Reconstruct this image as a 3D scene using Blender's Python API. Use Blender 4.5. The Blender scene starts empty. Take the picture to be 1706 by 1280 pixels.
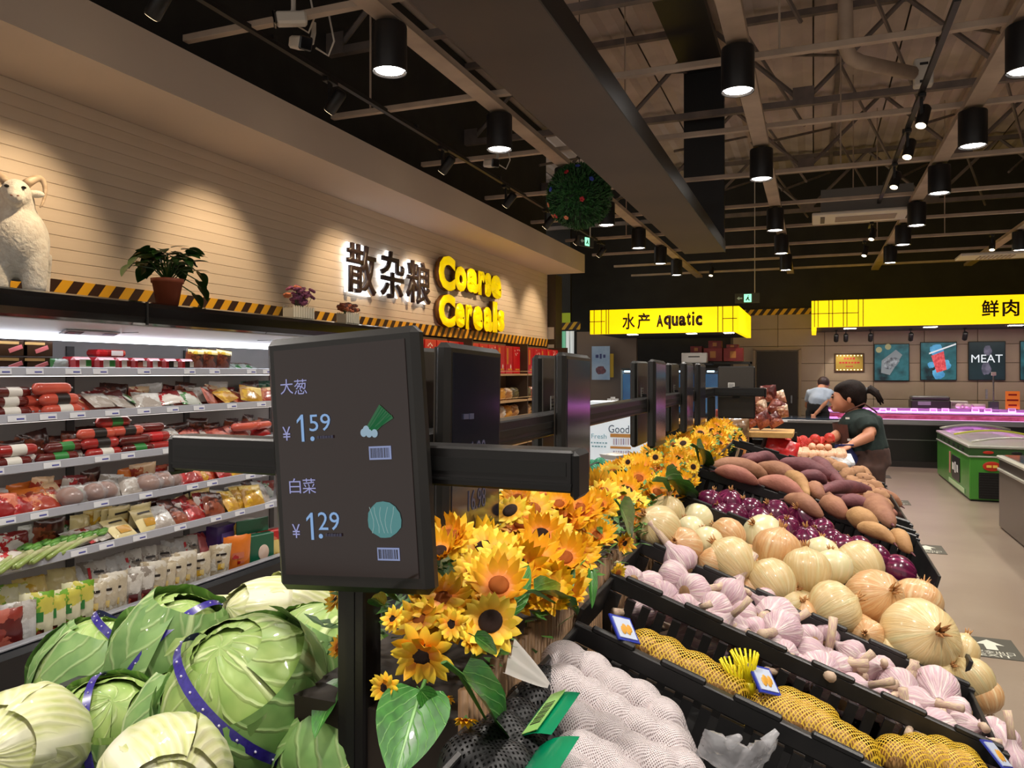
import bpy, bmesh, math, random
from mathutils import Vector, Matrix, Euler, noise
R = random.Random(7)
PI = math.pi
SC = bpy.context.scene
COL = SC.collection
# ---------------------------------------------------------------- camera
EYE = 1.6
FPX, CXP, HYP = 1280.0, 853.0, 620.0
YAW = math.atan(502 / 1280)
SN, CS = math.sin(YAW), math.cos(YAW)
cam_d = bpy.data.cameras.new('camera')
cam_d.sensor_width = 36
cam_d.lens = FPX / 1706 * 36
cam_d.shift_y = -20 / 1706
cam_d.clip_start = 0.02
cam = bpy.data.objects.new('camera', cam_d)
COL.objects.link(cam)
cam.location = (0, 0, EYE)
cam.rotation_euler = (PI / 2, 0, YAW)
SC.camera = cam
# ---------------------------------------------------------------- world, exposure
w = bpy.data.worlds.new('world')
SC.world = w
w.use_nodes = True
w.node_tree.nodes['Background'].inputs[0].default_value = (1.0, 0.93, 0.85, 1)
w.node_tree.nodes['Background'].inputs[1].default_value = 0.5
SC.view_settings.view_transform = 'Standard'
SC.view_settings.look = 'None'
SC.view_settings.gamma = 1
SC.view_settings.exposure = 0.18
LAMP_W = 90.0          # watts of each pendant downlight
TRACK_W = 80.0
try:
    SC.view_settings.use_curve_mapping = False
except Exception:
    pass


def ray(px, py):
    u = (px - CXP) / FPX
    v = (HYP - py) / FPX
    return Vector((-SN + CS * u, CS + SN * u, v))


def at(px, py, x=None, y=None, z=None, t=None):
    d = ray(px, py)
    if x is not None:
        t = x / d.x
    elif y is not None:
        t = y / d.y
    elif z is not None:
        t = (z - EYE) / d.z
    return Vector((0, 0, EYE)) + d * t


def xz_of(px, y):          # world x of a pixel column in the plane Y = y
    d = ray(px, 620)
    return d.x / d.y * y


# ---------------------------------------------------------------- materials
def lin(c):
    out = []
    for k in c[:3]:
        k = k / 255.0
        out.append(k / 12.92 if k <= 0.04045 else ((k + 0.055) / 1.055) ** 2.4)
    return (out[0], out[1], out[2], 1.0)


MATS = {}


def mat(name, c1, c2=None, c3=None, scale=6.0, stretch=(1, 1, 1), coord='Object', detail=4.0, rough=0.5, metal=0.0,
        bump=0.0, bscale=None, coat=0.0, emit=0.0, ecol=None, rnd=0.0, ramp=(0.35, 0.65), trans=0.0, alpha=1.0,
        sss=0.0, spec=0.5, rot=(0, 0, 0), tex='noise', sheen=0.0, bdist=0.01):
    if name in MATS:
        return MATS[name]
    m = bpy.data.materials.new(name)
    m.use_nodes = True
    nt = m.node_tree
    N, L = nt.nodes, nt.links
    b = N['Principled BSDF']
    b.inputs['Roughness'].default_value = rough
    b.inputs['Metallic'].default_value = metal
    b.inputs['Specular IOR Level'].default_value = spec
    b.inputs['Coat Weight'].default_value = coat
    b.inputs['Coat Roughness'].default_value = 0.12
    b.inputs['Transmission Weight'].default_value = trans
    b.inputs['Alpha'].default_value = alpha
    b.inputs['Sheen Weight'].default_value = sheen
    if sss:
        b.inputs['Subsurface Weight'].default_value = sss
        b.inputs['Subsurface Radius'].default_value = (0.02, 0.012, 0.006)
    col = None
    tc = mp = None
    if c2 is not None or bump:
        tc = N.new('ShaderNodeTexCoord')
        mp = N.new('ShaderNodeMapping')
        mp.inputs['Scale'].default_value = stretch
        mp.inputs['Rotation'].default_value = rot
        L.new(tc.outputs[coord], mp.inputs['Vector'])
    if c2 is not None:
        if tex == 'voronoi':
            t = N.new('ShaderNodeTexVoronoi')
            t.inputs['Scale'].default_value = scale
            sep = N.new('ShaderNodeSeparateColor')
            dn = N.new('ShaderNodeTexNoise')
            dn.inputs['Scale'].default_value = scale * 2.2
            dn.inputs['Detail'].default_value = 4
            va = N.new('ShaderNodeVectorMath')
            va.operation = 'MULTIPLY_ADD'
            va.inputs[1].default_value = (1.3 / scale,) * 3
            L.new(mp.outputs[0], dn.inputs['Vector'])
            L.new(dn.outputs['Color'], va.inputs[0])
            L.new(mp.outputs[0], va.inputs[2])
            L.new(va.outputs[0], t.inputs['Vector'])
            L.new(t.outputs['Color'], sep.inputs[0])
            fac = sep.outputs[0]
        elif tex == 'wave':
            t = N.new('ShaderNodeTexWave')
            t.inputs['Scale'].default_value = scale
            t.inputs['Distortion'].default_value = 2.0
            L.new(mp.outputs[0], t.inputs['Vector'])
            fac = t.outputs[1]
        else:
            t = N.new('ShaderNodeTexNoise')
            t.inputs['Scale'].default_value = scale
            t.inputs['Detail'].default_value = detail
            L.new(mp.outputs[0], t.inputs['Vector'])
            fac = t.outputs[0]
        rp = N.new('ShaderNodeValToRGB')
        cols = [c for c in (c1, c2, c3) if c is not None]
        e = rp.color_ramp.elements
        e[0].position, e[1].position = ramp[0], ramp[1]
        e[0].color = lin(cols[0])
        e[1].color = lin(cols[-1])
        if len(cols) == 3:
            k = e.new((ramp[0] + ramp[1]) / 2)
            k.color = lin(cols[1])
        if tex == 'voronoi':
            rp.color_ramp.interpolation = 'CONSTANT'
            e[0].position = 0.0
        L.new(fac, rp.inputs[0])
        col = rp.outputs[0]
    if rnd:
        oi = N.new('ShaderNodeObjectInfo')
        mr = N.new('ShaderNodeMapRange')
        mr.inputs[3].default_value = 1 - rnd
        mr.inputs[4].default_value = 1 + rnd
        L.new(oi.outputs['Random'], mr.inputs[0])
        hs = N.new('ShaderNodeHueSaturation')
        if col is None:
            hs.inputs['Color'].default_value = lin(c1)
        else:
            L.new(col, hs.inputs['Color'])
        L.new(mr.outputs[0], hs.inputs['Value'])
        col = hs.outputs[0]
    if col is None:
        b.inputs['Base Color'].default_value = lin(c1)
    else:
        L.new(col, b.inputs['Base Color'])
    if emit:
        b.inputs['Emission Strength'].default_value = emit
        if ecol is not None or col is None:
            b.inputs['Emission Color'].default_value = lin(ecol or c1)
        else:
            L.new(col, b.inputs['Emission Color'])
    if bump:
        bt = N.new('ShaderNodeTexNoise')
        bt.inputs['Scale'].default_value = bscale or scale * 2
        bt.inputs['Detail'].default_value = 3
        L.new(mp.outputs[0], bt.inputs['Vector'])
        bn = N.new('ShaderNodeBump')
        bn.inputs['Strength'].default_value = bump
        bn.inputs['Distance'].default_value = bdist
        L.new(bt.outputs[0], bn.inputs['Height'])
        L.new(bn.outputs[0], b.inputs['Normal'])
    MATS[name] = m
    return m


def glow(name, c, s):
    return mat(name, (10, 10, 10), emit=s, ecol=c)


def stripes(name, ca, cb, period, coord='Object', axes=(1, 1), rough=0.5, split=0.5):
    """flat printed diagonal stripes; axes = weights of (Y, Z) in object space"""
    m = bpy.data.materials.new(name)
    m.use_nodes = True
    N, L = m.node_tree.nodes, m.node_tree.links
    b = N['Principled BSDF']
    b.inputs['Roughness'].default_value = rough
    tc = N.new('ShaderNodeTexCoord')
    dp = N.new('ShaderNodeVectorMath')
    dp.operation = 'DOT_PRODUCT'
    dp.inputs[1].default_value = axes if len(axes) == 3 else (0, axes[0], axes[1])
    L.new(tc.outputs[coord], dp.inputs[0])
    mo = N.new('ShaderNodeMath')
    mo.operation = 'FLOORED_MODULO'
    mo.inputs[1].default_value = period
    L.new(dp.outputs['Value'], mo.inputs[0])
    gt = N.new('ShaderNodeMath')
    gt.operation = 'GREATER_THAN'
    gt.inputs[1].default_value = period * split
    L.new(mo.outputs[0], gt.inputs[0])
    mx = N.new('ShaderNodeMix')
    mx.data_type = 'RGBA'
    mx.inputs[6].default_value = lin(ca)
    mx.inputs[7].default_value = lin(cb)
    L.new(gt.outputs[0], mx.inputs[0])
    L.new(mx.outputs[2], b.inputs['Base Color'])
    MATS[name] = m
    return m


# ---------------------------------------------------------------- mesh building
class MB:
    def __init__(s):
        s.v = []
        s.f = []
        s.m = []
        s.uv = []           # per face list of uv tuples or None
        s.mi = 0

    def face(s, idx, uv=None):
        s.f.append(tuple(idx))
        s.m.append(s.mi)
        s.uv.append(uv)

    def add(s, vs):
        n = len(s.v)
        s.v.extend([tuple(p) for p in vs])
        return n

    def box(s, c, d, b=0.0, rot=None):
        hx, hy, hz = d[0] / 2, d[1] / 2, d[2] / 2
        b = min(b, hx * .99, hy * .99, hz * .99)
        vs, idx = [], {}
        C = Vector(c)
        for sx in (-1, 1):
            for sy in (-1, 1):
                for sz in (-1, 1):
                    if b > 0:
                        for k in range(3):
                            p = [sx * (hx - b), sy * (hy - b), sz * (hz - b)]
                            p[k] = (sx * hx, sy * hy, sz * hz)[k]
                            idx[sx, sy, sz, k] = len(vs)
                            vs.append(Vector(p))
                    else:
                        for k in range(3):
                            idx[sx, sy, sz, k] = len(vs)
                        vs.append(Vector((sx * hx, sy * hy, sz * hz)))
        if rot is not None:
            vs = [rot @ p for p in vs]
        o = s.add([C + p for p in vs])
        g = lambda a, bb, c_, k: o + idx[a, bb, c_, k]
        for q in (-1, 1):
            qd = [(-1, -1), (1, -1), (1, 1), (-1, 1)]
            if q < 0:
                qd = qd[::-1]
            s.face([g(q, a, c_, 0) for a, c_ in qd])
            s.face([g(a, q, c_, 1) for a, c_ in qd[::-1]])
            s.face([g(a, c_, q, 2) for a, c_ in qd])
        if b > 0:
            for a in (-1, 1):
                for c_ in (-1, 1):
                    e = [g(-1, a, c_, 1), g(1, a, c_, 1), g(1, a, c_, 2), g(-1, a, c_, 2)]
                    s.face(e if a * c_ < 0 else e[::-1])
                    e = [g(a, -1, c_, 0), g(a, 1, c_, 0), g(a, 1, c_, 2), g(a, -1, c_, 2)]
                    s.face(e if a * c_ > 0 else e[::-1])
                    e = [g(a, c_, -1, 0), g(a, c_, 1, 0), g(a, c_, 1, 1), g(a, c_, -1, 1)]
                    s.face(e if a * c_ < 0 else e[::-1])
            for a in (-1, 1):
                for c_ in (-1, 1):
                    for d_ in (-1, 1):
                        t = [g(a, c_, d_, 0), g(a, c_, d_, 1), g(a, c_, d_, 2)]
                        s.face(t if a * c_ * d_ > 0 else t[::-1])
        return s

    def grid(s, fn, nu, nv, cu=False, cv=False, flip=False):
        """fn(u,v) with u,v in 0..1"""
        ku, kv = (nu if cu else nu + 1), (nv if cv else nv + 1)
        o = s.add([fn(i / nu, j / nv) for j in range(kv) for i in range(ku)])
        for j in range(nv):
            for i in range(nu):
                a = o + j * ku + i
                b = o + j * ku + (i + 1) % ku
                c = o + ((j + 1) % kv) * ku + (i + 1) % ku
                d = o + ((j + 1) % kv) * ku + i
                uv = [(i / nu, j / nv), ((i + 1) / nu, j / nv), ((i + 1) / nu, (j + 1) / nv), (i / nu, (j + 1) / nv)]
                if flip:
                    s.face([d, c, b, a], uv[::-1])
                else:
                    s.face([a, b, c, d], uv)
        return s

    def lathe(s, prof, n=16, rf=None, M=None):
        """prof: (r,z) bottom to top; rf(theta, k) radius factor"""
        K = len(prof)

        def fn(u, v):
            k = int(round(v * (K - 1)))
            th = u * 2 * PI
            r, z = prof[k]
            if rf:
                r *= rf(th, k / (K - 1))
            p = Vector((r * math.cos(th), r * math.sin(th), z))
            return M @ p if M is not None else p
        s.grid(fn, n, K - 1, cu=True)
        return s

    def tube(s, pts, rad, n=8, cap=True):
        pts = [Vector(p) for p in pts]
        if not isinstance(rad, (list, tuple)):
            rad = [rad] * len(pts)
        ref = None
        rings = []
        for i, p in enumerate(pts):
            if i == 0:
                d = pts[1] - p
            elif i == len(pts) - 1:
                d = p - pts[i - 1]
            else:
                d = pts[i + 1] - pts[i - 1]
            d.normalize()
            if ref is None:
                ref = Vector((0, 0, 1)) if abs(d.z) < .9 else Vector((1, 0, 0))
                a = d.cross(ref).normalized()
            else:
                a = (a - d * a.dot(d)).normalized()
            b = d.cross(a)
            rr = rad[i]
            rings.append([p + (a * math.cos(2 * PI * k / n) + b * math.sin(2 * PI * k / n)) * rr for k in range(n)])
        o = s.add([q for r_ in rings for q in r_])
        K = len(rings)
        for j in range(K - 1):
            for i in range(n):
                s.face([o + j * n + i, o + j * n + (i + 1) % n, o + (j + 1) * n + (i + 1) % n, o + (j + 1) * n + i],
                       [(i / n, j / (K - 1)), ((i + 1) / n, j / (K - 1)), ((i + 1) / n, (j + 1) / (K - 1)), (i / n, (j + 1) / (K - 1))])
        if cap:
            s.face([o + i for i in range(n)][::-1])
            s.face([o + (K - 1) * n + i for i in range(n)])
        return s

    def ell(s, c, r, n=16, m=10, rot=None, nz=0.0, ns=8.0, seed=0.0):
        C = Vector(c)

        def fn(u, v):
            th, ph = u * 2 * PI, (v - .5) * PI
            p = Vector((math.cos(ph) * math.cos(th), math.cos(ph) * math.sin(th), math.sin(ph)))
            k = 1.0
            if nz:
                k += nz * noise.noise(p * ns * .3 + Vector((seed, seed * 1.7, 0)))
            p = Vector((p.x * r[0], p.y * r[1], p.z * r[2])) * k
            if rot is not None:
                p = rot @ p
            return C + p
        s.grid(fn, n, m, cu=True)
        return s

    def prism(s, poly, y0, y1, M=None):
        """poly in local XZ, extruded along local Y from y0 to y1 (front face looks to -Y when y0<y1, poly CCW seen from -Y)"""
        n = len(poly)
        f = lambda p: (M @ Vector(p)) if M is not None else p
        o = s.add([f((x, y0, z)) for x, z in poly] + [f((x, y1, z)) for x, z in poly])
        s.face([o + i for i in range(n)])
        s.face([o + n + i for i in range(n)][::-1])
        for i in range(n):
            j = (i + 1) % n
            s.face([o + j, o + i, o + n + i, o + n + j])
        return s

    def mesh(s, name, mats, smooth=False):
        me = bpy.data.meshes.new(name)
        me.from_pydata(s.v, [], s.f)
        for mm in (mats if isinstance(mats, (list, tuple)) else [mats]):
            me.materials.append(mm)
        if s.mi or any(s.m):
            me.polygons.foreach_set('material_index', s.m)
        if any(u is not None for u in s.uv):
            uvl = me.uv_layers.new(name='UVMap')
            flat = []
            for fc, u in zip(s.f, s.uv):
                if u is None:
                    flat.extend([0.0, 0.0] * len(fc))
                else:
                    for a in u:
                        flat.extend(a)
            uvl.data.foreach_set('uv', flat)
        if smooth:
            me.polygons.foreach_set('use_smooth', [True] * len(me.polygons))
        me.update()
        return me


def link(name, me, parent=None, loc=(0, 0, 0), rot=(0, 0, 0), scale=None):
    o = bpy.data.objects.new(name, me)
    COL.objects.link(o)
    o.location = loc
    o.rotation_euler = rot
    if scale is not None:
        o.scale = (scale,) * 3 if isinstance(scale, (int, float)) else scale
    if parent is not None:
        o.parent = parent
    return o


def build(mb, name, mats, parent=None, loc=(0, 0, 0), rot=(0, 0, 0), smooth=False, scale=None):
    return link(name, mb.mesh(name, mats, smooth), parent, loc, rot, scale)


def tag(o, label, cat, group=None, kind=None):
    o['label'] = label
    o['category'] = cat
    if group:
        o['group'] = group
    if kind:
        o['kind'] = kind
    return o


def struct(o, label=None):
    o['kind'] = 'structure'
    if label:
        o['label'] = label
    return o


def thing(name, label, cat, loc=(0, 0, 0), rot=(0, 0, 0), group=None, scale=None):
    o = link(name, None, None, loc, rot, scale)
    o.empty_display_size = 0.05
    return tag(o, label, cat, group)


def dup(root, loc, rot=None, scale=None, label=None, group=None, name=None):
    r = root.copy()
    COL.objects.link(r)
    r.location = loc
    if rot is not None:
        r.rotation_euler = rot
    if scale is not None:
        r.scale = (scale,) * 3 if isinstance(scale, (int, float)) else scale
    if label:
        r['label'] = label
    if group:
        r['group'] = group
    for ch in root.children:
        c = ch.copy()
        COL.objects.link(c)
        c.parent = r
        for g in ch.children:
            d = g.copy()
            COL.objects.link(d)
            d.parent = c
    return r


def txt_mesh(s, size=1.0, offset=0.0, extrude=0.0, bevel=0.0, mats=None, align='LEFT', xs=1.0, res=3):
    cu = bpy.data.curves.new('t', 'FONT')
    cu.body = s
    cu.size = size
    cu.offset = offset
    cu.extrude = extrude
    cu.bevel_depth = bevel
    cu.align_x = align
    cu.resolution_u = res
    o = bpy.data.objects.new('t', cu)
    COL.objects.link(o)
    bpy.context.view_layer.update()
    dg = bpy.context.evaluated_depsgraph_get()
    me = bpy.data.meshes.new_from_object(o.evaluated_get(dg))
    bpy.data.objects.remove(o)
    bpy.data.curves.remove(cu)
    if xs != 1.0:
        for v in me.vertices:
            v.co.x *= xs
    me.materials.clear()
    for m_ in (mats if isinstance(mats, (list, tuple)) else [mats]):
        me.materials.append(m_)
    return me


def fit_text(s, w_, h_, mats, extrude=0.002, offset=0.0):
    """text mesh scaled to a box w_ x h_, centred on the origin, in local XY"""
    me = txt_mesh(s, 1.0, offset, 0.0, 0, mats)
    xs = [v.co.x for v in me.vertices] or [0, 1]
    ys = [v.co.y for v in me.vertices] or [0, 1]
    ax, ay = (min(xs) + max(xs)) / 2, (min(ys) + max(ys)) / 2
    kx, ky = w_ / max(1e-6, max(xs) - min(xs)), h_ / max(1e-6, max(ys) - min(ys))
    bm = bmesh.new()
    bm.from_mesh(me)
    for v in bm.verts:
        v.co.x = (v.co.x - ax) * kx
        v.co.y = (v.co.y - ay) * ky
        v.co.z = 0
    if extrude:
        r = bmesh.ops.extrude_face_region(bm, geom=bm.faces[:])
        for v in [g for g in r['geom'] if isinstance(g, bmesh.types.BMVert)]:
            v.co.z += extrude
        bmesh.ops.recalc_face_normals(bm, faces=bm.faces[:])
    bm.to_mesh(me)
    bm.free()
    return me


RX90 = (PI / 2, 0, 0)                    # text facing -Y
RXL = (PI / 2, 0, PI / 2)                # text facing +X


def remeshed(mb, name, mats, voxel=0.02, smooth=4, parent=None, loc=(0, 0, 0), rot=(0, 0, 0), scale=None):
    """fuse overlapping shapes into one continuous skin"""
    me = mb.mesh(name, mats)
    o = bpy.data.objects.new('tmp', me)
    COL.objects.link(o)
    md = o.modifiers.new('r', 'REMESH')
    md.mode = 'VOXEL'
    md.voxel_size = voxel
    md.use_smooth_shade = True
    sm = o.modifiers.new('s', 'SMOOTH')
    sm.factor = .5
    sm.iterations = smooth
    bpy.context.view_layer.update()
    me2 = bpy.data.meshes.new_from_object(o.evaluated_get(bpy.context.evaluated_depsgraph_get()))
    bpy.data.objects.remove(o)
    me2.materials.clear()
    for m_ in (mats if isinstance(mats, (list, tuple)) else [mats]):
        me2.materials.append(m_)
    me2.polygons.foreach_set('use_smooth', [True] * len(me2.polygons))
    return link(name, me2, parent, loc, rot, scale)


def bx(name, c, d, m, parent=None, b=0.0, loc=(0, 0, 0), rot=(0, 0, 0)):
    return build(MB().box(c, d, b), name, m, parent, loc, rot)


def print_marks(w_, h_, m, n=5, rows=1):
    """illegible printing: short dashes of differing length, in local XY, centred"""
    mb = MB()
    rq = random.Random(n * 7 + rows)
    for r_ in range(rows):
        x = -w_ / 2
        cw = w_ / n
        zc = h_ / 2 - (r_ + .5) * h_ / rows
        for i in range(n):
            ww = cw * rq.uniform(.55, .85)
            mb.box((x + cw / 2, zc, .0006), (ww, h_ / rows * rq.uniform(.5, .8), .001))
            x += cw
    return mb.mesh('print', m)
# ================================================================ the shell of the shop
M_floor = mat('floor_epoxy', (132, 116, 102), (142, 127, 112), scale=1.2, rough=.32, spec=.5, bump=.02, bscale=30)
M_roof = mat('roof_sheet', (206, 192, 184), (182, 168, 160), scale=1.5, rough=.7)
M_steel_paint = mat('painted_purlin', (186, 168, 150), (166, 148, 132), scale=4, rough=.6)
M_truss = mat('truss_steel', (128, 116, 110), (104, 96, 92), scale=5, rough=.6)
M_black = mat('black_paint', (22, 21, 22), rough=.45)
M_blackgloss = mat('black_gloss', (14, 13, 14), rough=.12, coat=.6)
M_blackwall = mat('black_wall', (46, 45, 42), (38, 37, 35), scale=3, rough=.8)
M_plank = mat('wall_plank', (222, 205, 186), (214, 196, 176), scale=3, stretch=(1, .3, 4), rough=.55, rnd=.02)
M_soffit = mat('soffit_paint', (214, 198, 184), rough=.7)
M_white = mat('white_paint', (226, 226, 228), rough=.4)
M_offwhite = mat('off_white_plastic', (214, 208, 198), rough=.45)
M_steel = mat('stainless_steel', (170, 170, 172), (150, 150, 152), scale=2, stretch=(1, 40, 40), rough=.28, metal=.9)
M_tile = mat('wall_tile', (168, 150, 128), (158, 140, 118), scale=2, rough=.4, rnd=.04)
M_lamp_glow = glow('lamp_glow', (255, 250, 242), 30)
M_yellow = mat('sign_yellow', (255, 214, 10), rough=.35, emit=1.05, ecol=(255, 212, 0))
M_yellow_side = mat('sign_yellow_side', (235, 190, 10), rough=.4)
M_brownletter = mat('dark_brown_letter', (52, 22, 8), rough=.4)
M_tape = stripes('hazard_tape', (236, 176, 40), (58, 34, 22), 0.15, axes=(1, -.75))
M_tape_x = stripes('hazard_tape_across', (226, 176, 30), (50, 34, 22), 0.16, axes=(1, 0, -.75))

WX, SOX, SOZ = -4.15, -3.5, 3.23
WEND = 12.2

struct(bx('floor', (1.0, 6.5, -.05), (14, 21, .1), M_floor))
# ceiling: separate roof sheets between joints
ceil = struct(bx('ceiling', (1.0, 6.5, 5.75), (14, 21, .1), M_truss))
for i in range(14):
    mb = MB()
    prof = []
    for k in range(9):
        prof.append((-.49 + .98 * k / 8, .03 if k % 2 else 0.0))
    o = mb.add([(x, -4, z) for x, z in prof] + [(x, 17, z) for x, z in prof])
    for k in range(8):
        mb.face([o + k, o + k + 1, o + 10 + k, o + 9 + k])
    build(mb, 'roof_sheet', M_roof, ceil, (-5.5 + i, 0, 5.62))
# left wall: planks one above the other
wl = struct(bx('wall_left', (WX - .12, 6.0, 2.8), (.2, 12.4, 5.6), M_blackwall))
npl = 16
for i in range(npl):
    z0 = 2.03 + (SOZ - 2.03) * i / npl
    hz = (SOZ - 2.03) / npl
    bx('plank', (0, 0, 0), (.024, 12.3, hz - .0012), M_plank, wl, .003, (WX - .008, 6.05, z0 + hz / 2))
so = struct(bx('trim_1', ((WX + SOX) / 2, 6.05, SOZ + .15), (SOX - WX, 12.3, .30), M_soffit), 'beige boxed soffit along the top of the plank wall')
struct(bx('trim_2', (WX + .012, 6.05, 2.085), (.012, 12.3, .12), M_tape), 'yellow and black hazard tape along the foot of the plank wall')
# pillar at the end of the plank wall
pl = struct(bx('trim_3', (WX + .04, WEND + .2, 1.615), (.2, .34, 3.23), mat('pillar_olive', (74, 62, 42), rough=.6)), 'olive pillar at the far end of the plank wall')
bx('paper_sheet', (0, 0, 0), (.12, .006, .2), M_offwhite, pl, 0, (WX + .05, WEND + .026, 2.25))
bx('paper_sheet', (0, 0, 0), (.12, .006, .16), M_offwhite, pl, 0, (WX + .05, WEND + .026, 1.98))
# back wall
BY = 16.5
struct(bx('wall_back', (1.0, BY + .15, 2.8), (16, .2, 5.8), M_blackwall))
wb2 = struct(bx('wall_back_cladding', (2.4, BY + .03, 1.4), (8.0, .04, 2.8), mat('grout', (96, 84, 70), rough=.8)))
for i in range(9):
    for j in range(8):
        x0 = -1.55 + i * .88
        bx('tile', (0, 0, 0), (.872, .02, .343), M_tile, wb2, .004, (x0 + .44, BY, .02 + j * .35 + .175))
struct(bx('trim_4', (-.55, BY - .02, 2.82), (1.9, .02, .12), M_tape_x), 'hazard tape above the tiled back wall and dark door')
struct(bx('wall_right', (7.9, 6.5, 2.8), (.2, 21, 5.8), mat('wall_right_paint', (150, 140, 128), rough=.7)))
# dark door in the tiled wall
dx0, dx1 = xz_of(1257, BY), xz_of(1333, BY)
dr = struct(bx('door_1', ((dx0 + dx1) / 2, BY - .035, 1.02), (dx1 - dx0 - .1, .03, 2.0), mat('door_dark', (46, 40, 36), rough=.5)))
for xx in (dx0, dx1):
    bx('door_jamb', (xx, BY - .04, 1.03), (.05, .06, 2.06), mat('door_jamb', (150, 130, 104), rough=.5), dr)
bx('door_head', ((dx0 + dx1) / 2, BY - .04, 2.07), (dx1 - dx0 + .05, .06, .05), MATS['door_jamb'], dr)
bx('door_handle', (dx1 - .16, BY - .07, 1.05), (.03, .03, .16), M_steel, dr, .005)
# doorway with strip curtain at the far left
cy = 15.2
wd = struct(bx('wall_back_left', (xz_of(950, cy) - 2.2, cy + .06, 4.0), (4.4, .1, 2.8), M_blackwall))
struct(bx('trim_5', (xz_of(938, cy), cy, 2.55), (.75, .03, .16), M_tape_x), 'hazard tape over the strip-curtain doorway')
cur = thing('strip_curtain', 'white and green plastic strip curtain in the far doorway', 'curtain', (xz_of(938, cy), cy, 0))
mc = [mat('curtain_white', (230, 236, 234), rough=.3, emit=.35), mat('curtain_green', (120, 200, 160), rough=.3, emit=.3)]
for i in range(6):
    mb = MB()
    mb.grid(lambda u, v: Vector(((u - .5) * .085, .012 * math.sin(u * 5 + v * 4 + i), .9 + v * 1.55)), 4, 10)
    build(mb, 'strip', mc[1] if i in (1, 3) else mc[0], cur, (-.25 + i * .088, .01 * (i % 2), 0), smooth=True)
bx('rail', (0, 0, 2.46), (.6, .03, .03), M_black, cur)
sg = thing('notice_sheet', 'small lime green notice above the strip curtain', 'notice', (xz_of(943, cy), cy - .02, 2.72))
bx('sheet', (0, 0, 0), (.2, .005, .2), mat('lime_paper', (170, 190, 40), rough=.6, emit=.1), sg)

# ---------------------------------------------------------------- ceiling grid
gridz = 3.62
n = 0
for k, yy in enumerate([2.1, 3.62, 5.15, 6.65, 8.2, 9.75, 11.3, 12.85, 14.4, 15.9]):
    t = struct(bx('ceiling_batten', (0, 0, 0), (11.5, .05, .04), M_steel_paint, None, .003, (2.2, yy, gridz)))
    bx('batten_flange', (0, .03, .018), (11.5, .05, .006), M_steel_paint, t)
for k, xx in enumerate([-2.2, -.42, 1.1, 2.65]):
    t = struct(bx('ceiling_channel', (0, 0, 0), (.13, 14.5, .012), M_steel_paint, None, .003, (xx, 9.0, gridz - .06)))
    for s in (-1, 1):
        bx('channel_lip', (s * .062, 0, .02), (.006, 14.5, .04), M_steel_paint, t)
for i, (xx, yy) in enumerate([(-3.2, 5.15), (-1.9, 8.2), (-.2, 5.15), (.25, 8.2), (.5, 11.3), (2.0, 6.65), (2.3, 9.75), (.9, 12.85), (-2.6, 11.3), (3.3, 8.2), (1.8, 12.85)]):
    struct(build(MB().tube([(xx, yy, gridz), (xx, yy, 5.6)], .008, 6), 'hanger_rod', M_steel_paint))
# roof trusses across the shop
for k, yy in enumerate([3.0, 6.0, 9.0, 12.0, 15.0]):
    t = struct(bx('roof_truss', (0, 0, 0), (13, .07, .07), M_truss, None, 0, (1.3, yy, 4.55)))
    bx('top_chord', (0, 0, .98), (13, .07, .07), M_truss, t)
    for i in range(13):
        x0, x1 = -6.4 + i, -5.4 + i
        a, b_ = ((x0, 0, 0), (x1, 0, .98)) if i % 2 else ((x0, 0, .98), (x1, 0, 0))
        build(MB().tube([a, b_], .028, 5), 'web_strut', M_truss, t)
    for i in range(7):
        bx('gusset_plate', (-6 + 2 * i + .6, -.045, .06), (.22, .008, .2), M_truss, t)
for k, xx in enumerate([-3.0, -1.0, .3, 2.0, 3.6, 5.2]):
    t = struct(bx('roof_purlin', (0, 0, 0), (.06, 18, .1), M_steel_paint if k % 2 else M_truss, None, 0, (xx, 7, 5.53)))
    for i in range(5):
        y0 = -5.5 + 3 * i
        build(MB().tube([(0, y0, -.02), (.9, y0 + 2.6, -.9)], .02, 5), 'sway_brace', M_truss, t)
        build(MB().tube([(0, y0 + 2.8, -.02), (-.8, y0 + .3, -.85)], .02, 5), 'sway_brace', M_truss, t)
# pipe with elbow and box
px_ = xz_of(1408, 6.2)
duct = thing('ceiling_duct', 'beige conduit with an elbow running to a small white box', 'duct', (0, 0, 0))
p0 = at(1408, 0, y=6.3)
p1 = at(1410, 80, y=6.3)
p2 = at(1432, 103, y=6.4)
p3 = at(1520, 122, y=6.9)
build(MB().tube([p0 + Vector((0, 0, 1.2)), p0, p1, (p1 + p2) / 2 + Vector((-.02, 0, -.01)), p2, p3], .055, 10), 'pipe', M_steel_paint, duct, smooth=True)
q = at(1538, 122, y=6.95)
bx('junction_box', q, (.14, .1, .22), M_offwhite, duct, .01)
bx('slot', q + Vector((0, -.052, .06)), (.06, .006, .02), M_black, duct)
bx('slot', q + Vector((0, -.052, -.08)), (.06, .006, .02), M_black, duct)

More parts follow.
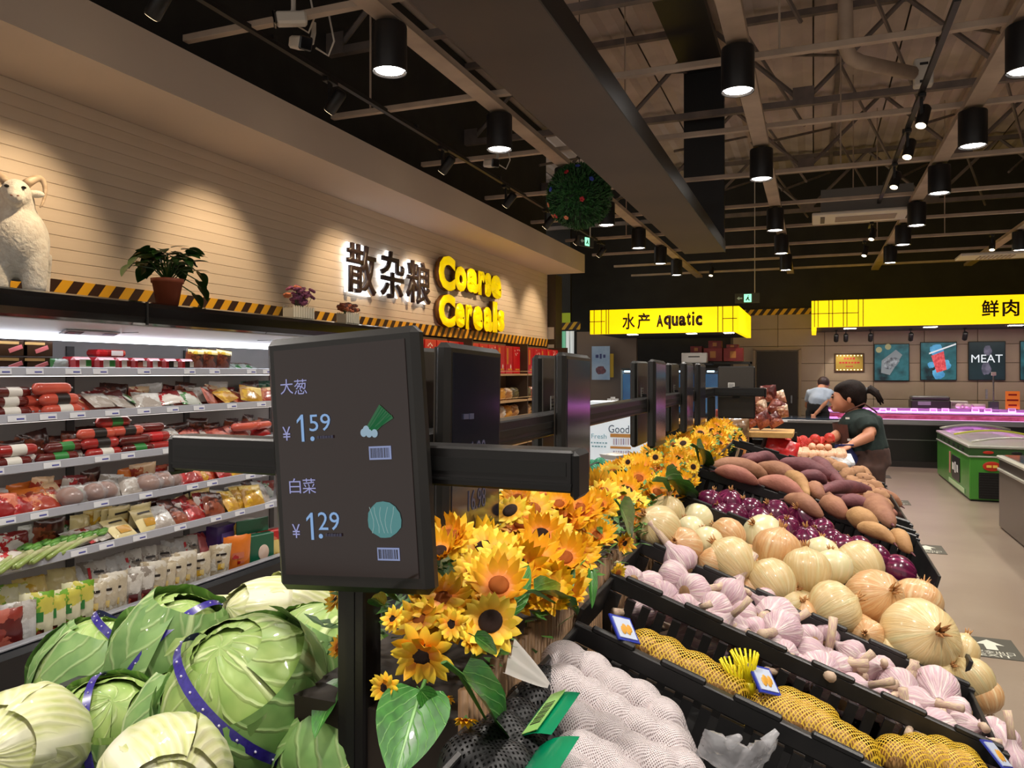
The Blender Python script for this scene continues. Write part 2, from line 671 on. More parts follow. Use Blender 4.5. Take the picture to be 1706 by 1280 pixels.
# ---------------------------------------------------------------- hanging black frame
fr = thing('hanging_bulkhead', 'huge black rectangular frame hanging lengthwise under the roof', 'bulkhead', (-1.19, 0, 3.0))
M_beamlit = mat('beam_underside_lit', (86, 74, 66), (76, 66, 60), scale=1.5, rough=.55)  # black beam: the light on its underside is put into this colour
bx('bottom_beam', (0, 5.2, .05), (.46, 8.08, .10), M_beamlit, fr)
bx('edge_strip', (.233, 5.2, .06), (.008, 8.08, .13), M_black, fr)
bx('end_column', (0, 9.2, 1.15), (.46, .08, 2.1), M_black, fr)
bx('top_beam', (0, 5.2, 2.15), (.46, 8.08, .10), M_black, fr)
for i in range(14):
    bx('light_segment', (.205, 2.0 + i * .5 + .1, .135), (.03, .3, .03), glow('cool_strip', (240, 244, 255), 1.6), fr, .008)
for yy in (1.8, 4.2, 6.6, 9.0):
    build(MB().tube([(0, yy, 2.2), (0, yy, 2.6)], .01, 6), 'hanger', M_black, fr)

# ---------------------------------------------------------------- pendant downlights
ORD = ['first', 'second', 'third', 'fourth', 'fifth', 'sixth', 'seventh', 'eighth', 'ninth', 'tenth', 'eleventh', 'twelfth', 'thirteenth', 'fourteenth', 'fifteenth', 'sixteenth', 'seventeenth', 'eighteenth', 'nineteenth', 'twentieth', 'twenty-first', 'twenty-second']
lz = 3.27
mb = MB()
mb.lathe([(.092, .008), (.095, 0), (.097, .01), (.097, .255), (.094, .262), (.0001, .262)], 24)
me_h = mb.mesh('housing', mat('lamp_black', (26, 26, 28), rough=.4), True)
me_l = MB().lathe([(.0001, .012), (.078, .012), (.088, .02)], 24).mesh('lens', M_lamp_glow, True)
me_s = MB().tube([(0, 0, .262), (0, 0, .30)], .03, 8).mesh('mount', M_black)
mb = MB()
mb.lathe([(.078, .012), (.09, .002)], 24)
me_r = mb.mesh('reflector_ring', M_steel, True)
spot_d = bpy.data.lights.new('downlight', 'SPOT')
spot_d.energy = LAMP_W
spot_d.spot_size = math.radians(118)
spot_d.spot_blend = .55
spot_d.shadow_soft_size = .07
spot_d.color = (1.0, .93, .84)


def downlight(x, y, label, z=lz):
    t = thing('pendant_downlight', label, 'lamp', (x, y, z), group='black cylinder downlights')
    link('housing', me_h, t)
    link('lens', me_l, t)
    link('reflector_ring', me_r, t)
    link('mount', me_s, t)
    link('lamp_light', spot_d, t, (0, 0, -.02))


rows = [(-2.2, [3.74, 5.35, 6.98, 8.56, 10.3, 11.9, 13.4], 'in the row beside the soffit wall'),
        (-.42, [4.76, 7.0, 9.6, 11.5, 13.4], 'in the row just past the hanging black frame'),
        (1.1, [5.03, 6.55, 8.17, 9.87, 11.3, 13.1], 'in the row over the floor arrows'),
        (2.65, [7.2, 9.8, 12.4], 'in the row over the island freezers')]
for x, ys, where in rows:
    for i, y in enumerate(ys):
        downlight(x, y, 'black cylinder downlight, %s from the front %s' % (ORD[i], where))
for x, y in [(-2.2, 2.1), (-2.2, .5), (-2.2, -1.4), (-.42, 2.4), (-.42, .2), (1.1, 3.4), (1.1, 1.8), (1.1, .2), (2.65, 4.5), (2.65, 1.9)]:
    downlight(x, y, 'black cylinder downlight overhead near the viewpoint, outside the picture')

# ---------------------------------------------------------------- track spots
me_tb = MB().lathe([(.0001, -.02), (.036, -.02), (.042, -.01), (.042, .13), (.03, .15), (.0001, .15)], 18).mesh('spot_body', M_black, True)
me_tl = MB().lathe([(.0001, -.021), (.034, -.021)], 18).mesh('spot_lens', glow('warm_lens', (255, 226, 180), 6), True)
me_ta = MB().box((0, 0, .05), (.02, .03, .2)).box((0, 0, .14), (.05, .12, .03), .004).mesh('spot_arm', M_black)


def track_spot(pos, target, label, watts, col=(1, .82, .58), angle=62, grp='track spotlights', blend=.5):
    t = thing('track_spotlight', label, 'spotlight', pos, group=grp)
    d = (Vector(target) - Vector(pos)).normalized()
    q = (-d).to_track_quat('Z', 'Y').to_euler()
    link('spot_arm', me_ta, t, (0, 0, -.15))
    b_ = link('spot_body', me_tb, t, (0, 0, -.2), q)
    link('spot_lens', me_tl, b_)
    if watts:
        L_ = bpy.data.lights.new('track_light', 'SPOT')
        L_.energy = watts
        L_.spot_size = math.radians(angle)
        L_.spot_blend = blend
        L_.shadow_soft_size = .03
        L_.color = col
        q2 = d.to_track_quat('-Z', 'Y').to_euler()
        link('spot_light', L_, t, Vector((0, 0, -.2)) + d * .05, q2)
    return t


TX = -3.05
tk = thing('light_track', 'long black lighting track beside the beige soffit', 'track', (TX, 6.5, 3.6))
bx('track_bar', (0, 0, 0), (.035, 10.5, .03), M_black, tk)
for i in range(6):
    bx('clip', (0, -4.5 + i * 1.8, .02), (.05, .04, .03), M_black, tk)
for i, y in enumerate([1.5, 2.9, 4.4, 6.1, 7.6, 8.9, 10.2, 11.4]):
    lab = 'black track spotlight aimed at the plank wall, %s along the soffit track' % ORD[i]
    track_spot((TX, y, 3.58), (WX, y + .05, 2.36), lab, TRACK_W, col=(1, .74, .45), angle=60, blend=.75)
tk = thing('light_track', 'black lighting track over the aisle near the air conditioner', 'track', (.72, 8.2, 3.6))
bx('track_bar', (0, 0, 0), (.035, 7, .03), M_black, tk)
for i in range(4):
    bx('clip', (0, -2.9 + i * 1.9, .02), (.05, .04, .03), M_black, tk)
for i, (px, py) in enumerate([(1535, 200), (1512, 250), (1490, 305), (1452, 372), (1440, 388)]):
    p = at(px, py, x=.72)
    p.z = 3.58
    track_spot(p, (p.x - .3, p.y - .5, 2.4), 'black track spotlight, %s along the aisle track' % ORD[i], 18, col=(1, .9, .78))
for i, (px, py) in enumerate([(1648, 395), (1185, 440)]):
    p = at(px, py, z=3.58)
    p.y = (12.85, 14.4)[i]
    track_spot(p, p + Vector((-.1, -.4, -1)), ['black track spotlight between the air outlet and the last freezer-row downlight',
                                              'black track spotlight below the far corner of the hanging black frame'][i], 18, col=(1, .9, .78))

# ---------------------------------------------------------------- air conditioner cassette
p0, p1_, p2_ = at(1363, 356, z=3.48), at(1534, 340, z=3.48), at(1516, 368, z=3.48)
ac = thing('ceiling_air_conditioner', 'white slatted cassette air conditioner under the roof', 'air conditioner', ((p0.x + p1_.x) / 2, p0.y + .45, 3.48))
wd_ = 1.2
bx('panel', (0, 0, .02), (wd_, .62, .04), M_offwhite, ac, .01)
bx('case', (0, 0, .18), (wd_ - .2, .5, .28), mat('ac_case', (110, 108, 104), rough=.5), ac)
for i in range(13):
    bx('slat', (0, -.14 + i * .024, -.004), (wd_ * .56, .012, .01), mat('ac_slat', (176, 160, 148), rough=.5), ac)
for s in (-1, 1):
    bx('vent_slot', (s * wd_ * .4, 0, -.003), (.05, .4, .008), mat('ac_vent', (70, 66, 60), rough=.5), ac)
ac2 = thing('ceiling_air_conditioner', 'second air conditioner cassette partly out of frame above the meat sign', 'air conditioner', at(1672, 425, z=3.2))
bx('panel', (0, 0, 0), (1.1, .5, .04), M_offwhite, ac2, .01)
for i in range(9):
    bx('slat', (-.3 + i * .05, 0, -.024), (.02, .3, .012), MATS['ac_slat'], ac2)

# ---------------------------------------------------------------- exit signs
M_exitg = glow('exit_green', (140, 235, 180), 1.6)


def exit_sign(pos, w_, rz, label):
    t = thing('exit_sign', label, 'exit sign', pos, (0, 0, rz))
    bx('case', (0, 0, 0), (w_, .03, w_ * .42), mat('exit_case', (60, 62, 58), rough=.4), t, .004)
    bx('lit_panel', (w_ * .02, -.017, 0), (w_ * .3, .004, w_ * .34), M_exitg, t)
    mb = MB()      # running figure cut from dark sheet
    k = w_ * .1
    mb.prism([(-.2 * k, .6 * k), (.5 * k, .5 * k), (.3 * k, -.1 * k), (.9 * k, -.9 * k), (.5 * k, -1.1 * k), (0, -.4 * k), (-.6 * k, -1.1 * k), (-.9 * k, -.8 * k), (-.3 * k, 0)], -.022, -.0195)
    mb.ell((.25 * k, -.021, .95 * k), (.22 * k, .003, .22 * k), 8, 6)
    build(mb, 'running_figure', mat('exit_dark', (20, 60, 36), rough=.5), t, (w_ * .02, 0, 0))
    mb = MB()
    mb.prism([(-.42 * w_, 0), (-.32 * w_, -.08 * w_), (-.32 * w_, -.03 * w_), (-.2 * w_, -.03 * w_), (-.2 * w_, .03 * w_), (-.32 * w_, .03 * w_), (-.32 * w_, .08 * w_)], -.02, -.016)
    build(mb, 'arrow', mat('exit_arrow', (150, 170, 150), rough=.5, emit=.2), t)
    build(MB().tube([(w_ * .3, 0, w_ * .2), (w_ * .3, 0, 5.7 - pos[2])], .008, 6), 'rod', M_offwhite, t)
    return t


p = at(1245, 497, y=14.8)
exit_sign(p, .44, 0, 'dark exit sign with a green running figure above the back-wall hazard tape')
p = at(976, 403, y=9.2)
exit_sign(p, .3, PI / 2.6, 'exit sign seen nearly edge-on under the grass ball')

# ---------------------------------------------------------------- grass ball
bc = at(965, 327, t=6.6)
ball = thing('hanging_grass_ball', 'round green artificial grass ball hanging beside the black frame', 'decoration', bc)
M_grass = mat('grass_leaf', (26, 66, 34), (52, 112, 50), scale=30, rough=.55)
mb = MB()
mb.ell((0, 0, 0), (.25, .25, .25), 24, 16)
build(mb, 'core', mat('grass_core', (18, 46, 24), rough=.8), ball, smooth=True)
mb = MB()
rr = random.Random(3)
for i in range(5200):
    z = rr.uniform(-1, 1)
    a = rr.uniform(0, 2 * PI)
    s = math.sqrt(1 - z * z)
    nrm = Vector((s * math.cos(a), s * math.sin(a), z))
    tng = nrm.cross(Vector((rr.uniform(-1, 1), rr.uniform(-1, 1), rr.uniform(-1, 1)))).normalized()
    d = (nrm * rr.uniform(.5, 1) + tng * rr.uniform(.3, .9)).normalized()
    b0 = nrm * rr.uniform(.245, .262)
    sd = d.cross(nrm).normalized() * .006
    L_ = rr.uniform(.03, .05)
    o = mb.add([b0 - sd, b0 + sd, b0 + d * L_ * .6 + sd, b0 + d * L_])
    mb.face([o, o + 1, o + 2, o + 3])
g = build(mb, 'grass_blades', M_grass, ball)
g['kind'] = 'stuff'
fm = [mat('fl_red', (190, 40, 50), rough=.5), mat('fl_blue', (60, 80, 190), rough=.5), mat('fl_orange', (220, 130, 90), rough=.5)]
for i, (a, z) in enumerate([(-1.75, .55), (-2.3, .1), (-2.6, -.3), (-2.45, -.65), (-1.35, .75), (-2.75, -.6), (-1.2, -.3), (-.9, .3), (-1.9, -.75)]):
    s = math.sqrt(1 - z * z)
    mb = MB()
    for k in range(5):
        c_ = Vector((math.cos(k * 1.2566), math.sin(k * 1.2566), 0)) * .012
        mb.ell(c_, (.012, .012, .006), 6, 4)
    nrm = Vector((s * math.cos(a), s * math.sin(a), z))
    build(mb, 'small_flower', fm[i % 3], ball, nrm * .285, nrm.to_track_quat('Z', 'Y').to_euler(), True)
build(MB().tube([(0, 0, .2), (0, 0, 5.62 - bc.z)], .004, 5), 'hanging_wire', M_black, ball)

# ---------------------------------------------------------------- security cameras
def cctv(pos, aim, label):
    t = thing('security_camera', label, 'camera', pos)
    q = Vector(aim).normalized().to_track_quat('-Y', 'Z').to_euler()
    b_ = bx('camera_body', (0, .05, 0), (.075, .17, .07), M_offwhite, t, .012, (0, 0, 0), q)
    bx('face_plate', (0, -.04, 0), (.078, .02, .078), M_blackgloss, b_, .008)
    build(MB().lathe([(.0001, -.053), (.02, -.053), (.026, -.049)], 14, M=Matrix.Rotation(PI / 2, 4, 'X') @ Matrix.Identity(4)), 'lens_ring', mat('lens_yellow', (190, 180, 60), rough=.3), b_, smooth=True)
    build(MB().tube([(0, .08, .03), (0, .1, .1), (0, .1, .16)], .014, 7), 'bracket', M_offwhite, t)
    build(MB().tube([(0, .12, .02), (.06, .16, -.02), (.1, .16, .06), (.08, .14, .2)], .006, 6), 'cable', M_offwhite, t, smooth=True)


cctv(at(470, 32, t=4.3), (-.75, -.6, -.15), 'white bullet security camera with dark face, upper of the pair near the soffit')
cctv(at(505, 72, t=4.4), (.85, -.5, -.35), 'white bullet security camera with yellow lens ring, lower of the pair')
cctv(at(822, 272, t=7.0), (.8, -.6, -.2), 'small white security camera left of the grass ball')
# ================================================================ wall sign letters
M_face = mat('letter_face', (58, 42, 40), rough=.4)
M_halo = glow('letter_halo', (245, 250, 255), 2.6)
M_side = mat('letter_side', (110, 66, 14), rough=.4)
M_yface = mat('yellow_face', (255, 222, 0), rough=.3, emit=.55, ecol=(255, 215, 0))


def wall_rect(x0, y0, x1, y1, x):
    """centre (Y,Z) and size of a pixel rect lying in the plane X = x"""
    ym = (y0 + y1) / 2
    a, b_ = at(x0, ym, x=x), at(x1, ym, x=x)
    xm = (x0 + x1) / 2
    c_, d = at(xm, y0, x=x), at(xm, y1, x=x)
    return (a.y + b_.y) / 2, (c_.z + d.z) / 2, abs(b_.y - a.y), abs(c_.z - d.z)


sign = thing('shop_sign', 'backlit dark Chinese characters on the plank wall, before the yellow letters', 'sign', (WX + .004, at(640, 460, x=WX).y, 2.55))
o0 = Vector(sign.location)
for ch, (a, b_, c_, d) in zip('散杂粮', [(577, 408, 624, 490), (633, 420, 671, 498), (677, 436, 715, 507)]):
    yc, zc, wy, hz = wall_rect(a, b_, c_, d, WX + .06)
    q = Vector((.05, yc - o0.y, zc - o0.z))
    ob = link('character', fit_text(ch, wy, hz, M_face, .03, .008), sign, q, RXL)
    link('halo', fit_text(ch, wy * 1.03, hz * 1.03, M_halo, .02, .03), ob, (0, 0, -.035))
sg2 = thing('shop_sign', 'fat yellow raised letters reading Coarse Cereals on the plank wall', 'sign', (WX + .004, at(790, 490, x=WX).y, 2.5))
o0 = Vector(sg2.location)


def fat_word(word, rects, z0, z1, parent, origin, xplane):
    for ch, (a, b_, c_, d) in zip(word, rects):
        yc, zc, wy, hz = wall_rect(a, b_, c_, d, xplane)
        q = Vector((.03, yc - origin.y, zc - origin.z))
        ob = link('letter', fit_text(ch, wy, hz, M_yface, .006, .055), parent, q + Vector((.055, 0, 0)), RXL)
        link('letter_return', fit_text(ch, wy * 1.01, hz * 1.01, M_side, .055, .055), ob, (0, 0, -.056))


fat_word('Coarse', [(731, 426, 758, 484), (758, 444, 777, 486), (778, 448, 796, 488), (797, 452, 808, 492), (808, 455, 818, 495), (818, 459, 835, 498)], 0, 0, sg2, o0, WX + .09)
fat_word('Cereals', [(731, 490, 758, 545), (758, 505, 774, 546), (776, 508, 787, 549), (788, 510, 804, 551), (806, 512, 820, 553), (821, 503, 828, 554), (829, 517, 840, 553)], 0, 0, sg2, o0, WX + .09)

# ================================================================ the open chiller
FX0, FX1 = -4.09, -3.5
FY0, FY1 = 1.0, 6.4
FL = FY1 - FY0
FC = (FY0 + FY1) / 2
fr_ = thing('open_chiller', 'long open multideck chiller with black canopy and white shelves', 'chiller', (0, FC, 0))
M_grey_in = mat('chiller_grey', (196, 190, 186), (182, 178, 174), scale=3, rough=.45)
M_shelf = mat('chiller_shelf', (214, 214, 220), rough=.35)
M_rail = mat('price_rail', (178, 180, 190), rough=.2, coat=.4)
M_lipb = mat('lip_black', (22, 25, 30), rough=.22, coat=.3)
bx('back_panel', (FX0 + .01, 0, 1.0), (.03, FL, 1.72), M_grey_in, fr_)
for i in range(6):
    bx('back_slot', (FX0 + .03, -FL / 2 + .45 + i * .9, 1.05), (.01, .05, 1.4), mat('slot_grey', (96, 92, 90), rough=.5), fr_)
# canopy: rounded black hood
prof = [(FX0, 1.88), (-3.62, 1.86), (-3.53, 1.862), (-3.505, 1.875), (-3.5, 1.91), (-3.502, 1.965), (-3.515, 1.99), (-3.55, 2.002), (FX0, 2.005)]
mb = MB()
mb.prism(prof, -FL / 2, FL / 2)
can = build(mb, 'canopy', M_blackgloss, fr_)
bx('canopy_joint', (-3.5, at(245, 515, x=-3.5).y - FC, 1.93), (.012, .012, .13), M_black, can)
mb = MB()
mb.prism([(-3.76, 1.785), (-3.53, 1.858), (-3.53, 1.862), (-3.77, 1.862), (-3.77, 1.785)], -FL / 2, FL / 2)
hd = build(mb, 'header_panel', mat('header_white', (226, 230, 236), rough=.35), fr_)
for px in (205, -60, 430):
    p = at(px, 540, x=-3.64)
    bx('header_seam', (-3.645, p.y - FC, 1.822), (.24, .006, .004), mat('seam_grey', (120, 120, 124), rough=.5), hd, rot=(0, -.307, 0) if False else (0, 0, 0))
p = at(150, 546, x=-3.66)
tilt = -math.atan2(.073, .23)
ct = build(MB().box((0, 0, 0), (.06, .34, .006), .002), 'control_display', mat('display_case', (170, 170, 178), rough=.35), hd, (-3.655, p.y - FC, 1.812), (0, tilt, 0))
bx('display_window', (0, -.1, -.004), (.034, .09, .003), mat('lcd_dark', (62, 66, 70), rough=.2), ct)
bx('display_buttons', (0, .12, -.004), (.02, .08, .003), mat('lcd_blue', (110, 110, 150), rough=.3), ct)
bx('light_tube', (-3.74, 0, 1.775), (.02, FL - .1, .015), glow('tube_white', (240, 244, 255), 7), fr_, .004)
# lip and base
mb = MB()
mb.prism([(FX1, 0.02), (FX1 + .03, .1), (FX1 + .035, .27), (FX1 + .015, .295), (FX1 - .03, .3), (FX1 - .05, .02)], -FL / 2, FL / 2)
lip = build(mb, 'front_lip', M_lipb, fr_)
bx('lip_trim', (FX1 - .02, 0, .305), (.05, FL, .012), mat('lip_trim', (150, 152, 160), rough=.3), lip, .003)
bx('base_tray', (-3.8, 0, .2), (.56, FL, .04), M_grey_in, fr_)
bx('end_panel', (-3.8, FL / 2 + .015, 1.0), (.62, .03, 2.0), mat('end_panel', (60, 60, 62), rough=.3), fr_, .01)
bx('end_panel', (-3.8, -FL / 2 - .015, 1.0), (.62, .03, 2.0), MATS['end_panel'], fr_, .01)
SH = [(1.609, -3.72), (1.374, -3.70), (1.127, -3.66), (.888, -3.62), (.663, -3.58)]
M_tagw = mat('tag_white', (232, 234, 240), rough=.4)
M_tagb = mat('tag_blue', (92, 96, 170), rough=.4)
tag_me = MB().box((0, 0, 0), (.003, .095, .03)).mesh('price_tag', M_tagw)
tagp_me = MB().box((.002, .018, -.003), (.001, .04, .008)).mesh('tag_print', M_tagb)
rt = random.Random(5)
for k, (z, x) in enumerate(SH):
    s = bx('shelf', ((FX0 + x) / 2, 0, z - .02), (x - FX0, FL, .016), M_shelf, fr_)
    rl = build(MB().box((0, 0, 0), (.012, FL, .045), .003), 'price_rail', M_rail, s, (x, 0, z - .006), (0, -.12, 0))
    y = -FL / 2 + .25
    while y < FL / 2 - .1:
        link('price_tag', tag_me, s, (x + .009, y, z - .006), (0, -.12, 0))
        link('tag_print', tagp_me, s, (x + .009, y, z - .006), (0, -.12, 0))
        y += rt.choice([.17, .22, .3, .36])
    bx('shelf_fill_strip', (x - .06, 0, z - .03), (.03, FL - .1, .006), glow('shelf_fill_glow', (255, 246, 238), 2.2), s)  # added glow strip, set back out of view, brightens the shelf below

# ---------------------------------------------------------------- packaged goods
FILM = dict(rough=.28, coat=.5)


def P(name, c1, c2=None, c3=None, **k):
    kw = dict(rough=.3, coat=.55, scale=13, tex='voronoi', bump=.5, bscale=22, bdist=.006, ramp=(.0, .66))
    kw.update(k)
    return mat(name, c1, c2, c3, **kw)


PM = {
    'red': P('pk_red', (190, 30, 34), (150, 24, 24), (214, 120, 90)),
    'redw': P('pk_red_white', (188, 36, 40), (222, 214, 206), (120, 20, 24)),
    'brown': P('pk_brown', (96, 42, 26), (140, 70, 44), (60, 26, 18)),
    'meat': P('pk_meat', (150, 62, 52), (186, 100, 84), (96, 30, 30)),
    'clear': P('pk_clear', (196, 192, 186), (170, 160, 150), (214, 214, 212), scale=14, bump=.9, bscale=30),
    'green': P('pk_green', (60, 130, 62), (200, 205, 196), (140, 60, 50)),
    'yellow': P('pk_yellow', (220, 176, 50), (190, 140, 40), (236, 210, 130)),
    'yg': P('pk_yellow_green', (214, 206, 90), (120, 176, 50), (230, 226, 190), scale=14),
    'orange': P('pk_orange', (226, 124, 44), (216, 110, 40), scale=3),
    'noodle': P('pk_noodle', (206, 194, 168), (188, 172, 144), (222, 216, 202), scale=22, bump=.8, bscale=40),
    'noodlew': P('pk_white', (220, 216, 208), (202, 196, 186), (150, 140, 130), scale=18, bump=.8, bscale=34),
    'cream': P('pk_cream', (222, 206, 150), (206, 184, 120), scale=6),
    'purple': P('pk_purple', (66, 40, 110), (50, 30, 90), scale=5),
    'dgreen': P('pk_dark_green', (24, 92, 66), (20, 78, 56), scale=4, bump=.1),
    'snack': P('pk_snack', (190, 110, 70), (160, 56, 36), (222, 190, 150), scale=12),
    'pink': P('pk_pink', (222, 120, 120), (200, 60, 70), scale=7),
}
M_ham = mat('ham_pink', (214, 96, 74), (200, 84, 66), scale=5, rough=.25, coat=.5)
M_saus = mat('sausage_red', (178, 52, 46), (156, 40, 38), scale=8, rough=.25, coat=.5)
M_dsaus = mat('sausage_dark', (112, 34, 30), (90, 28, 24), scale=8, rough=.25, coat=.5)
M_lab_w = mat('label_white', (226, 222, 214), rough=.4)
M_lab_d = mat('label_dark', (40, 34, 32), rough=.4)
M_lab_r = mat('label_red', (200, 36, 40), rough=.4)
M_lab_g = mat('label_green', (50, 130, 60), rough=.4)
M_foil = mat('foil_clip', (200, 200, 204), rough=.2, metal=.8)


def pillow(w, h, d, seed=0, puff=2.2, crinkle=.12, n=12):
    """a sealed pouch: w along X, h along Z (base at 0), d thick along Y, flat sealed ends"""
    mb = MB()

    def side(sg):
        def fn(u, v):
            a, b_ = 2 * u - 1, 2 * v - 1
            th = max(0.0, (1 - abs(a) ** puff)) ** .5 * max(0.0, (1 - abs(b_) ** puff)) ** .5
            q = Vector((a * 2.3, b_ * 2.3, sg * 3 + seed))
            nn = noise.noise(q * 1.6) + .6 * noise.noise(q * 3.4)
            th *= 1 + crinkle * 2.2 * nn
            ex = 1 + .03 * noise.noise(Vector((b_ * 4, seed, sg)))
            return Vector((a * w / 2 * ex, sg * th * d / 2, (v) * h * (1 + .03 * noise.noise(Vector((a * 4, seed + 5, 0))))))
        return fn
    mb.grid(side(-1), n, n)
    mb.grid(side(1), n, n, flip=True)
    return mb


PILLOWS = {}


def pouch(name, label, cat, w, h, d, m, loc, rot, group, seed=0, marks=(), crinkle=.12):
    t = thing(name, label, cat, loc, rot, group)
    key = (w, h, d, m.name, seed % 4, crinkle)
    if key not in PILLOWS:
        PILLOWS[key] = pillow(w, h, d, seed % 4 * 3.1, crinkle=crinkle).mesh('pouch_film', m, True)
    link('film', PILLOWS[key], t)
    for (mm, x, z, sx, sz) in marks:
        mb = MB()
        mb.grid(lambda u, v: Vector((x + (u - .5) * sx, -d / 2 * 1.02 * max(.0, (1 - abs((x + (u - .5) * sx) / (w / 2)) ** 2.2)) ** .5 * max(0, (1 - abs(((z + (v - .5) * sz) - h / 2) / (h / 2)) ** 2.2)) ** .5 - .003, z + (v - .5) * sz)), 4, 4)
        build(mb, 'printed_mark', mm, t, smooth=True)
    return t


SAUS = {}


def sausage(label, L, r, m, loc, rot, group, labm=None, cat='sausage', bend=0.0):
    t = thing('sausage', label, cat, loc, rot, group)
    key = (L, r, m.name, bend)
    if key not in SAUS:
        mb = MB()
        pts, rad = [], []
        for i in range(13):
            a = i / 12
            s = abs(2 * a - 1)
            pts.append((0, (a - .5) * L, bend * (1 - (2 * a - 1) ** 2)))
            rad.append(r * max(.12, (1 - max(0, (s - .72) / .28) ** 2.2) ** .5))
        mb.tube(pts, rad, 14)
        me1 = mb.mesh('casing', m, True)
        mb = MB()
        for s in (-1, 1):
            mb.tube([(0, s * L * .5, 0), (0, s * (L * .5 + .012), .002)], [.004, .006], 6)
        me2 = mb.mesh('end_clip', M_foil, True)
        SAUS[key] = (me1, me2)
    link('casing', SAUS[key][0], t)
    link('end_clip', SAUS[key][1], t)
    if labm is not None:
        k2 = (L, r, labm.name, 'lab')
        if k2 not in SAUS:
            SAUS[k2] = MB().tube([(0, -L * .12, 0), (0, L * .2, 0)], r * 1.015, 14, cap=False).mesh('label_band', labm, True)
        link('label_band', SAUS[k2], t)
    return t


def on_shelf(k, px, back=0.0):
    """point on shelf k at pixel column px, back metres behind its front edge"""
    z, x = SH[k]
    xx = x - back
    d = ray(px, 620)
    return Vector((xx, d.y / d.x * xx, z - .012))


G1 = 'packs on the top chiller shelf'
# brown boxes: two stacked columns
M_bbox = P('pk_box_brown', (62, 40, 24), (74, 48, 30), scale=3, bump=0)
pq = ['upper', 'lower']
for i, px in enumerate((20, 64)):
    for j in range(2):
        p = on_shelf(0, px, .06)
        t = thing('brown_carton', 'dark brown carton with pink bar print, %s of the %s stack' % (['lower', 'upper'][j], ['end', 'inner'][i]), 'carton', (p.x, p.y, p.z + .001 + j * .084), (0, 0, 0), G1)
        bx('box', (-.06, 0, .04), (.12, .165, .08), M_bbox, t, .002)
        bx('bar_print', (.001, .03, .028), (.004, .075, .022), PM['pink'], t, .001, (0, 0, 0), (.35, 0, 0))
        bx('title_print', (.001, -.02, .066), (.003, .11, .014), mat('gold_print', (190, 150, 90), rough=.4), t)
p = on_shelf(0, 99, .05)
pouch('green_pack', 'green and red packet between the brown cartons and the red trays', 'packet', .11, .075, .04, PM['green'], p, (0, 0, PI / 2), G1)
for i, px in enumerate((138, 178, 206, 233, 258, 285, 312)):
    p = on_shelf(0, px, .02)
    w_ = (at(px + 15, 600, x=p.x).y - at(px - 12, 600, x=p.x).y) * (1.3 if i < 2 else .93)
    t = thing('meat_tray', 'red film-wrapped meat tray, %s from the green packet on the top shelf' % ORD[i], 'packet', p + Vector((-.05, 0, .002)), (0, 0, 0), G1)
    mb = MB().box((0, 0, .043), (.11, w_, .084), .018)
    build(mb, 'tray', mat('tray_red', (206, 58, 66), (190, 44, 54), scale=4, rough=.2, coat=.6), t)
    bx('label', (.056, .012, .04), (.003, w_ * .55, .06), [M_lab_w, M_lab_w, M_lab_w, PM['meat'], M_lab_w, M_lab_d, M_lab_d][i], t)
    bx('label_print', (.058, .03, .05), (.003, w_ * .25, .034), [M_lab_g, M_lab_g, PM['red'], M_lab_w, PM['red'], M_lab_w, M_lab_w][i], t)
p = on_shelf(0, 188, .06)
t = thing('meat_tray', 'dark red tray lying on top of the row of red meat trays', 'packet', p + Vector((-.05, 0, .09)), (0, 0, 0), G1)
build(MB().box((0, 0, .022), (.1, .2, .04), .012), 'tray', PM['red'], t)
bx('label', (.05, .03, .022), (.004, .08, .03), M_lab_w, t)
for i, px in enumerate((322, 344, 366)):
    p = on_shelf(0, px, .1)
    pouch('bean_pack', 'brown packet with yellow top seal, %s of the three on the top shelf' % ORD[i], 'packet', .16, .16, .06, PM['brown'], p, (.12, .05 * i, PI / 2), G1, i,
          marks=((PM['yellow'], 0, .14, .15, .03),))
for i, px in enumerate((395, 415, 432)):
    p = on_shelf(0, px, .05)
    pouch('green_pack', 'green edged flat packet leaning by the yellow-topped packets, %s of three' % ORD[i], 'packet', .16, .15, .03, PM['green'], p, (-1.1, 0, PI / 2 + .3), G1, i)

G2 = 'packs on the second chiller shelf'
for i, (px, dz) in enumerate(((12, 0), (20, 0), (14, .055), (22, .1))):
    p = on_shelf(1, px, .06 + .05 * (i == 1))
    sausage('dark red sausage roll at the end of the second shelf, %s of the pile' % ORD[i], .26, .03, M_dsaus, p + Vector((-.03 * i * .3, 0, .032 + dz)), (0, 0, .06 * i), G2, M_lab_w)
for i, (px, dz, bk) in enumerate(((103, 0, .04), (98, .058, .05), (86, .116, .06), (60, 0, .1), (62, .055, .1))):
    p = on_shelf(1, px, bk)
    sausage('fat pink ham roll, %s of the pile on the second shelf' % ['bottom front', 'middle front', 'top', 'bottom back', 'middle back'][i], .23, .032, M_ham, p + Vector((0, 0, .034 + dz)), (0, 0, .05 * (i % 3 - 1)), G2, (M_lab_w, M_lab_d, None, None, None)[i])
rp_ = random.Random(11)
items2 = [(140, 'snack'), (160, 'meat'), (178, 'clear'), (196, 'meat'), (214, 'clear'), (232, 'green'), (250, 'clear'), (268, 'green'), (286, 'redw'), (304, 'meat'), (322, 'green'), (340, 'clear'),
          (356, 'meat'), (372, 'snack'), (388, 'yellow'), (404, 'snack'), (420, 'yellow'), (436, 'orange'), (452, 'snack')]
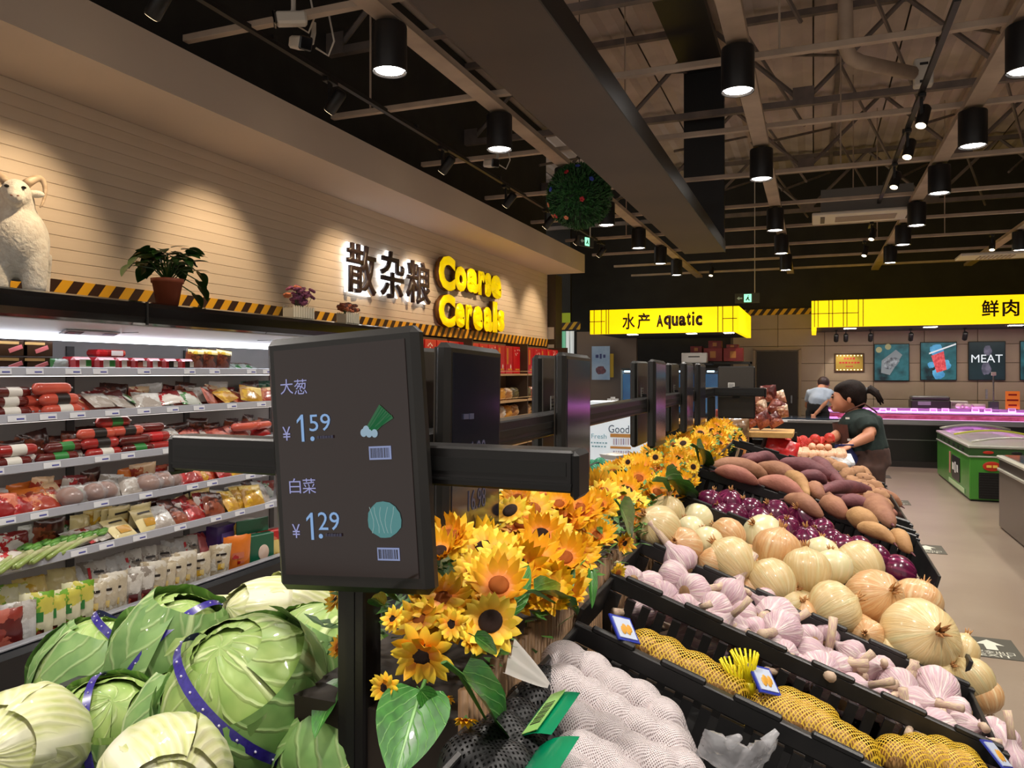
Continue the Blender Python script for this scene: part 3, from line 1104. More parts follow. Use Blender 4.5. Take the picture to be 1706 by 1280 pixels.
for i, (px, mk) in enumerate(items2):
    p = on_shelf(1, px, .05 + .05 * (i % 2))
    pouch('vacuum_pack', 'flat vacuum pack of sliced meat, %s along from the pink ham rolls' % ORD[i], 'packet', .17, .13, .028, PM[mk], p + Vector((0, 0, .014 + .012 * (i % 3))), (-.85 + rp_.uniform(-.2, .3), rp_.uniform(-.25, .25), PI / 2 + rp_.uniform(-.4, .4)), G2, i, crinkle=.2)
for i, px in enumerate((410, 430, 448)):
    p = on_shelf(1, px, .28)
    pouch('green_bag', 'upright green bag at the back of the second shelf, %s of three' % ORD[i], 'packet', .16, .17, .06, PM['dgreen'], p, (.1, 0, PI / 2), G2, i)

G3 = 'packs on the third chiller shelf'
for i, (px, dz, bk, mm, lb) in enumerate(((15, 0, .05, M_dsaus, M_lab_w), (40, 0, .1, M_dsaus, M_lab_w), (24, .06, .06, M_saus, M_lab_w), (95, 0, .05, M_dsaus, M_lab_g), (118, .0, .1, M_dsaus, M_lab_w), (105, .05, .07, M_dsaus, M_lab_g),
                                          (172, 0, .04, M_saus, M_lab_w), (166, .056, .05, M_saus, M_lab_d), (160, .11, .06, M_ham, M_lab_d), (140, .0, .12, M_saus, None), (135, .056, .12, M_ham, None), (188, .165, .09, M_saus, M_lab_g),
                                          (228, 0, .05, M_dsaus, M_lab_g), (222, .055, .06, M_dsaus, None), (210, .11, .07, M_ham, M_lab_d), (255, .06, .07, M_saus, M_lab_r), (268, 0, .05, M_saus, None), (246, .115, .1, M_dsaus, None))):
    p = on_shelf(2, px, bk)
    wh = 'by the frame edge' if px < 50 else ('in the low middle pile' if px < 130 else ('in a tall pile' if px < 195 else 'beside the shiny bags'))
    sausage('red cased sausage %s, third shelf, %s from the edge' % (wh, ORD[i]), .24, .03, mm, p + Vector((0, 0, .032 + dz)), (0, 0, rp_.uniform(-.08, .08)), G3, lb)
for i, (px, mk) in enumerate(((262, 'clear'), (285, 'clear'), (300, 'clear'), (318, 'snack'), (336, 'meat'), (352, 'redw'), (370, 'meat'), (388, 'clear'), (404, 'meat'), (420, 'redw'), (436, 'red'))):
    p = on_shelf(2, px, .06 + .04 * (i % 2))
    pouch('meat_pouch', 'shiny meat pouch on the third shelf, %s after the sausages' % ORD[i], 'packet', .17, .15, .05, PM[mk], p + Vector((0, 0, .02)), (-.95 + rp_.uniform(-.2, .2), rp_.uniform(-.2, .2), PI / 2 + rp_.uniform(-.3, .3)), G3, i, crinkle=.2)
for i, px in enumerate((405, 422, 438)):
    p = on_shelf(2, px, .06)
    sausage('brown glossy sausage near the display on the third shelf, %s of three' % ORD[i], .2, .028, M_ham, p + Vector((0, 0, .1)), (0, 0, .2 * i - .2), G3)

G4 = 'packs on the fourth chiller shelf'
for i, (px, mk) in enumerate(((5, 'red'), (25, 'redw'), (45, 'red'), (62, 'orange'), (80, 'snack'), (98, 'snack'))):
    p = on_shelf(3, px, .05 + .05 * (i % 2))
    pouch('chilli_pouch', 'red and orange pouch at the end of the fourth shelf, %s from the edge' % ORD[i], 'packet', .17, .15, .06, PM[mk], p, (-.7 + rp_.uniform(-.2, .2), rp_.uniform(-.2, .2), PI / 2 + rp_.uniform(-.3, .3)), G4, i, crinkle=.2)
M_bun = mat('bun_brown', (150, 88, 46), (126, 66, 36), scale=6, rough=.35, coat=.5)
M_filmc = mat('clear_film', (235, 238, 240), rough=.12, alpha=.22, coat=.6, bump=.8, bscale=26, c2=(225, 230, 235), scale=5)
bunm = MB().ell((0, 0, 0), (.062, .07, .055), 16, 10, nz=.06).mesh('bun', M_bun, True)
wr = MB()
wr.ell((0, 0, 0), (.074, .085, .062), 20, 12, nz=.22, ns=16)
wrap_me = wr.mesh('wrapper', M_filmc, True)
for i, px in enumerate((116, 156, 176, 246, 270, 284)):
    p = on_shelf(3, px, .07)
    t = thing('wrapped_bun', 'round brown bun in clear film on the fourth shelf, %s from the red pouches' % ORD[i], 'bread', p + Vector((0, 0, .056)), (0, .1, rp_.uniform(0, 3)), G4)
    link('bun', bunm, t)
    link('wrapper', wrap_me, t)
    if i in (0, 3):
        link('sticker', MB().ell((.058, .0, .02), (.008, .03, .025), 8, 6).mesh('sticker', M_lab_g, True), t)
for i, (px, mk) in enumerate(((190, 'clear'), (208, 'clear'), (226, 'clear'), (304, 'redw'), (322, 'red'), (340, 'yellow'), (138, 'clear'), (360, 'snack'), (378, 'red'), (398, 'yellow'))):
    p = on_shelf(3, px, .06 + .05 * (i % 2))
    pouch('bread_bag', 'crinkled bag among the buns on the fourth shelf, %s placed' % ORD[i], 'packet', .16, .14, .06, PM[mk], p, (-.75, rp_.uniform(-.2, .2), PI / 2 + rp_.uniform(-.4, .4)), G4, i, crinkle=.22)

G5 = 'packs on the fifth chiller shelf'
M_stalk = mat('stalk_pale', (206, 200, 160), (150, 172, 90), scale=4, stretch=(1, 1, 1), rough=.35, coat=.4)
M_leafy = mat('leafy_green', (60, 120, 40), (110, 160, 60), scale=20, rough=.4, coat=.3)
for i, (px, bk) in enumerate(((20, .04), (50, .05), (78, .06), (104, .07), (128, .08))):
    p = on_shelf(4, px, bk)
    t = thing('celery_bundle', 'film-wrapped bundle of pale green stalks on the fifth shelf, %s from the edge' % ORD[i], 'vegetable', p + Vector((0, 0, .012)), (.08, 0, .5 - .05 * i), G5)
    for k in range(4):
        build(MB().tube([(0.02 * (k - 1.5), -.17, .02), (.02 * (k - 1.5), 0, .025 + .01 * (k % 2)), (.018 * (k - 1.5), .16, .02)], [.012, .014, .01], 8), 'stalk', M_stalk, t, smooth=True)
    mb = MB()
    for k in range(7):
        mb.ell((.012 * (k - 3), .17 + .012 * (k % 3), .03 + .006 * (k % 2)), (.02, .045, .014), 7, 5, nz=.3)
    build(mb, 'leaf_tips', M_leafy, t, smooth=True)
for i, px in enumerate((10, 40)):
    p = on_shelf(4, px, .02)
    pouch('red_pouch', 'small pink and red pouch in front of the stalk bundles, %s of two' % ORD[i], 'packet', .14, .1, .03, PM['redw'], p + Vector((0, 0, .02)), (-1.1, 0, PI / 2 + .4 * i), G5, i)
for i, (px, mk) in enumerate(((150, 'clear'), (168, 'redw'), (185, 'clear'))):
    p = on_shelf(4, px, .08)
    pouch('egg_pouch', 'clear pouch with orange print before the cream packs, %s of three' % ORD[i], 'packet', .17, .14, .035, PM[mk], p + Vector((0, 0, .02)), (-1.1, 0, PI / 2 + .3), G5, i)
for i, (px, bk, rx) in enumerate(((172, .26, .1), (184, .24, .1), (196, .22, .1), (212, .06, -.9), (230, .2, .15), (252, .08, -.6))):
    p = on_shelf(4, px, bk)
    pouch('tofu_pack', 'cream coloured flat pack with black lettering on the fifth shelf, %s of six' % ORD[i], 'packet', .17, .15, .03, PM['cream'], p + Vector((0, 0, .01)), (rx, 0, PI / 2 + .12), G5, i, marks=((M_lab_d, 0, .115, .1, .012), (PM['yellow'], .01, .05, .09, .05)))
for i, (px, mk) in enumerate(((272, 'clear'), (288, 'brown'), (302, 'brown'), (318, 'redw'), (332, 'red'), (346, 'redw'), (360, 'brown'), (376, 'clear'), (392, 'yellow'), (410, 'yellow'), (426, 'yellow'), (442, 'clear'))):
    p = on_shelf(4, px, .07 + .05 * (i % 2))
    pouch('jerky_pouch', 'crinkled pouch past the cream packs on the fifth shelf, %s along' % ORD[i], 'packet', .17, .17, .06, PM[mk], p, (-.6 + rp_.uniform(-.2, .2), rp_.uniform(-.2, .2), PI / 2 + rp_.uniform(-.3, .3)), G5, i, crinkle=.2)

# second rows behind the front packs
rows_b = [(1, G2, 'second', ['meat', 'redw', 'clear', 'snack', 'green', 'brown'], 150), (2, G3, 'third', ['red', 'meat', 'brown', 'redw', 'clear'], 10), (3, G4, 'fourth', ['red', 'snack', 'orange', 'clear', 'brown', 'redw'], 0), (4, G5, 'fifth', ['cream', 'green', 'brown', 'clear', 'redw', 'yellow'], 20)]
for k, grp, nm_, kinds, p0_ in rows_b:
    for i in range(16):
        px = p0_ + i * (440 - p0_) / 15
        p = on_shelf(k, px, .24 + .03 * (i % 2))
        mk = kinds[(i * 5 + k) % len(kinds)]
        pouch('back_row_pack', 'pack at the back of the %s chiller shelf, %s from the edge' % (nm_, ORD[i]), 'packet', .17, .13 + .02 * (i % 3), .06, PM[mk], p, (.12 + rp_.uniform(-.25, .15), rp_.uniform(-.15, .15), PI / 2 + rp_.uniform(-.3, .3)), grp, i, crinkle=.22)

G6 = 'bags in the bottom tray of the chiller'


def in_tray(px, back, dz=0.0):
    xx = FX1 - .03 - back
    d = ray(px, 620)
    return Vector((xx, d.y / d.x * xx, .225 + dz))


def word_mark(t, s, w_, h_, loc, m, rot=RXL):
    link('lettering', fit_text(s, w_, h_, m, .001), t, loc, rot)


rowf = [(8, 'meat'), (30, 'clear'), (58, 'yg'), (82, 'yg'), (106, 'yg'), (128, 'yg'), (150, 'noodle'), (168, 'noodle'), (186, 'noodle'), (208, 'noodlew'), (230, 'noodlew'), (250, 'noodle'),
        (268, 'noodle'), (286, 'noodle'), (306, 'noodle'), (330, 'noodle'), (360, 'noodle'), (392, 'orange')]
names = {'yg': 'yellow and green noodle bag', 'noodle': 'cream noodle bag with printed face', 'noodlew': 'white noodle bag with red strip', 'clear': 'crinkled clear bag', 'meat': 'dark meat pouch', 'orange': 'bright orange bag'}
for i, (px, mk) in enumerate(rowf):
    p = in_tray(px, .1)
    mk_ = ()
    if mk == 'noodle':
        mk_ = ((M_lab_d, 0, .2, .07, .014), (M_lab_r, 0, .045, .1, .018), (PM['yellow'], .005, .12, .045, .04), (M_lab_d, -.01, .155, .03, .012))
    elif mk == 'noodlew':
        mk_ = ((M_lab_r, -.03, .13, .014, .17), (PM['meat'], .03, .1, .05, .06))
    elif mk == 'yg':
        mk_ = ((M_lab_g, 0, .16, .06, .05), (PM['brown'], .01, .07, .05, .05))
    elif mk == 'orange':
        mk_ = ((PM['red'], 0, .15, .08, .04), (PM['red'], .02, .1, .05, .02))
    pouch('noodle_bag', '%s, %s from the edge, front tray row' % (names[mk], ORD[i]), 'packet', .15 if mk != 'orange' else .19, .24 + .02 * (i % 3), .06, PM[mk], p, (.16 + rp_.uniform(-.05, .05), rp_.uniform(-.05, .05), PI / 2 - .5 + rp_.uniform(-.1, .1)), G6, i, marks=mk_, crinkle=.16)
rowb = [(5, 'yg'), (32, 'yg'), (60, 'yellow'), (86, 'cream'), (112, 'cream'), (136, 'clear'), (160, 'noodlew'), (182, 'clear'), (204, 'clear'), (226, 'noodlew'), (248, 'noodlew'), (272, 'noodlew'), (296, 'clear'), (318, 'noodlew'), (340, 'pink'), (360, 'purple'), (376, 'purple')]
for i, (px, mk) in enumerate(rowb):
    p = in_tray(px, .3, .10)
    pouch('shiny_bag', 'bag in the back row of the chiller tray, %s from the edge' % ORD[i], 'packet', .16, .2, .07, PM[mk], p, (-.55 + rp_.uniform(-.15, .15), rp_.uniform(-.1, .1), PI / 2 - .3 + rp_.uniform(-.2, .2)), G6, i, crinkle=.25,
          marks=((M_lab_r, -.03, .1, .015, .1), (M_lab_d, .02, .12, .06, .012)) if mk == 'noodlew' else ())
p = in_tray(428, .1)
t = thing('egg_carton', 'dark green carton with an egg picture at the end of the chiller tray', 'carton', p, (0, 0, -.25), G6)
bx('box', (0, 0, .12), (.07, .24, .24), PM['dgreen'], t, .006)
bx('raised_flap', (-.05, .0, .29), (.012, .26, .1), PM['dgreen'], t, .003)
build(MB().ell((.036, .03, .11), (.004, .045, .055), 14, 10), 'egg_picture', mat('egg_print', (206, 160, 130), (230, 226, 220), scale=3, rough=.4), t, smooth=True)
p = in_tray(452, .1)
t = thing('egg_carton', 'red and yellow carton beyond the dark green egg carton', 'carton', p, (0, 0, -.25), G6)
bx('box', (0, 0, .12), (.07, .22, .24), PM['red'], t, .006)
bx('band', (.037, 0, .12), (.003, .2, .1), PM['yellow'], t)
p = in_tray(398, .26, .1)
t = thing('yellow_tub', 'yellow lidded tub standing behind the orange bag', 'tub', p, (0, 0, 0), G6)
build(MB().box((0, 0, .12), (.1, .17, .2), .02), 'tub', PM['yellow'], t)
bx('white_lid', (.03, 0, .226), (.12, .15, .012), M_lab_w, t, .004)
p = in_tray(375, .28, .1)
t = thing('purple_box', 'dark purple carton left of the yellow tub', 'carton', p, (0, 0, 0), G6)
bx('box', (0, 0, .12), (.1, .26, .2), PM['purple'], t, .004)
bx('panel', (.052, 0, .14), (.002, .18, .06), mat('lilac_print', (120, 100, 170), rough=.4), t)

# ================================================================ things on top of the chiller
TOPZ = 2.005
# ram figure
p = at(28, 470, x=-3.82)
ram = thing('ram_figure', 'white plush ram figure with curled horns on the chiller top', 'figurine', (p.x, p.y, TOPZ), (0, 0, .9))
M_wool = mat('wool', (232, 228, 218), (216, 208, 196), scale=30, rough=.9, bump=.7, bscale=60, sheen=.4)
mb = MB()
mb.ell((0, .0, .26), (.15, .17, .2), 20, 14)
mb.ell((-.02, .05, .36), (.13, .14, .15), 18, 12)
mb.ell((0, -.02, .46), (.085, .09, .1), 16, 12)
mb.ell((0, -.07, .5), (.07, .085, .075), 16, 12)
mb.ell((0, -.13, .465), (.045, .06, .045), 14, 10)
for sx in (-1, 1):
    mb.tube([(sx * .075, -.06, .24), (sx * .08, -.08, .12), (sx * .08, -.085, 0)], [.07, .062, .055], 12)
    mb.tube([(sx * .08, .1, .22), (sx * .09, .12, .1), (sx * .09, .11, 0)], [.08, .06, .055], 12)
remeshed(mb, 'body', M_wool, .014, 5, ram)
M_horn = mat('horn', (206, 184, 160), (180, 156, 130), scale=4, stretch=(1, 1, 12), rough=.5)
for sx in (-1, 1):
    pts, rad = [], []
    for i in range(15):
        a = i / 14 * 4.0
        r_ = .07
        pts.append((sx * (.045 + .05 * math.sin(min(a, 3.2) / 2.2)), -.04 + r_ * (1 - math.cos(a)) * .75, .56 + r_ * math.sin(a) * .95 - .012 * i * .5))
        rad.append(.024 * (1 - i / 17))
    pts = [(sx * (.04 + .085 * math.sin(i / 14 * 2.3)), -.05 + .05 * math.sin(i / 14 * 3.0), .555 + .055 * math.sin(i / 14 * 4.2) - .06 * (i / 14) ** 2) for i in range(15)]
    build(MB().tube(pts, rad, 10), 'horn', M_horn, ram, smooth=True)
    build(MB().ell((sx * .085, -.06, .51), (.04, .015, .02), 10, 6), 'ear', M_wool, ram, smooth=True)
    build(MB().ell((sx * .036, -.143, .52), (.012, .008, .008), 8, 6), 'eye', mat('eye_black', (16, 14, 14), rough=.2), ram, smooth=True)
    build(MB().ell((sx * .014, -.189, .468), (.006, .004, .004), 6, 5), 'nostril', mat('nose_pink', (150, 110, 96), rough=.6), ram, smooth=True)

# potted plant with heart-shaped leaves
M_leafd = mat('pothos_leaf', (34, 66, 24), (52, 92, 34), scale=10, rough=.35, coat=.2)
M_terra = mat('terracotta', (150, 74, 46), (136, 64, 40), scale=6, rough=.6)


def leaf_mesh(L, W, m, cup=.15, droop=.25, tip=1.4, n=8, name='leaf', wav=0.0):
    mb = MB()

    def fn(u, v):
        a = 2 * u - 1
        wv = W / 2 * math.sin(PI * min(1, v * .92 + .08) ** (1 / tip)) ** .8
        z = cup * abs(a) * wv - droop * L * v * v + wav * math.sin(v * 16) * abs(a) * W
        return Vector((a * wv, v * L, z))
    mb.grid(fn, 4, n)
    return mb.mesh(name, m, True)


p = at(279, 480, x=-3.62)
pot = thing('potted_pothos', 'leafy green pothos in a terracotta pot on the chiller top', 'potted plant', (p.x, p.y, TOPZ))
build(MB().lathe([(.0001, 0), (.062, 0), (.085, .13), (.092, .13), (.094, .155), (.084, .155), (.08, .13), (.0001, .12)], 22), 'pot', M_terra, pot, smooth=True)
lm = leaf_mesh(.11, .085, M_leafd, tip=1.8)
rl_ = random.Random(21)
for i in range(70):
    a = rl_.uniform(0, 2 * PI)
    e = rl_.uniform(.25, 1.35)
    rr_ = rl_.uniform(.03, .18) * (1.15 - e * .35)
    h = .17 + rl_.uniform(0, .05) + .14 * (e / 1.35)
    q = Vector((math.cos(a) * rr_, math.sin(a) * rr_, h - .4 * max(0, rr_ - .15)))
    link('leaf', lm, pot, q, (rl_.uniform(-.5, .4), rl_.uniform(-.4, .4), a - PI / 2 + rl_.uniform(-.6, .6)), rl_.uniform(.7, 1.15))
    if i % 2 == 0:
        build(MB().tube([(0, 0, .13), (q.x * .5, q.y * .5, h * .95), tuple(q)], .004, 5), 'stem', M_leafd, pot)
for i, (dx, dy, dz) in enumerate(((.0, -.27, .21), (.0, -.22, .26), (.02, .24, .22), (.0, .27, .13), (.02, .2, .08), (.0, .25, .17))):
    link('leaf', lm, pot, (dx, dy, dz), (-.6, .2, PI if dy < 0 else 0), 1.0)
    build(MB().tube([(0, 0, .13), (dx, dy * .5, dz + .04), (dx, dy, dz)], .004, 5), 'stem', M_leafd, pot)

M_fence = mat('white_picket', (214, 206, 186), rough=.6)
M_purp = mat('petal_purple', (110, 56, 96), (150, 84, 120), scale=14, rough=.6)
M_pdark = mat('petal_plum', (66, 50, 62), (150, 80, 50), scale=12, rough=.6)


def picket_pot(px, py, w_, label, pm, spiky):
    p = at(px, py, x=-3.6)
    t = thing('picket_planter', label, 'potted plant', (p.x, p.y, TOPZ))
    k = int(w_ / .028)
    for i in range(k):
        for s, xx in ((1, .045), (-1, -.045)):
            mb = MB()
            mb.prism([(-.011, 0), (.011, 0), (.011, .075), (0, .088), (-.011, .075)], -.003, .003)
            build(mb, 'picket', M_fence, t, (xx, -w_ / 2 + (i + .5) * w_ / k, 0), (0, 0, PI / 2))
    bx('box', (0, 0, .035), (.08, w_ * .96, .07), M_fence, t)
    rr2 = random.Random(px)
    for i in range(40):
        a, rr3 = rr2.uniform(0, 6.28), rr2.uniform(.0, w_ * .58)
        h = .09 + rr2.uniform(.01, .06 + (.08 if spiky else .0))
        q = Vector((math.cos(a) * rr3 * .5, math.sin(a) * rr3, h))
        mb = MB()
        for kk in range(6):
            c_ = Vector((math.cos(kk * 1.05), math.sin(kk * 1.05), .3)) * .016
            mb.ell(c_, (.017, .017, .011), 6, 4)
        build(mb, 'blossom', pm if rr2.random() < .8 else MATS['fl_orange'], t, q, (rr2.uniform(-.5, .5), rr2.uniform(-.5, .5), 0), True)
        if i % 2:
            build(MB().tube([(0, q.y * .5, .06), tuple(q)], .002, 4), 'stem', M_leafd, t)


picket_pot(498, 500, .26, 'purple flowers in a white picket box on the chiller top, larger of two', M_purp, True)
picket_pot(580, 515, .2, 'plum and orange flowers in a small white picket box on the chiller top', M_pdark, False)

# ================================================================ cereal rack past the chiller
rk = thing('cereal_rack', 'wooden wall shelving under the yellow letters, filled with red gift boxes', 'shelf', (WX - .1, 9.3, 0))
wl2 = mat('rack_wood', (196, 160, 116), (180, 142, 100), scale=3, stretch=(6, 1, 6), rough=.5)
RK = [(1.575, 0), (1.215, 0), (.97, 0), (.62, 0)]
bx('back', (.13, 0, 1.0), (.02, 5.7, 2.0), mat('rack_back', (110, 84, 62), rough=.6), rk)
for z, _ in RK:
    s = bx('shelf_board', (.3, 0, z - .012), (.34, 5.7, .024), wl2, rk)
    bx('guard_rail', (.475, 0, z + .035), (.006, 5.7, .006), mat('rail_wood', (214, 180, 130), rough=.5), s)
for i in range(4):
    bx('upright', (.3, -2.85 + 1.9 * i, 1.0), (.34, .03, 2.0), mat('rack_dark', (70, 54, 42), rough=.5), rk)
GB = 'red gift boxes on the cereal rack'
M_gift = mat('gift_red', (206, 24, 34), (190, 16, 26), scale=3, rough=.3, coat=.3)
M_gold = mat('gift_gold', (224, 150, 50), rough=.35, metal=.3)
M_gw = mat('gift_white', (236, 220, 206), rough=.4)
gmb = MB().box((0, 0, .19), (.12, .27, .38), .004).mesh('box', M_gift)
for i in range(19):
    y = 6.62 + i * .29
    t = thing('gift_box', 'red gift box with gold print on the upper cereal shelf, %s from the chiller' % ORD[i], 'gift box', (WX + .3 - .1, y, 1.576), (0, 0, 0), GB)
    link('box', gmb, t)
    if i % 3 == 0:
        for k in range(7):
            build(MB().ell((.062, rl_.uniform(-.11, .11), .36 - rl_.uniform(0, .1)), (.003, .012, .01), 6, 4), 'blossom_print', M_gw, t)
    else:
        bx('gold_panel', (.062, -.06, .24), (.003, .05, .22), M_gold, t)
        build(MB().lathe([(.0001, .06), (.025, .06), (.03, .1), (.012, .16), (.012, .2), (.0001, .2)], 10), 'bottle_print', M_gw, t, (.05, .06, 0), (0, 0, 0), True, (.5, 1, 1))
    bx('lower_print', (.062, .02, .06), (.003, .16, .02), M_gold, t)
GC = 'grain bags on the cereal rack'
gm = [P('grain_tan', (200, 150, 96), (176, 120, 70), (222, 196, 160), scale=20), P('grain_white', (222, 206, 190), (206, 180, 150), (230, 224, 214), scale=20), P('grain_olive', (96, 84, 52), (120, 106, 70), scale=16), P('grain_gold', (214, 150, 60), (190, 120, 40), scale=16), P('grain_red', (170, 80, 60), (210, 150, 120), scale=16)]
for r_, (z, lab) in enumerate(((1.216, 'middle'), (.971, 'lower'))):
    for i in range(22):
        y = 6.6 + i * .25
        pouch('grain_bag', 'plump grain bag on the %s cereal shelf, %s from the chiller' % (lab, ORD[i]), 'packet', .2, .17, .14, gm[(i * 2 + r_ * 3 + i // 3) % 5], (WX + .22, y, z), (-.15, rp_.uniform(-.1, .1), PI / 2), GC, i, crinkle=.2)
# bag of red things past the rack
# ================================================================ the produce stand
SLOPE = .28
ANG = math.atan(SLOPE)
M_deck = mat('stand_black', (26, 25, 26), rough=.5)
st = thing('produce_stand', 'long black two-sided sloping produce stand under the crates', 'stand', (0, 0, 0))
bx('base', (-.43, 2.35, .42), (1.3, 4.9, .84), M_deck, st, .01)
mb = MB()
mb.prism([(-.28, 1.17), (.235, 1.02), (.235, .84), (-.28, .84)], .3, 3.3)
build(mb, 'right_deck', M_deck, st)
mb = MB()
mb.prism([(-1.15, .95), (-.5, 1.13), (-.5, .84), (-1.15, .84)], .2, 4.2)
build(mb, 'left_deck', M_deck, st)
mb = MB()
mb.prism([(-.28, 1.06), (.3, .98), (.3, .84), (-.28, .84)], 3.3, 5.4)
build(mb, 'far_deck', M_deck, st)
bx('left_edge_board', (-1.16, 2.3, .96), (.02, 4.2, .24), M_deck, st)


SLOF = {}


def onplane(px, py, z0, off=0.0, x0=-.27):
    """ray hits the tilted top plane z = z0 - sl (x - x0) + off of the crate whose top edge is z0"""
    sl = SLOF[z0]
    d = ray(px, py)
    t = (EYE - z0 - off - sl * x0) / (-d.z - sl * d.x)
    return Vector((0, 0, EYE)) + d * t


# ---------------------------------------------------------------- crates
M_crate = mat('crate_black', (24, 24, 25), (34, 33, 33), scale=18, rough=.38, spec=.5)
CL, CH = .52, .13
RIM = .024       # the rims stand this far above the heaps


def wall_mb(L=CL, H=CH, th=.007, slots=True):
    mb = MB()
    mb.box((L / 2, 0, -.011), (L, th, .022), .0015)
    mb.box((L / 2, 0, -H + .018), (L, th, .036), .0015)
    if not slots:
        mb.box((L / 2, 0, -H / 2), (L, th, H - .04))
    x = .012
    prev = 0.0
    k = 0
    while x < L - .02 and slots:
        if k % 9 == 8:
            w0, x1 = x, x + .028
        else:
            w0, x1 = x, x + .0125
        mb.box(((prev + x1) / 2 if k == 0 else (x + x1) / 2, 0, -H / 2), ((x1 - prev) if k == 0 else (x1 - x), th, H - .05))
        x = x1 + .0098
        prev = x1
        k += 1
    if slots:
        mb.box(((x + L) / 2 - .003, 0, -H / 2), (L - x + .006, th, H - .05))
    for i in range(6):                        # raised tabs along the rim
        mb.box((.03 + i * (L - .06) / 5.3 + .02, 0, .002), (.055, th * 1.15, .008), .002)
    mb.box((L / 2, .004, -.003), (L, .012, .004), .001)
    return mb


wall_me = wall_mb().mesh('side_wall', M_crate)
end_cache = {}


def crate(y0, y1, z0, label, near=True):
    t = thing('plastic_crate', label, 'crate', (-.27, y0, z0 + RIM), (0, math.atan(SLOF[z0]), 0), 'black slotted produce crates')
    if near:
        link('side_wall', wall_me, t, (0, .006, 0))
    link('side_wall', wall_me, t, (0, y1 - y0 - .006, 0))
    wy = y1 - y0
    bx('crate_floor', (CL / 2, wy / 2, -CH + .003), (CL - .004, wy - .008, .005), M_crate, t)
    for xx in (.004, CL - .004):
        e = MB().box((xx, wy / 2, -.03), (.006, wy - .012, .05), .001).box((xx, wy / 2, -CH + .02), (.006, wy - .012, .04), .001)
        build(e, 'end_wall', M_crate, t)
    return t


CR = {'net': (.44, .905, 1.272), 'yellow': (.915, 1.085, 1.288), 'garlic': (1.095, 1.285, 1.295), 'onion': (1.297, 1.645, 1.318), 'red': (1.657, 2.0, 1.333), 'yam': (2.01, 2.135, 1.338), 'sweet': (2.147, 2.86, 1.334)}
for k_, sl_ in (('net', .345), ('yellow', .35), ('garlic', .365), ('onion', .335), ('red', .285), ('yam', .28), ('sweet', .275)):
    SLOF[CR[k_][2]] = sl_
AN = {k_: math.atan(SLOF[v_[2]]) for k_, v_ in CR.items()}
crate(*CR['net'], label='black slotted crate holding the white netted garlic', near=False)
crate(*CR['yellow'], label='narrow black slotted crate holding yellow net bags', near=False)
crate(*CR['garlic'], label='black slotted crate full of loose purple-striped garlic', near=False)
crate(*CR['onion'], label='black slotted crate heaped with yellow onions', near=False)
crate(*CR['red'], label='black slotted crate of red onions', near=False)
crate(*CR['yam'], label='narrow black crate with long pale yams')
crate(*CR['sweet'], label='wide black crate heaped with sweet potatoes')


def incrate(px, py, key, off, r_):
    """a point of the heap in a crate, kept between the crate's two walls"""
    y0, y1, z0 = CR[key]
    p = onplane(px, py, z0, off)
    y = min(max(p.y, y0 + r_), y1 + r_ * .2)
    return at(px, py, y=y)


# ---------------------------------------------------------------- garlic
M_garlic = mat('garlic_skin', (222, 210, 204), (190, 156, 168), (214, 202, 194), scale=3.0, stretch=(9, .55, 1), coord='UV', rough=.5, bump=.35, bscale=7, ramp=(.35, .7), rnd=.06, sss=.1)
M_gstem = mat('garlic_stem', (206, 190, 150), (176, 140, 140), scale=5, stretch=(6, 1, 1), coord='UV', rough=.6)
M_groot = mat('garlic_root', (170, 136, 96), (130, 100, 70), scale=60, rough=.9)


def garlic_parts(seed, long_stem):
    rg = random.Random(seed)
    nl = rg.choice([7, 8, 9])
    ph = rg.uniform(0, 6)

    def rf(th, k):
        return 1 + .07 * (abs(math.cos(nl * th / 2 + ph)) - .5) * math.sin(PI * min(1, k * 1.1)) + .05 * math.sin(th + seed) * math.sin(PI * k)
    pr = [(.004, .001), (.012, -.001), (.02, .003), (.0265, .011), (.0275, .02), (.0245, .03), (.018, .038), (.011, .044), (.0075, .05), (.006, .056)]
    b_ = MB().lathe(pr, 28, rf).mesh('bulb', M_garlic, True)
    L = .045 if long_stem else .014
    c = rg.uniform(-.016, .016)
    s_ = MB().tube([(0, 0, .05), (c * .4, 0, .054 + L * .5), (c, c * .5, .054 + L)], [.0066, .0058, .0068], 9).mesh('stem', M_gstem, True)
    r_ = MB().lathe([(.0001, -.003), (.008, -.003), (.011, .001)], 10).mesh('root_plate', M_groot, True)
    return b_, s_, r_


GARL = [garlic_parts(i, i % 2 == 0) for i in range(6)]
rg = random.Random(31)


def garlic(loc, size, label, group, kind=None, tilt=None):
    k = rg.randrange(6) if kind is None else kind
    if tilt is None:
        tilt = (rg.uniform(-1.9, 1.9), rg.uniform(-1.7, 1.7), rg.uniform(0, 6.28))
    s = size / .054
    q = Euler(tilt).to_matrix()
    t = thing('garlic_bulb', label, 'garlic', Vector(loc) - q @ Vector((0, 0, .024 * s)), tilt, group, s)
    for nme, me in zip(('bulb', 'stem', 'root_plate'), GARL[k]):
        link(nme, me, t)
    return t


def zone_labels(items, fmt, zones):
    """items: (px,py,...); a label per item from the zone along the slope and its place within it"""
    n_ = len(zones)
    xs = [i[0] for i in items]
    lo, hi = min(xs), max(xs) + 1
    buckets = {}
    for k, it in enumerate(items):
        buckets.setdefault(int((it[0] - lo) / (hi - lo) * n_), []).append(k)
    out = [None] * len(items)
    for z, ks in buckets.items():
        ks.sort(key=lambda k: items[k][1])
        for j, k in enumerate(ks):
            pos = 'alone' if len(ks) == 1 else ('%s from the back' % ORD[j] if j < len(ks) - 1 else 'nearest the viewer')
            out[k] = fmt % (zones[z], pos)
    return out


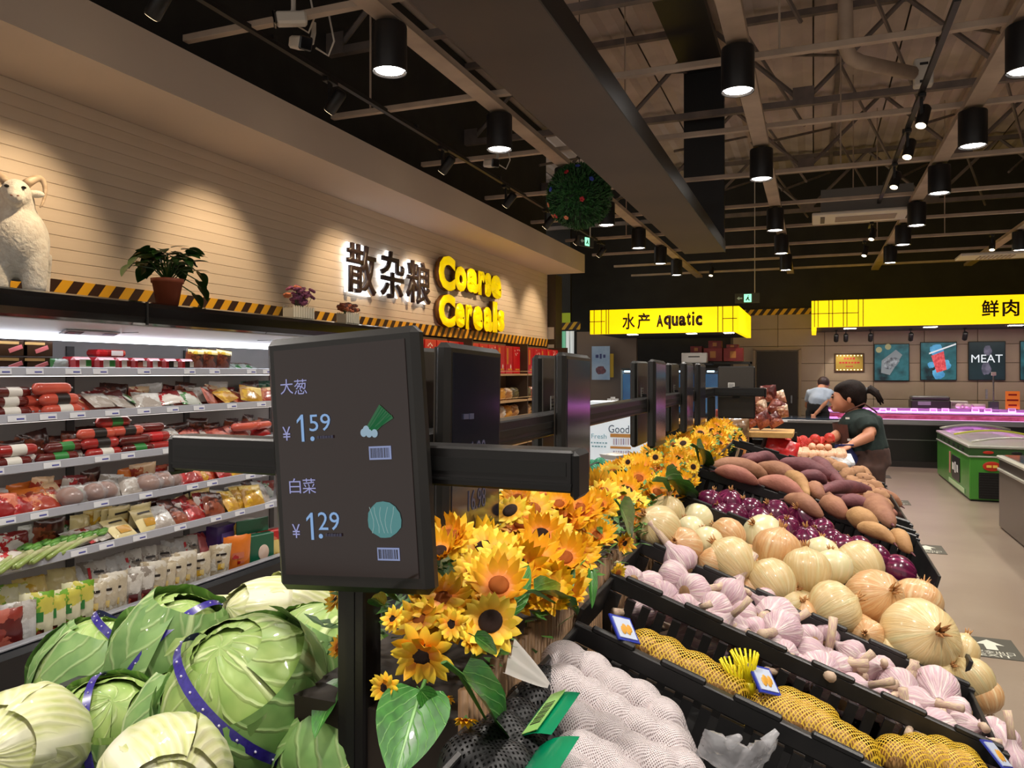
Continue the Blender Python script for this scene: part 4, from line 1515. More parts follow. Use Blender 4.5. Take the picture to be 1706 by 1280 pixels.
GL = [(1218, 987, 60), (1236, 1026, 50), (1226, 1048, 46), (1291, 1030, 74), (1261, 1056, 40), (1304, 1091, 48), (1354, 1094, 60), (1325, 1115, 45), (1375, 1059, 42), (1396, 1112, 40), (1375, 1142, 50), (1416, 1088, 45), (1425, 1147, 42),
      (1452, 1112, 42), (1473, 1120, 42), (1499, 1145, 60), (1467, 1174, 55), (1559, 1154, 76), (1514, 1195, 50), (1556, 1222, 76), (1609, 1213, 55), (1654, 1225, 50), (1618, 1248, 46), (1674, 1240, 44), (1048, 967, 38), (1078, 974, 50), (1125, 962, 55),
      (1105, 995, 42), (1158, 985, 60), (1139, 1012, 46), (1188, 1015, 56), (1175, 1043, 42), (1200, 1042, 44), (1250, 1075, 42), (1160, 1025, 40), (1280, 1075, 44), (1345, 1062, 42), (1440, 1172, 44), (1590, 1185, 50), (1532, 1172, 46), (1640, 1262, 46), (1690, 1268, 50), (1585, 1250, 44), (1270, 1000, 40), (1405, 1165, 42), (1490, 1205, 42)]
zones5 = ['at the planter end of the crate', 'in the upper part of the crate', 'in the middle of the crate', 'in the lower part of the crate', 'at the aisle end of the crate']
labs = zone_labels(GL, 'purple-streaked garlic bulb %s, %s', zones5)
for (px, py, d), lb in zip(GL, labs):
    p = onplane(px, py, CR['garlic'][2], .0)
    t_ = p.y / ray(px, py).y
    sz = min(.075, max(.042, d / FPX * t_))
    p = incrate(px, py, 'garlic', -.002 + sz * .1, sz * .5)
    garlic(p, sz, lb, 'loose garlic in the crate')
for i in range(46):
    u, v = rg.uniform(.03, .48), rg.uniform(.03, .165)
    p = Vector((-.27 + u * math.cos(AN['garlic']), CR['garlic'][0] + v, CR['garlic'][2] - u * math.sin(AN['garlic']) - .035))
    garlic(p, rg.uniform(.046, .056), 'garlic bulb half buried under the top layer of its crate', 'loose garlic in the crate')
# three bulbs with stems turned to the viewer
for px, py, tl in ((1300, 1058, (1.35, .25, -.3)), (1365, 1128, (1.2, .6, 0)), (1130, 938, (-.35, -.75, 0))):
    p = incrate(px, py - 6, 'garlic', .02, .03)
    garlic(p, .056, 'garlic bulb with a long stalk %s' % {1300: 'pointing straight at the viewer', 1365: 'pointing down to the yellow nets', 1130: 'pointing up by the crate wall'}[px], 'loose garlic in the crate', 0, tl)

# ---------------------------------------------------------------- onions
M_onion = mat('onion_skin', (218, 202, 158), (204, 176, 124), (208, 202, 156), scale=2.2, stretch=(10, .5, 1), coord='UV', rough=.36, coat=.15, bump=.2, bscale=8, rnd=.09, ramp=(.3, .7))
M_onion2 = mat('onion_skin_coppery', (214, 184, 138), (198, 148, 98), (220, 202, 160), scale=2.5, stretch=(9, .5, 1), coord='UV', rough=.36, coat=.15, bump=.2, bscale=8, rnd=.08, ramp=(.3, .7))
M_onionw = mat('onion_skin_pale', (232, 220, 188), (214, 206, 160), (226, 208, 168), scale=2.2, stretch=(10, .5, 1), coord='UV', rough=.34, coat=.15, rnd=.06, ramp=(.3, .7))
M_onionr = mat('onion_skin_red', (110, 22, 66), (76, 14, 48), (150, 48, 94), scale=2.4, stretch=(9, .5, 1), coord='UV', rough=.22, coat=.5, rnd=.15, ramp=(.3, .7))
M_oneck = mat('onion_neck', (190, 140, 84), (150, 100, 56), scale=20, rough=.8)


def onion_parts(m, seed):
    ro = random.Random(seed)
    fl = ro.uniform(.82, .98)

    def rf(th, k):
        return 1 + .025 * math.sin(3 * th + seed) * math.sin(PI * k) + .012 * math.sin(7 * th + seed)
    pr = [(.002, -.5 * fl), (.12, -.492 * fl), (.27, -.43 * fl), (.39, -.31 * fl), (.47, -.14 * fl), (.5, .03 * fl), (.475, .2 * fl), (.4, .345 * fl), (.28, .445 * fl), (.16, .505 * fl), (.075, .545 * fl), (.05, .6 * fl)]
    b_ = MB().lathe(pr, 26, rf).mesh('bulb', m, True)
    mb = MB()
    for i in range(7):
        a = i * .9 + ro.uniform(0, .6)
        mb.tube([(math.cos(a) * .03, math.sin(a) * .03, .52 * fl), (math.cos(a) * .06, math.sin(a) * .06, .62 * fl), (math.cos(a) * .1, math.sin(a) * .1, .66 * fl + ro.uniform(0, .09))], [.03, .022, .006], 5)
    n_ = mb.mesh('dry_neck', M_oneck, True)
    mb = MB()
    for i in range(14):
        a = i * .45 + ro.uniform(0, .3)
        r_ = ro.uniform(.08, .16)
        mb.tube([(math.cos(a) * .03, math.sin(a) * .03, -.48 * fl), (math.cos(a) * r_, math.sin(a) * r_, -.52 * fl - ro.uniform(.0, .08))], [.008, .003], 4)
    r_ = mb.mesh('root_tuft', M_oneck, True)
    return b_, n_, r_


ON = {k: [onion_parts(m, i * 3 + j) for j in range(3)] for i, (k, m) in enumerate((('y', M_onion), ('c', M_onion2), ('w', M_onionw), ('r', M_onionr)))}


def onion(loc, size, kind, label, group, tilt=None, cat='onion', nm='yellow_onion'):
    if tilt is None:
        tilt = (rg.uniform(-1.2, 1.2), rg.uniform(-1.2, 1.2), rg.uniform(0, 6.28))
    t = thing(nm, label, cat, loc, tilt, group, size)
    for n_, me in zip(('bulb', 'dry_neck', 'root_tuft'), ON[kind][rg.randrange(3)]):
        link(n_, me, t)
    return t


OL = [(1112, 856, 58, 'y'), (1097, 883, 78, 'y'), (1161, 866, 54, 'w'), (1151, 885, 42, 'w'), (1178, 905, 54, 'w'), (1141, 910, 62, 'c'), (1213, 893, 60, 'c'), (1219, 936, 80, 'y'), (1271, 891, 66, 'w'), (1294, 918, 80, 'c'), (1285, 972, 82, 'y'),
      (1343, 955, 80, 'y'), (1387, 947, 64, 'w'), (1368, 922, 56, 'w'), (1432, 943, 78, 'y'), (1389, 1015, 94, 'y'), (1455, 997, 92, 'c'), (1528, 1003, 78, 'c'), (1528, 1062, 124, 'y'), (1600, 1086, 52, 'y'), (1559, 1125, 64, 'y'), (1621, 1133, 74, 'y'),
      (1339, 1028, 50, 'c'), (1250, 988, 44, 'c'), (1443, 1060, 60, 'c'), (1637, 1160, 74, 'c'), (1190, 940, 50, 'c'), (1310, 1010, 50, 'y'), (1480, 1090, 56, 'y')]
labs = zone_labels(OL, 'yellow onion %s, %s', zones5)
for (px, py, d, k), lb in zip(OL, labs):
    if d > 100:
        lb = 'largest pale green-gold onion, resting on the heap above the garlic'
    z0 = CR['onion'][2]
    p = onplane(px, py, z0, .01)
    t_ = p.y / ray(px, py).y
    sz = min(.118, max(.055, d / FPX * t_ * 1.0))
    p = incrate(px, py, 'onion', sz * .2, sz * .45)
    tl = (1.1, .25, .3) if d > 100 else None
    onion(p, sz, k, lb, 'loose yellow onions in the crate', tl)
for i in range(34):
    u, v = rg.uniform(.04, .47), rg.uniform(.05, .3)
    p = Vector((-.27 + u * math.cos(AN['onion']), CR['onion'][0] + v, CR['onion'][2] - u * math.sin(AN['onion']) - .04))
    onion(p, rg.uniform(.065, .08), rg.choice('ycw'), 'yellow onion half buried under the top layer of its crate', 'loose yellow onions in the crate')
RL = [(1182, 837, 42), (1215, 837, 44), (1223, 864, 54), (1250, 850, 42), (1290, 858, 50), (1340, 864, 58), (1343, 901, 52), (1385, 903, 42), (1403, 912, 42), (1495, 955, 64), (1265, 868, 40), (1310, 880, 40), (1432, 915, 38), (1460, 930, 38), (1195, 856, 36), (1370, 885, 40)]
labs = zone_labels(RL, 'glossy red onion %s, %s', zones5)
for (px, py, d), lb in zip(RL, labs):
    z0 = CR['red'][2]
    p = onplane(px, py, z0, 0)
    t_ = p.y / ray(px, py).y
    sz = min(.1, max(.055, d / FPX * t_))
    onion(incrate(px, py, 'red', sz * .1, sz * .5), sz, 'r', lb, 'loose red onions in the crate', nm='red_onion')
for i in range(22):
    u, v = rg.uniform(.04, .47), rg.uniform(.05, .3)
    onion(Vector((-.27 + u * math.cos(AN['red']), CR['red'][0] + v, CR['red'][2] - u * math.sin(AN['red']) - .05)), rg.uniform(.06, .075), 'r', 'red onion half buried under the top layer of its crate', 'loose red onions in the crate', nm='red_onion')

# ---------------------------------------------------------------- sweet potatoes, potatoes, yams
SPM = {'b': mat('sweet_brown', (166, 118, 88), (140, 92, 70), scale=16, rough=.7, bump=.4, bscale=40, rnd=.08), 'p': mat('sweet_purple', (122, 70, 74), (98, 54, 60), scale=16, rough=.65, bump=.4, bscale=40, rnd=.08),
       'o': mat('sweet_ochre', (186, 144, 94), (160, 118, 74), scale=16, rough=.7, bump=.4, bscale=40), 'k': mat('sweet_pink', (176, 116, 96), (150, 90, 78), scale=16, rough=.7, bump=.4, bscale=40)}


def sweet(a, b_, r_, mk, label, bend=.0, group='heap of sweet potatoes'):
    a, b_ = Vector(a), Vector(b_)
    mid = (a + b_) / 2
    d = b_ - a
    t = thing('sweet_potato', label, 'sweet potato', mid, (0, 0, 0), group)
    side = Vector((-d.y, d.x, 0)).normalized()
    pts, rad = [], []
    sd = rg.uniform(0, 9)
    for i in range(15):
        k = i / 14
        q = (k - .5) * d + Vector((0, 0, bend)) * math.sin(PI * k) + side * .012 * math.sin(k * 4 + sd)
        pts.append(q)
        w_ = max(.0, math.sin(PI * (k * .96 + .02))) ** .62
        rad.append(r_ * (.1 + .9 * w_) * (1 + .13 * noise.noise(Vector((k * 5, sd, 0)))))
    mb = MB()
    mb.tube(pts, rad, 14)
    for j, v in enumerate(mb.v):
        q = Vector(v)
        mb.v[j] = tuple(q * (1 + .03 * noise.noise(q * 40 + Vector((sd, 0, 0)))))
    build(mb, 'root', SPM[mk], t, smooth=True)
    for e, q in ((0, pts[0]), (1, pts[-1])):
        dirn = (pts[0] - pts[1]) if e == 0 else (pts[-1] - pts[-2])
        build(MB().tube([q, q + dirn.normalized() * .012], [r_ * .13, r_ * .05], 6), 'root_tip', SPM['p'], t)


SW = [(1192, 778, 1272, 793, 'b', 30), (1192, 786, 1262, 806, 'k', 24), (1240, 766, 1302, 771, 'p', 22), (1258, 778, 1342, 808, 'b', 28), (1298, 772, 1388, 797, 'p', 28), (1262, 803, 1342, 830, 'k', 28), (1296, 789, 1352, 826, 'o', 22), (1350, 766, 1406, 808, 'p', 24),
      (1328, 795, 1377, 805, 'p', 22), (1374, 820, 1444, 817, 'p', 24), (1304, 833, 1374, 860, 'b', 28), (1362, 840, 1416, 862, 'b', 30), (1408, 862, 1466, 884, 'o', 36), (1452, 838, 1484, 874, 'b', 40), (1474, 893, 1526, 920, 'o', 26), (1400, 835, 1450, 852, 'p', 24), (1440, 880, 1480, 905, 'o', 24), (1345, 815, 1378, 832, 'b', 26)]
labs = zone_labels([((s[0] + s[2]) / 2, (s[1] + s[3]) / 2) for s in SW], 'sweet potato %s, %s', zones5)
for (x0, y0, x1, y1, mk, wpx), lb in zip(SW, labs):
    z0 = CR['sweet'][2]
    a, b_ = onplane(x0, y0, z0, .03), onplane(x1, y1, z0, .03)
    t_ = a.y / ray(x0, y0).y
    col_ = {'b': 'brown', 'p': 'purple-skinned', 'o': 'ochre', 'k': 'pinkish'}[mk]
    sweet(a, b_, wpx / 2 / FPX * t_ * 1.05, mk, col_ + ' ' + lb, .012)
for i in range(26):
    u, v = rg.uniform(.06, .5), rg.uniform(.06, .62)
    c = Vector((-.27 + u * math.cos(AN['sweet']), CR['sweet'][0] + v, CR['sweet'][2] - u * math.sin(AN['sweet']) - .02 + .02 * rg.random()))
    d = Vector((rg.uniform(.6, 1), rg.uniform(-.6, .6), -.25)) * .075
    sweet(c - d, c + d, rg.uniform(.022, .028), rg.choice('bpk'), 'sweet potato half buried low in the heap', .01)
M_potato = mat('potato_skin', (178, 134, 96), (156, 112, 80), scale=20, rough=.75, bump=.3, bscale=50, rnd=.08)
potm = [MB().ell((0, 0, 0), (.034, .026, .024), 16, 10, nz=.25, ns=6, seed=i * 2.0).mesh('tuber', M_potato, True) for i in range(3)]
PL = [(1410, 792), (1426, 788), (1441, 800), (1456, 812), (1420, 806), (1446, 820), (1464, 828), (1470, 842), (1438, 790), (1452, 836), (1432, 812), (1400, 782), (1384, 774)]
labs = zone_labels(PL, 'small round potato past the sweet potatoes %s, %s', ['on the planter side', 'mid-row', 'by the aisle'])
pe = MB().ell((0, 0, 0), (.003, .003, .0015), 6, 4).mesh('eye', SPM['p'], True)
for (px, py), lb in zip(PL, labs):
    p = onplane(px, py, CR['sweet'][2], .02)
    t = thing('potato', lb, 'potato', p, (rg.uniform(-.5, .5), rg.uniform(-.5, .5), rg.uniform(0, 6)), 'loose potatoes by the aisle')
    link('tuber', potm[rg.randrange(3)], t)
    for e in ((.01, -.024, .004), (-.012, -.022, .008), (.004, .0, .0235)):
        link('eye', pe, t, e)
M_yam = mat('yam_skin', (206, 176, 140), (184, 150, 114), scale=10, rough=.7)
for i, (x0, y0, x1, y1, w_) in enumerate(((1178, 800, 1395, 868, 9), (1205, 800, 1420, 880, 8), (1176, 812, 1300, 842, 8), (1390, 870, 1552, 950, 11), (1400, 862, 1500, 900, 8))):
    a, b_ = onplane(x0, y0, CR['yam'][2], .0), onplane(x1, y1, CR['yam'][2], .0)
    a.y = min(max(a.y, 2.03), 2.11)
    b_.y = min(max(b_.y, 2.03), 2.11)
    t = thing('chinese_yam', 'long thin pale yam, %s in the narrow crate beside the sweet potatoes' % ORD[i], 'yam', (a + b_) / 2, (0, 0, 0), 'long pale yams')
    d = (b_ - a) / 2
    build(MB().tube([-d, -d * .5 + Vector((0, .004, .006)), Vector((0, 0, .004)), d * .5 + Vector((0, -.004, .005)), d], [.007, .009, .009, .0085, .006], 9), 'root', M_yam, t, smooth=True)
    build(MB().tube([d, d * 1.06], [.005, .002], 6), 'root_tip', M_groot, t)


# ---------------------------------------------------------------- netted goods
def net_mat(name, col, scale, hole, rough=.5, uvs=(1, 1)):
    m = bpy.data.materials.new(name)
    m.use_nodes = True
    N, L = m.node_tree.nodes, m.node_tree.links
    b_ = N['Principled BSDF']
    b_.inputs['Base Color'].default_value = lin(col)
    b_.inputs['Roughness'].default_value = rough
    tc = N.new('ShaderNodeTexCoord')
    mp = N.new('ShaderNodeMapping')
    mp.inputs['Scale'].default_value = (scale * uvs[0], scale * uvs[1], scale)
    mp.inputs['Rotation'].default_value = (0, 0, .785)
    L.new(tc.outputs['UV'], mp.inputs[0])
    sp = N.new('ShaderNodeSeparateXYZ')
    L.new(mp.outputs[0], sp.inputs[0])
    mx = None
    for k in range(2):
        fr2 = N.new('ShaderNodeMath')
        fr2.operation = 'FRACT'
        L.new(sp.outputs[k], fr2.inputs[0])
        lt = N.new('ShaderNodeMath')
        lt.operation = 'LESS_THAN'
        lt.inputs[1].default_value = 1 - hole
        L.new(fr2.outputs[0], lt.inputs[0])
        if mx is None:
            mx = lt
        else:
            mm = N.new('ShaderNodeMath')
            mm.operation = 'MAXIMUM'
            L.new(mx.outputs[0], mm.inputs[0])
            L.new(lt.outputs[0], mm.inputs[1])
            L.new(mm.outputs[0], b_.inputs['Alpha'])
    MATS[name] = m
    return m


def lumpy(name, label, cat, centers, r_, m_in, m_net, group, inner='bulb', shell=1.06, res=44, inner_fn=None, soft=.1):
    """a net bag: items inside plus the net skin drawn tight over them"""
    c0 = sum((Vector(c) for c in centers), Vector()) / len(centers)
    t = thing(name, label, cat, c0, (0, 0, 0), group)
    loc = [Vector(c) - c0 for c in centers]
    for c in loc:
        if inner_fn:
            inner_fn(t, c)
    xs = [c.x for c in loc]
    ys = [c.y for c in loc]
    x0, x1, y0, y1 = min(xs) - r_, max(xs) + r_, min(ys) - r_, max(ys) + r_
    zb = min(c.z for c in loc) - r_ * .5

    def hgt(x, y):
        s = 0.0
        for c in loc:
            d2 = ((x - c.x) ** 2 + (y - c.y) ** 2) / (r_ * shell) ** 2
            if d2 < 2.2:
                h = c.z + r_ * shell * math.sqrt(max(0, 1 - d2)) if d2 < 1 else c.z - r_ * .9 * (d2 - 1)
                s += math.exp((h - zb) / (r_ * soft))
        return zb + (r_ * soft) * math.log(s) if s > 1 else None
    nx = res
    ny = max(8, int(res * (y1 - y0) / (x1 - x0)))
    mb = MB()
    idx = {}
    for j in range(ny + 1):
        for i in range(nx + 1):
            x, y = x0 + (x1 - x0) * i / nx, y0 + (y1 - y0) * j / ny
            h = hgt(x, y)
            if h is not None:
                idx[i, j] = mb.add([(x, y, h)])
    for j in range(ny):
        for i in range(nx):
            ks = [(i, j), (i + 1, j), (i + 1, j + 1), (i, j + 1)]
            if all(k in idx for k in ks):
                mb.face([idx[k] for k in ks], [((x0 + (x1 - x0) * k[0] / nx), (y0 + (y1 - y0) * k[1] / ny)) for k in ks])
    build(mb, 'net', m_net, t, smooth=True)
    return t, c0


M_netw = net_mat('net_white', (204, 194, 195), 520, .55)
M_nety = net_mat('net_yellow', (216, 176, 40), 300, .72)
M_netr = net_mat('net_red', (206, 40, 30), 160, .6)
M_gwhite = mat('garlic_white', (212, 198, 194), (190, 168, 174), scale=2.5, stretch=(8, .6, 1), coord='UV', rough=.45, rnd=.04, sss=.1)


def _gw():
    def rf(th, k):
        return 1 + .06 * (abs(math.cos(4 * th)) - .5) * math.sin(PI * k)
    return MB().lathe([(.004, -.022), (.016, -.022), (.025, -.014), (.0285, -.002), (.027, .009), (.02, .018), (.011, .024), (.005, .03), (.0005, .031)], 22, rf).mesh('bulb', M_gwhite, True)


gw_me = _gw()


def put_bulb(t, c):
    link('bulb', gw_me, t, c, (rg.uniform(-.8, .8), rg.uniform(-.8, .8), rg.uniform(0, 6)), rg.uniform(.84, .92))


NB = [(940, 1111), (982, 1130), (937, 1153), (1019, 1158), (1062, 1178), (977, 1177), (1015, 1203), (1097, 1207), (956, 1219), (1062, 1229), (1005, 1240), (1108, 1252), (1047, 1272), (965, 1273), (1000, 1290), (1090, 1292), (945, 1310), (1030, 1318), (1130, 1300)]
cs = [onplane(px, py, CR['net'][2], .005) for px, py in NB]
gb, gc0 = lumpy('garlic_net_bag', 'white net bag of pale garlic with a green barcode label', 'garlic', cs, .0275, None, M_netw, 'netted goods', inner_fn=put_bulb, shell=1.02, res=80, soft=.045)
# green label with barcode, wrapped round the end
pl_ = onplane(912, 1205, CR['net'][2], .03)
lab_rot = (0, .75, -.35)
lbm = mat('label_teal', (0, 132, 90), rough=.3, coat=.5)
lb_ = build(MB().grid(lambda u, v: Vector(((u - .5) * .05, (v - .5) * .062, .01 * math.cos((u - .5) * 2.5))), 6, 4), 'paper_label', lbm, gb, pl_ - gc0, (.25, -.5, -.25), True)
build(MB().box((.004, 0, .0108), (.018, .06, .0006)), 'label_stripe', mat('label_lime', (150, 200, 110), rough=.4), lb_)
for i in range(12):
    build(MB().box((.004, -.018 + i * .0028, .0113), (.012, .0006 + .0008 * (i % 3 == 0), .0004)), 'barcode_line', M_lab_d, lb_)
# white gathered neck of the net
tp = onplane(905, 1135, CR['net'][2], .02)
a_, b2 = onplane(848, 1096, CR['net'][2], .05), onplane(914, 1142, CR['net'][2], .03)
ax_ = (b2 - a_).normalized()
sd_ = ax_.cross(Vector((.4, -.6, .7))).normalized()
nk = MB().grid(lambda u, v: (a_ + (b2 - a_) * v - gc0) + sd_ * ((u - .5) * (.034 * (1 - v) ** .8 + .006)) + Vector((0, 0, .004 * math.sin(u * 14) * (1 - v))), 10, 8)
build(nk, 'gathered_neck', mat('neck_white', (224, 220, 214), rough=.5, alpha=.85), gb, smooth=True)
# second green label peeking at the frame edge
p = onplane(910, 1275, CR['net'][2], .03)
build(MB().grid(lambda u, v: Vector(((u - .5) * .05, (v - .5) * .05, .008 * math.cos((u - .5) * 2.5))), 6, 4), 'paper_label', lbm, gb, p - gc0, (.2, -.5, -.2), True)

M_shal = mat('shallot_tan', (196, 152, 92), (176, 128, 74), scale=14, rough=.5)
shm = MB().ell((0, 0, 0), (.02, .018, .018), 12, 8, nz=.2).mesh('root', M_shal, True)


def put_sh(t, c):
    link('ginger_piece', shm, t, c, (rg.uniform(-1, 1), rg.uniform(-1, 1), rg.uniform(0, 6)), rg.uniform(.8, .95))


M_ytie = mat('yellow_tie', (232, 214, 20), rough=.4)
YB = [[(1075, 1082), (1095, 1098), (1120, 1108), (1145, 1120), (1170, 1132), (1195, 1142), (1218, 1152), (1110, 1095), (1160, 1122), (1205, 1158)],
      [(1275, 1185), (1300, 1195), (1325, 1205), (1350, 1215), (1375, 1228), (1340, 1192), (1365, 1205), (1400, 1240), (1430, 1258), (1312, 1180), (1392, 1255)],
      [(1490, 1262), (1515, 1272), (1545, 1270), (1580, 1282), (1610, 1290), (1530, 1258), (1565, 1262), (1600, 1275)]]
whr = ['next to the planter, under the first blue tag', 'in the middle of its crate below the garlic', 'at the bottom edge of the frame']
for i, ls in enumerate(YB):
    cs = [incrate(px, py, 'yellow', -.004, .03) for px, py in ls]
    yb, c0 = lumpy('yellow_net_bag', 'yellow net bag of knobbly tan roots %s' % whr[i], 'net bag', cs, .022, None, M_nety, 'netted goods', inner_fn=put_sh, shell=1.12)
    if i < 2:
        q = cs[-1 if i == 0 else 0] - c0 + Vector((.03 if i == 0 else -.03, 0, .012))
        mb = MB()
        for k in range(16):
            a = k * .4
            mb.tube([q, q + Vector((math.cos(a) * .006 - .002, math.sin(a) * .006, .018)), q + Vector((math.cos(a) * .016 - .006, math.sin(a) * .014, .042))], [.0025, .002, .0012], 4)
        mb.tube([q + Vector((.0, 0, -.006)), q + Vector((0, 0, .008))], .007, 8)
        build(mb, 'tied_tuft', M_ytie, yb, smooth=True)
M_tagblue = mat('tag_blue_frame', (40, 56, 160), rough=.3, coat=.4)
M_tagpic = mat('tag_picture', (196, 206, 226), rough=.3, coat=.4)
for i, (px, py, rz) in enumerate(((1046, 1056, .6), (1275, 1140, .5), (1655, 1262, .7))):
    p = incrate(px, py, 'yellow', .015, .02) + Vector((0, -.02, .012))
    t = thing('blue_tag', 'small blue-edged picture tag %s' % ['leaning by the first crate wall', 'beside the yellow tuft', 'at the lower corner over the garlic'][i], 'label', p, (.7, .35, rz + .35), 'blue produce tags')
    bx('card', (0, 0, 0), (.036, .036, .002), M_tagblue, t)
    bx('picture', (0, 0, .0015), (.029, .029, .0012), M_tagpic, t)
    mb = MB()
    for k in range(4):
        mb.ell((-.005 + .004 * k, -.004 + .004 * (k % 2), .0025), (.004, .006, .0008), 8, 4)
    build(mb, 'ginger_print', mat('ginger_print', (206, 150, 50), rough=.4), t)
# clear plastic wrap lying at the bottom edge
for i, (px, py) in enumerate(((1200, 1278), (1236, 1292))):
    p = onplane(px, py, CR['net'][2], .045)
    t = thing('plastic_wrap', 'crumpled %s plastic bag in front of the slotted crate' % ['clear', 'milky'][i], 'plastic bag', p, (.5, .3, i * 1.2), 'plastic bags at the crate')
    build(pillow(.045, .04, .014, 4 + i, crinkle=.3), 'film', mat('wrap_film', (224, 224, 228), rough=.2, alpha=.4, coat=.5, bump=.8, bscale=30, c2=(210, 210, 214)), t, smooth=True)
    build(MB().tube([(0, 0, .036), (.006, 0, .05)], [.006, .003], 8), 'twisted_end', MATS['wrap_film'], t, smooth=True)
# dark net sack by the planter foot
M_netb = net_mat('net_black', (26, 26, 28), 240, .5)
M_sackin = mat('sack_dark', (34, 33, 34), rough=.7, bump=.5, bscale=90, c2=(24, 24, 24), scale=60)
cs = [onplane(px, py, CR['net'][2], -.0) for px, py in ((800, 1255), (835, 1235), (860, 1210), (882, 1180), (895, 1240), (870, 1265), (780, 1275), (905, 1150), (845, 1290), (905, 1290), (815, 1300))]
sm_ = MB().ell((0, 0, 0), (.024, .022, .02), 12, 8, nz=.15).mesh('lump', M_sackin, True)
lumpy('net_sack', 'black woven net sack wedged between planter and netted garlic', 'net bag', cs, .024, None, M_netb, 'netted goods', inner_fn=lambda t, c: link('lump', sm_, t, c))
# ================================================================ price display rail
RX_ = -.41
M_alu = mat('rail_black', (30, 28, 28), rough=.35, metal=.2)
M_alu2 = mat('rail_groove', (14, 14, 14), rough=.5)
M_bez = mat('display_case_black', (26, 25, 24), (32, 30, 28), scale=20, rough=.35, coat=.2)
M_back = mat('display_back', (62, 56, 50), rough=.4)
rail = thing('display_rail', 'black aluminium rail on posts carrying the price displays above the sunflowers', 'rail', (RX_, .64, 1.515))
b_ = bx('long_bar', (0, 1.38, 0), (.034, 2.74, .036), M_alu, rail, .002)
bx('groove', (.0165, 1.38, 0), (.003, 2.7, .01), M_alu2, b_)
bx('groove', (.0165, 1.38, -.012), (.003, 2.7, .003), M_alu2, b_)
for k, yy in enumerate((0.0, 2.76)):
    c = bx('cross_bar', (0, yy, 0), (.442, .034, .036), M_alu, rail, .002)
    bx('groove', (0, yy - .0168, .002), (.43, .002, .012), M_alu2, c)
    bx('groove', (0, yy - .0172, -.011), (.44, .003, .002), M_alu2, c)
    for s in (-1, 1):
        bx('end_cap', (s * .222, yy, -.003), (.008, .038, .042), M_black, c, .004)
    p_ = bx('post', (0, yy, -.36), (.031, .031, .68), M_alu, rail, .002)
    bx('groove', (0, yy - .0155, -.36), (.009, .002, .68), M_alu2, p_)

DW, DH = .156, .226
M_scr = mat('screen_dark', (20, 14, 15), rough=.1, coat=.5, emit=.05, ecol=(120, 84, 76))
M_scr2 = mat('screen_side', (16, 16, 20), rough=.12, coat=.6, emit=.03, ecol=(90, 90, 110))
M_ink = glow('screen_ink', (176, 178, 232), .55)
M_ink2 = glow('screen_ink_blue', (150, 190, 240), .6)
M_inkdim = glow('screen_ink_dim', (120, 118, 150), .16)
M_sticker = mat('sticker_white', (214, 210, 204), rough=.5)
case_me = MB().box((0, .0095, 0), (DW, .019, DH), .006).mesh('case', M_bez)
scr_me = MB().box((0, -.0005, .002), (DW - .022, .001, DH - .026)).mesh('screen', M_scr2)


def display(loc, rz, label, roll=0.0, m=None, back=True):
    """screen looks to local -Y"""
    t = thing('price_display', label, 'display', loc, (0, roll, rz), 'price displays on the rail')
    link('case', case_me, t)
    s = link('screen', scr_me if m is None else MB().box((0, -.0005, .002), (DW - .022, .001, DH - .026)).mesh('screen', m), t)
    if back:
        bk = bx('back_plate', (0, .0195, 0), (DW - .01, .002, DH - .01), M_back, t)
        bx('sticker', (.02, .021, .03), (.028, .001, .024), M_sticker, bk)
        for i in range(3):
            bx('sticker_line', (.02, .0218, .036 - i * .006), (.022, .0006, .002), M_lab_d, bk)
        bx('bracket', (0, .026, 0), (.03, .012, .05), M_alu, t)
    return t, s


dY = .597
dc = at(573, 771, y=dY)
ROLL = math.radians(-4.0)
K1 = 1.055
d1, s1 = display(dc, 0, 'large near price display showing 1.59 and 1.29 with a leek and a cabbage', ROLL, M_scr)
d1.scale = (K1, 1, K1)
Ri = Matrix.Rotation(-ROLL, 3, 'Y')


def loc1(px, py):
    q = Ri @ (at(px, py, y=dY) - dc)
    return Vector((q.x / K1, -.0016, q.z / K1))


def one_mesh(w_, h_, m):
    mb = MB()
    o = mb.add([(w_ * .1, -h_ / 2, 0), (w_ * .5, -h_ / 2, 0), (w_ * .5, h_ / 2, 0), (w_ * .2, h_ / 2, 0), (-w_ * .5, h_ * .3, 0), (-w_ * .5, h_ * .18, 0), (w_ * .1, h_ * .34, 0)])
    mb.face([o, o + 1, o + 2, o + 3, o + 6])
    mb.face([o + 3, o + 4, o + 5, o + 6])
    return mb.mesh('lettering', m)


def ink(s, x0, y0, x1, y1, m, name='lettering', one=False):
    a, b_ = loc1(x0, (y0 + y1) / 2), loc1(x1, (y0 + y1) / 2)
    c, d = loc1((x0 + x1) / 2, y0), loc1((x0 + x1) / 2, y1)
    me = one_mesh(abs(b_.x - a.x), abs(c.z - d.z), m) if one else fit_text(s, abs(b_.x - a.x), abs(c.z - d.z), m, 0)
    link(name, me, s1, ((a.x + b_.x) / 2, -.0018, (c.z + d.z) / 2), RX90)


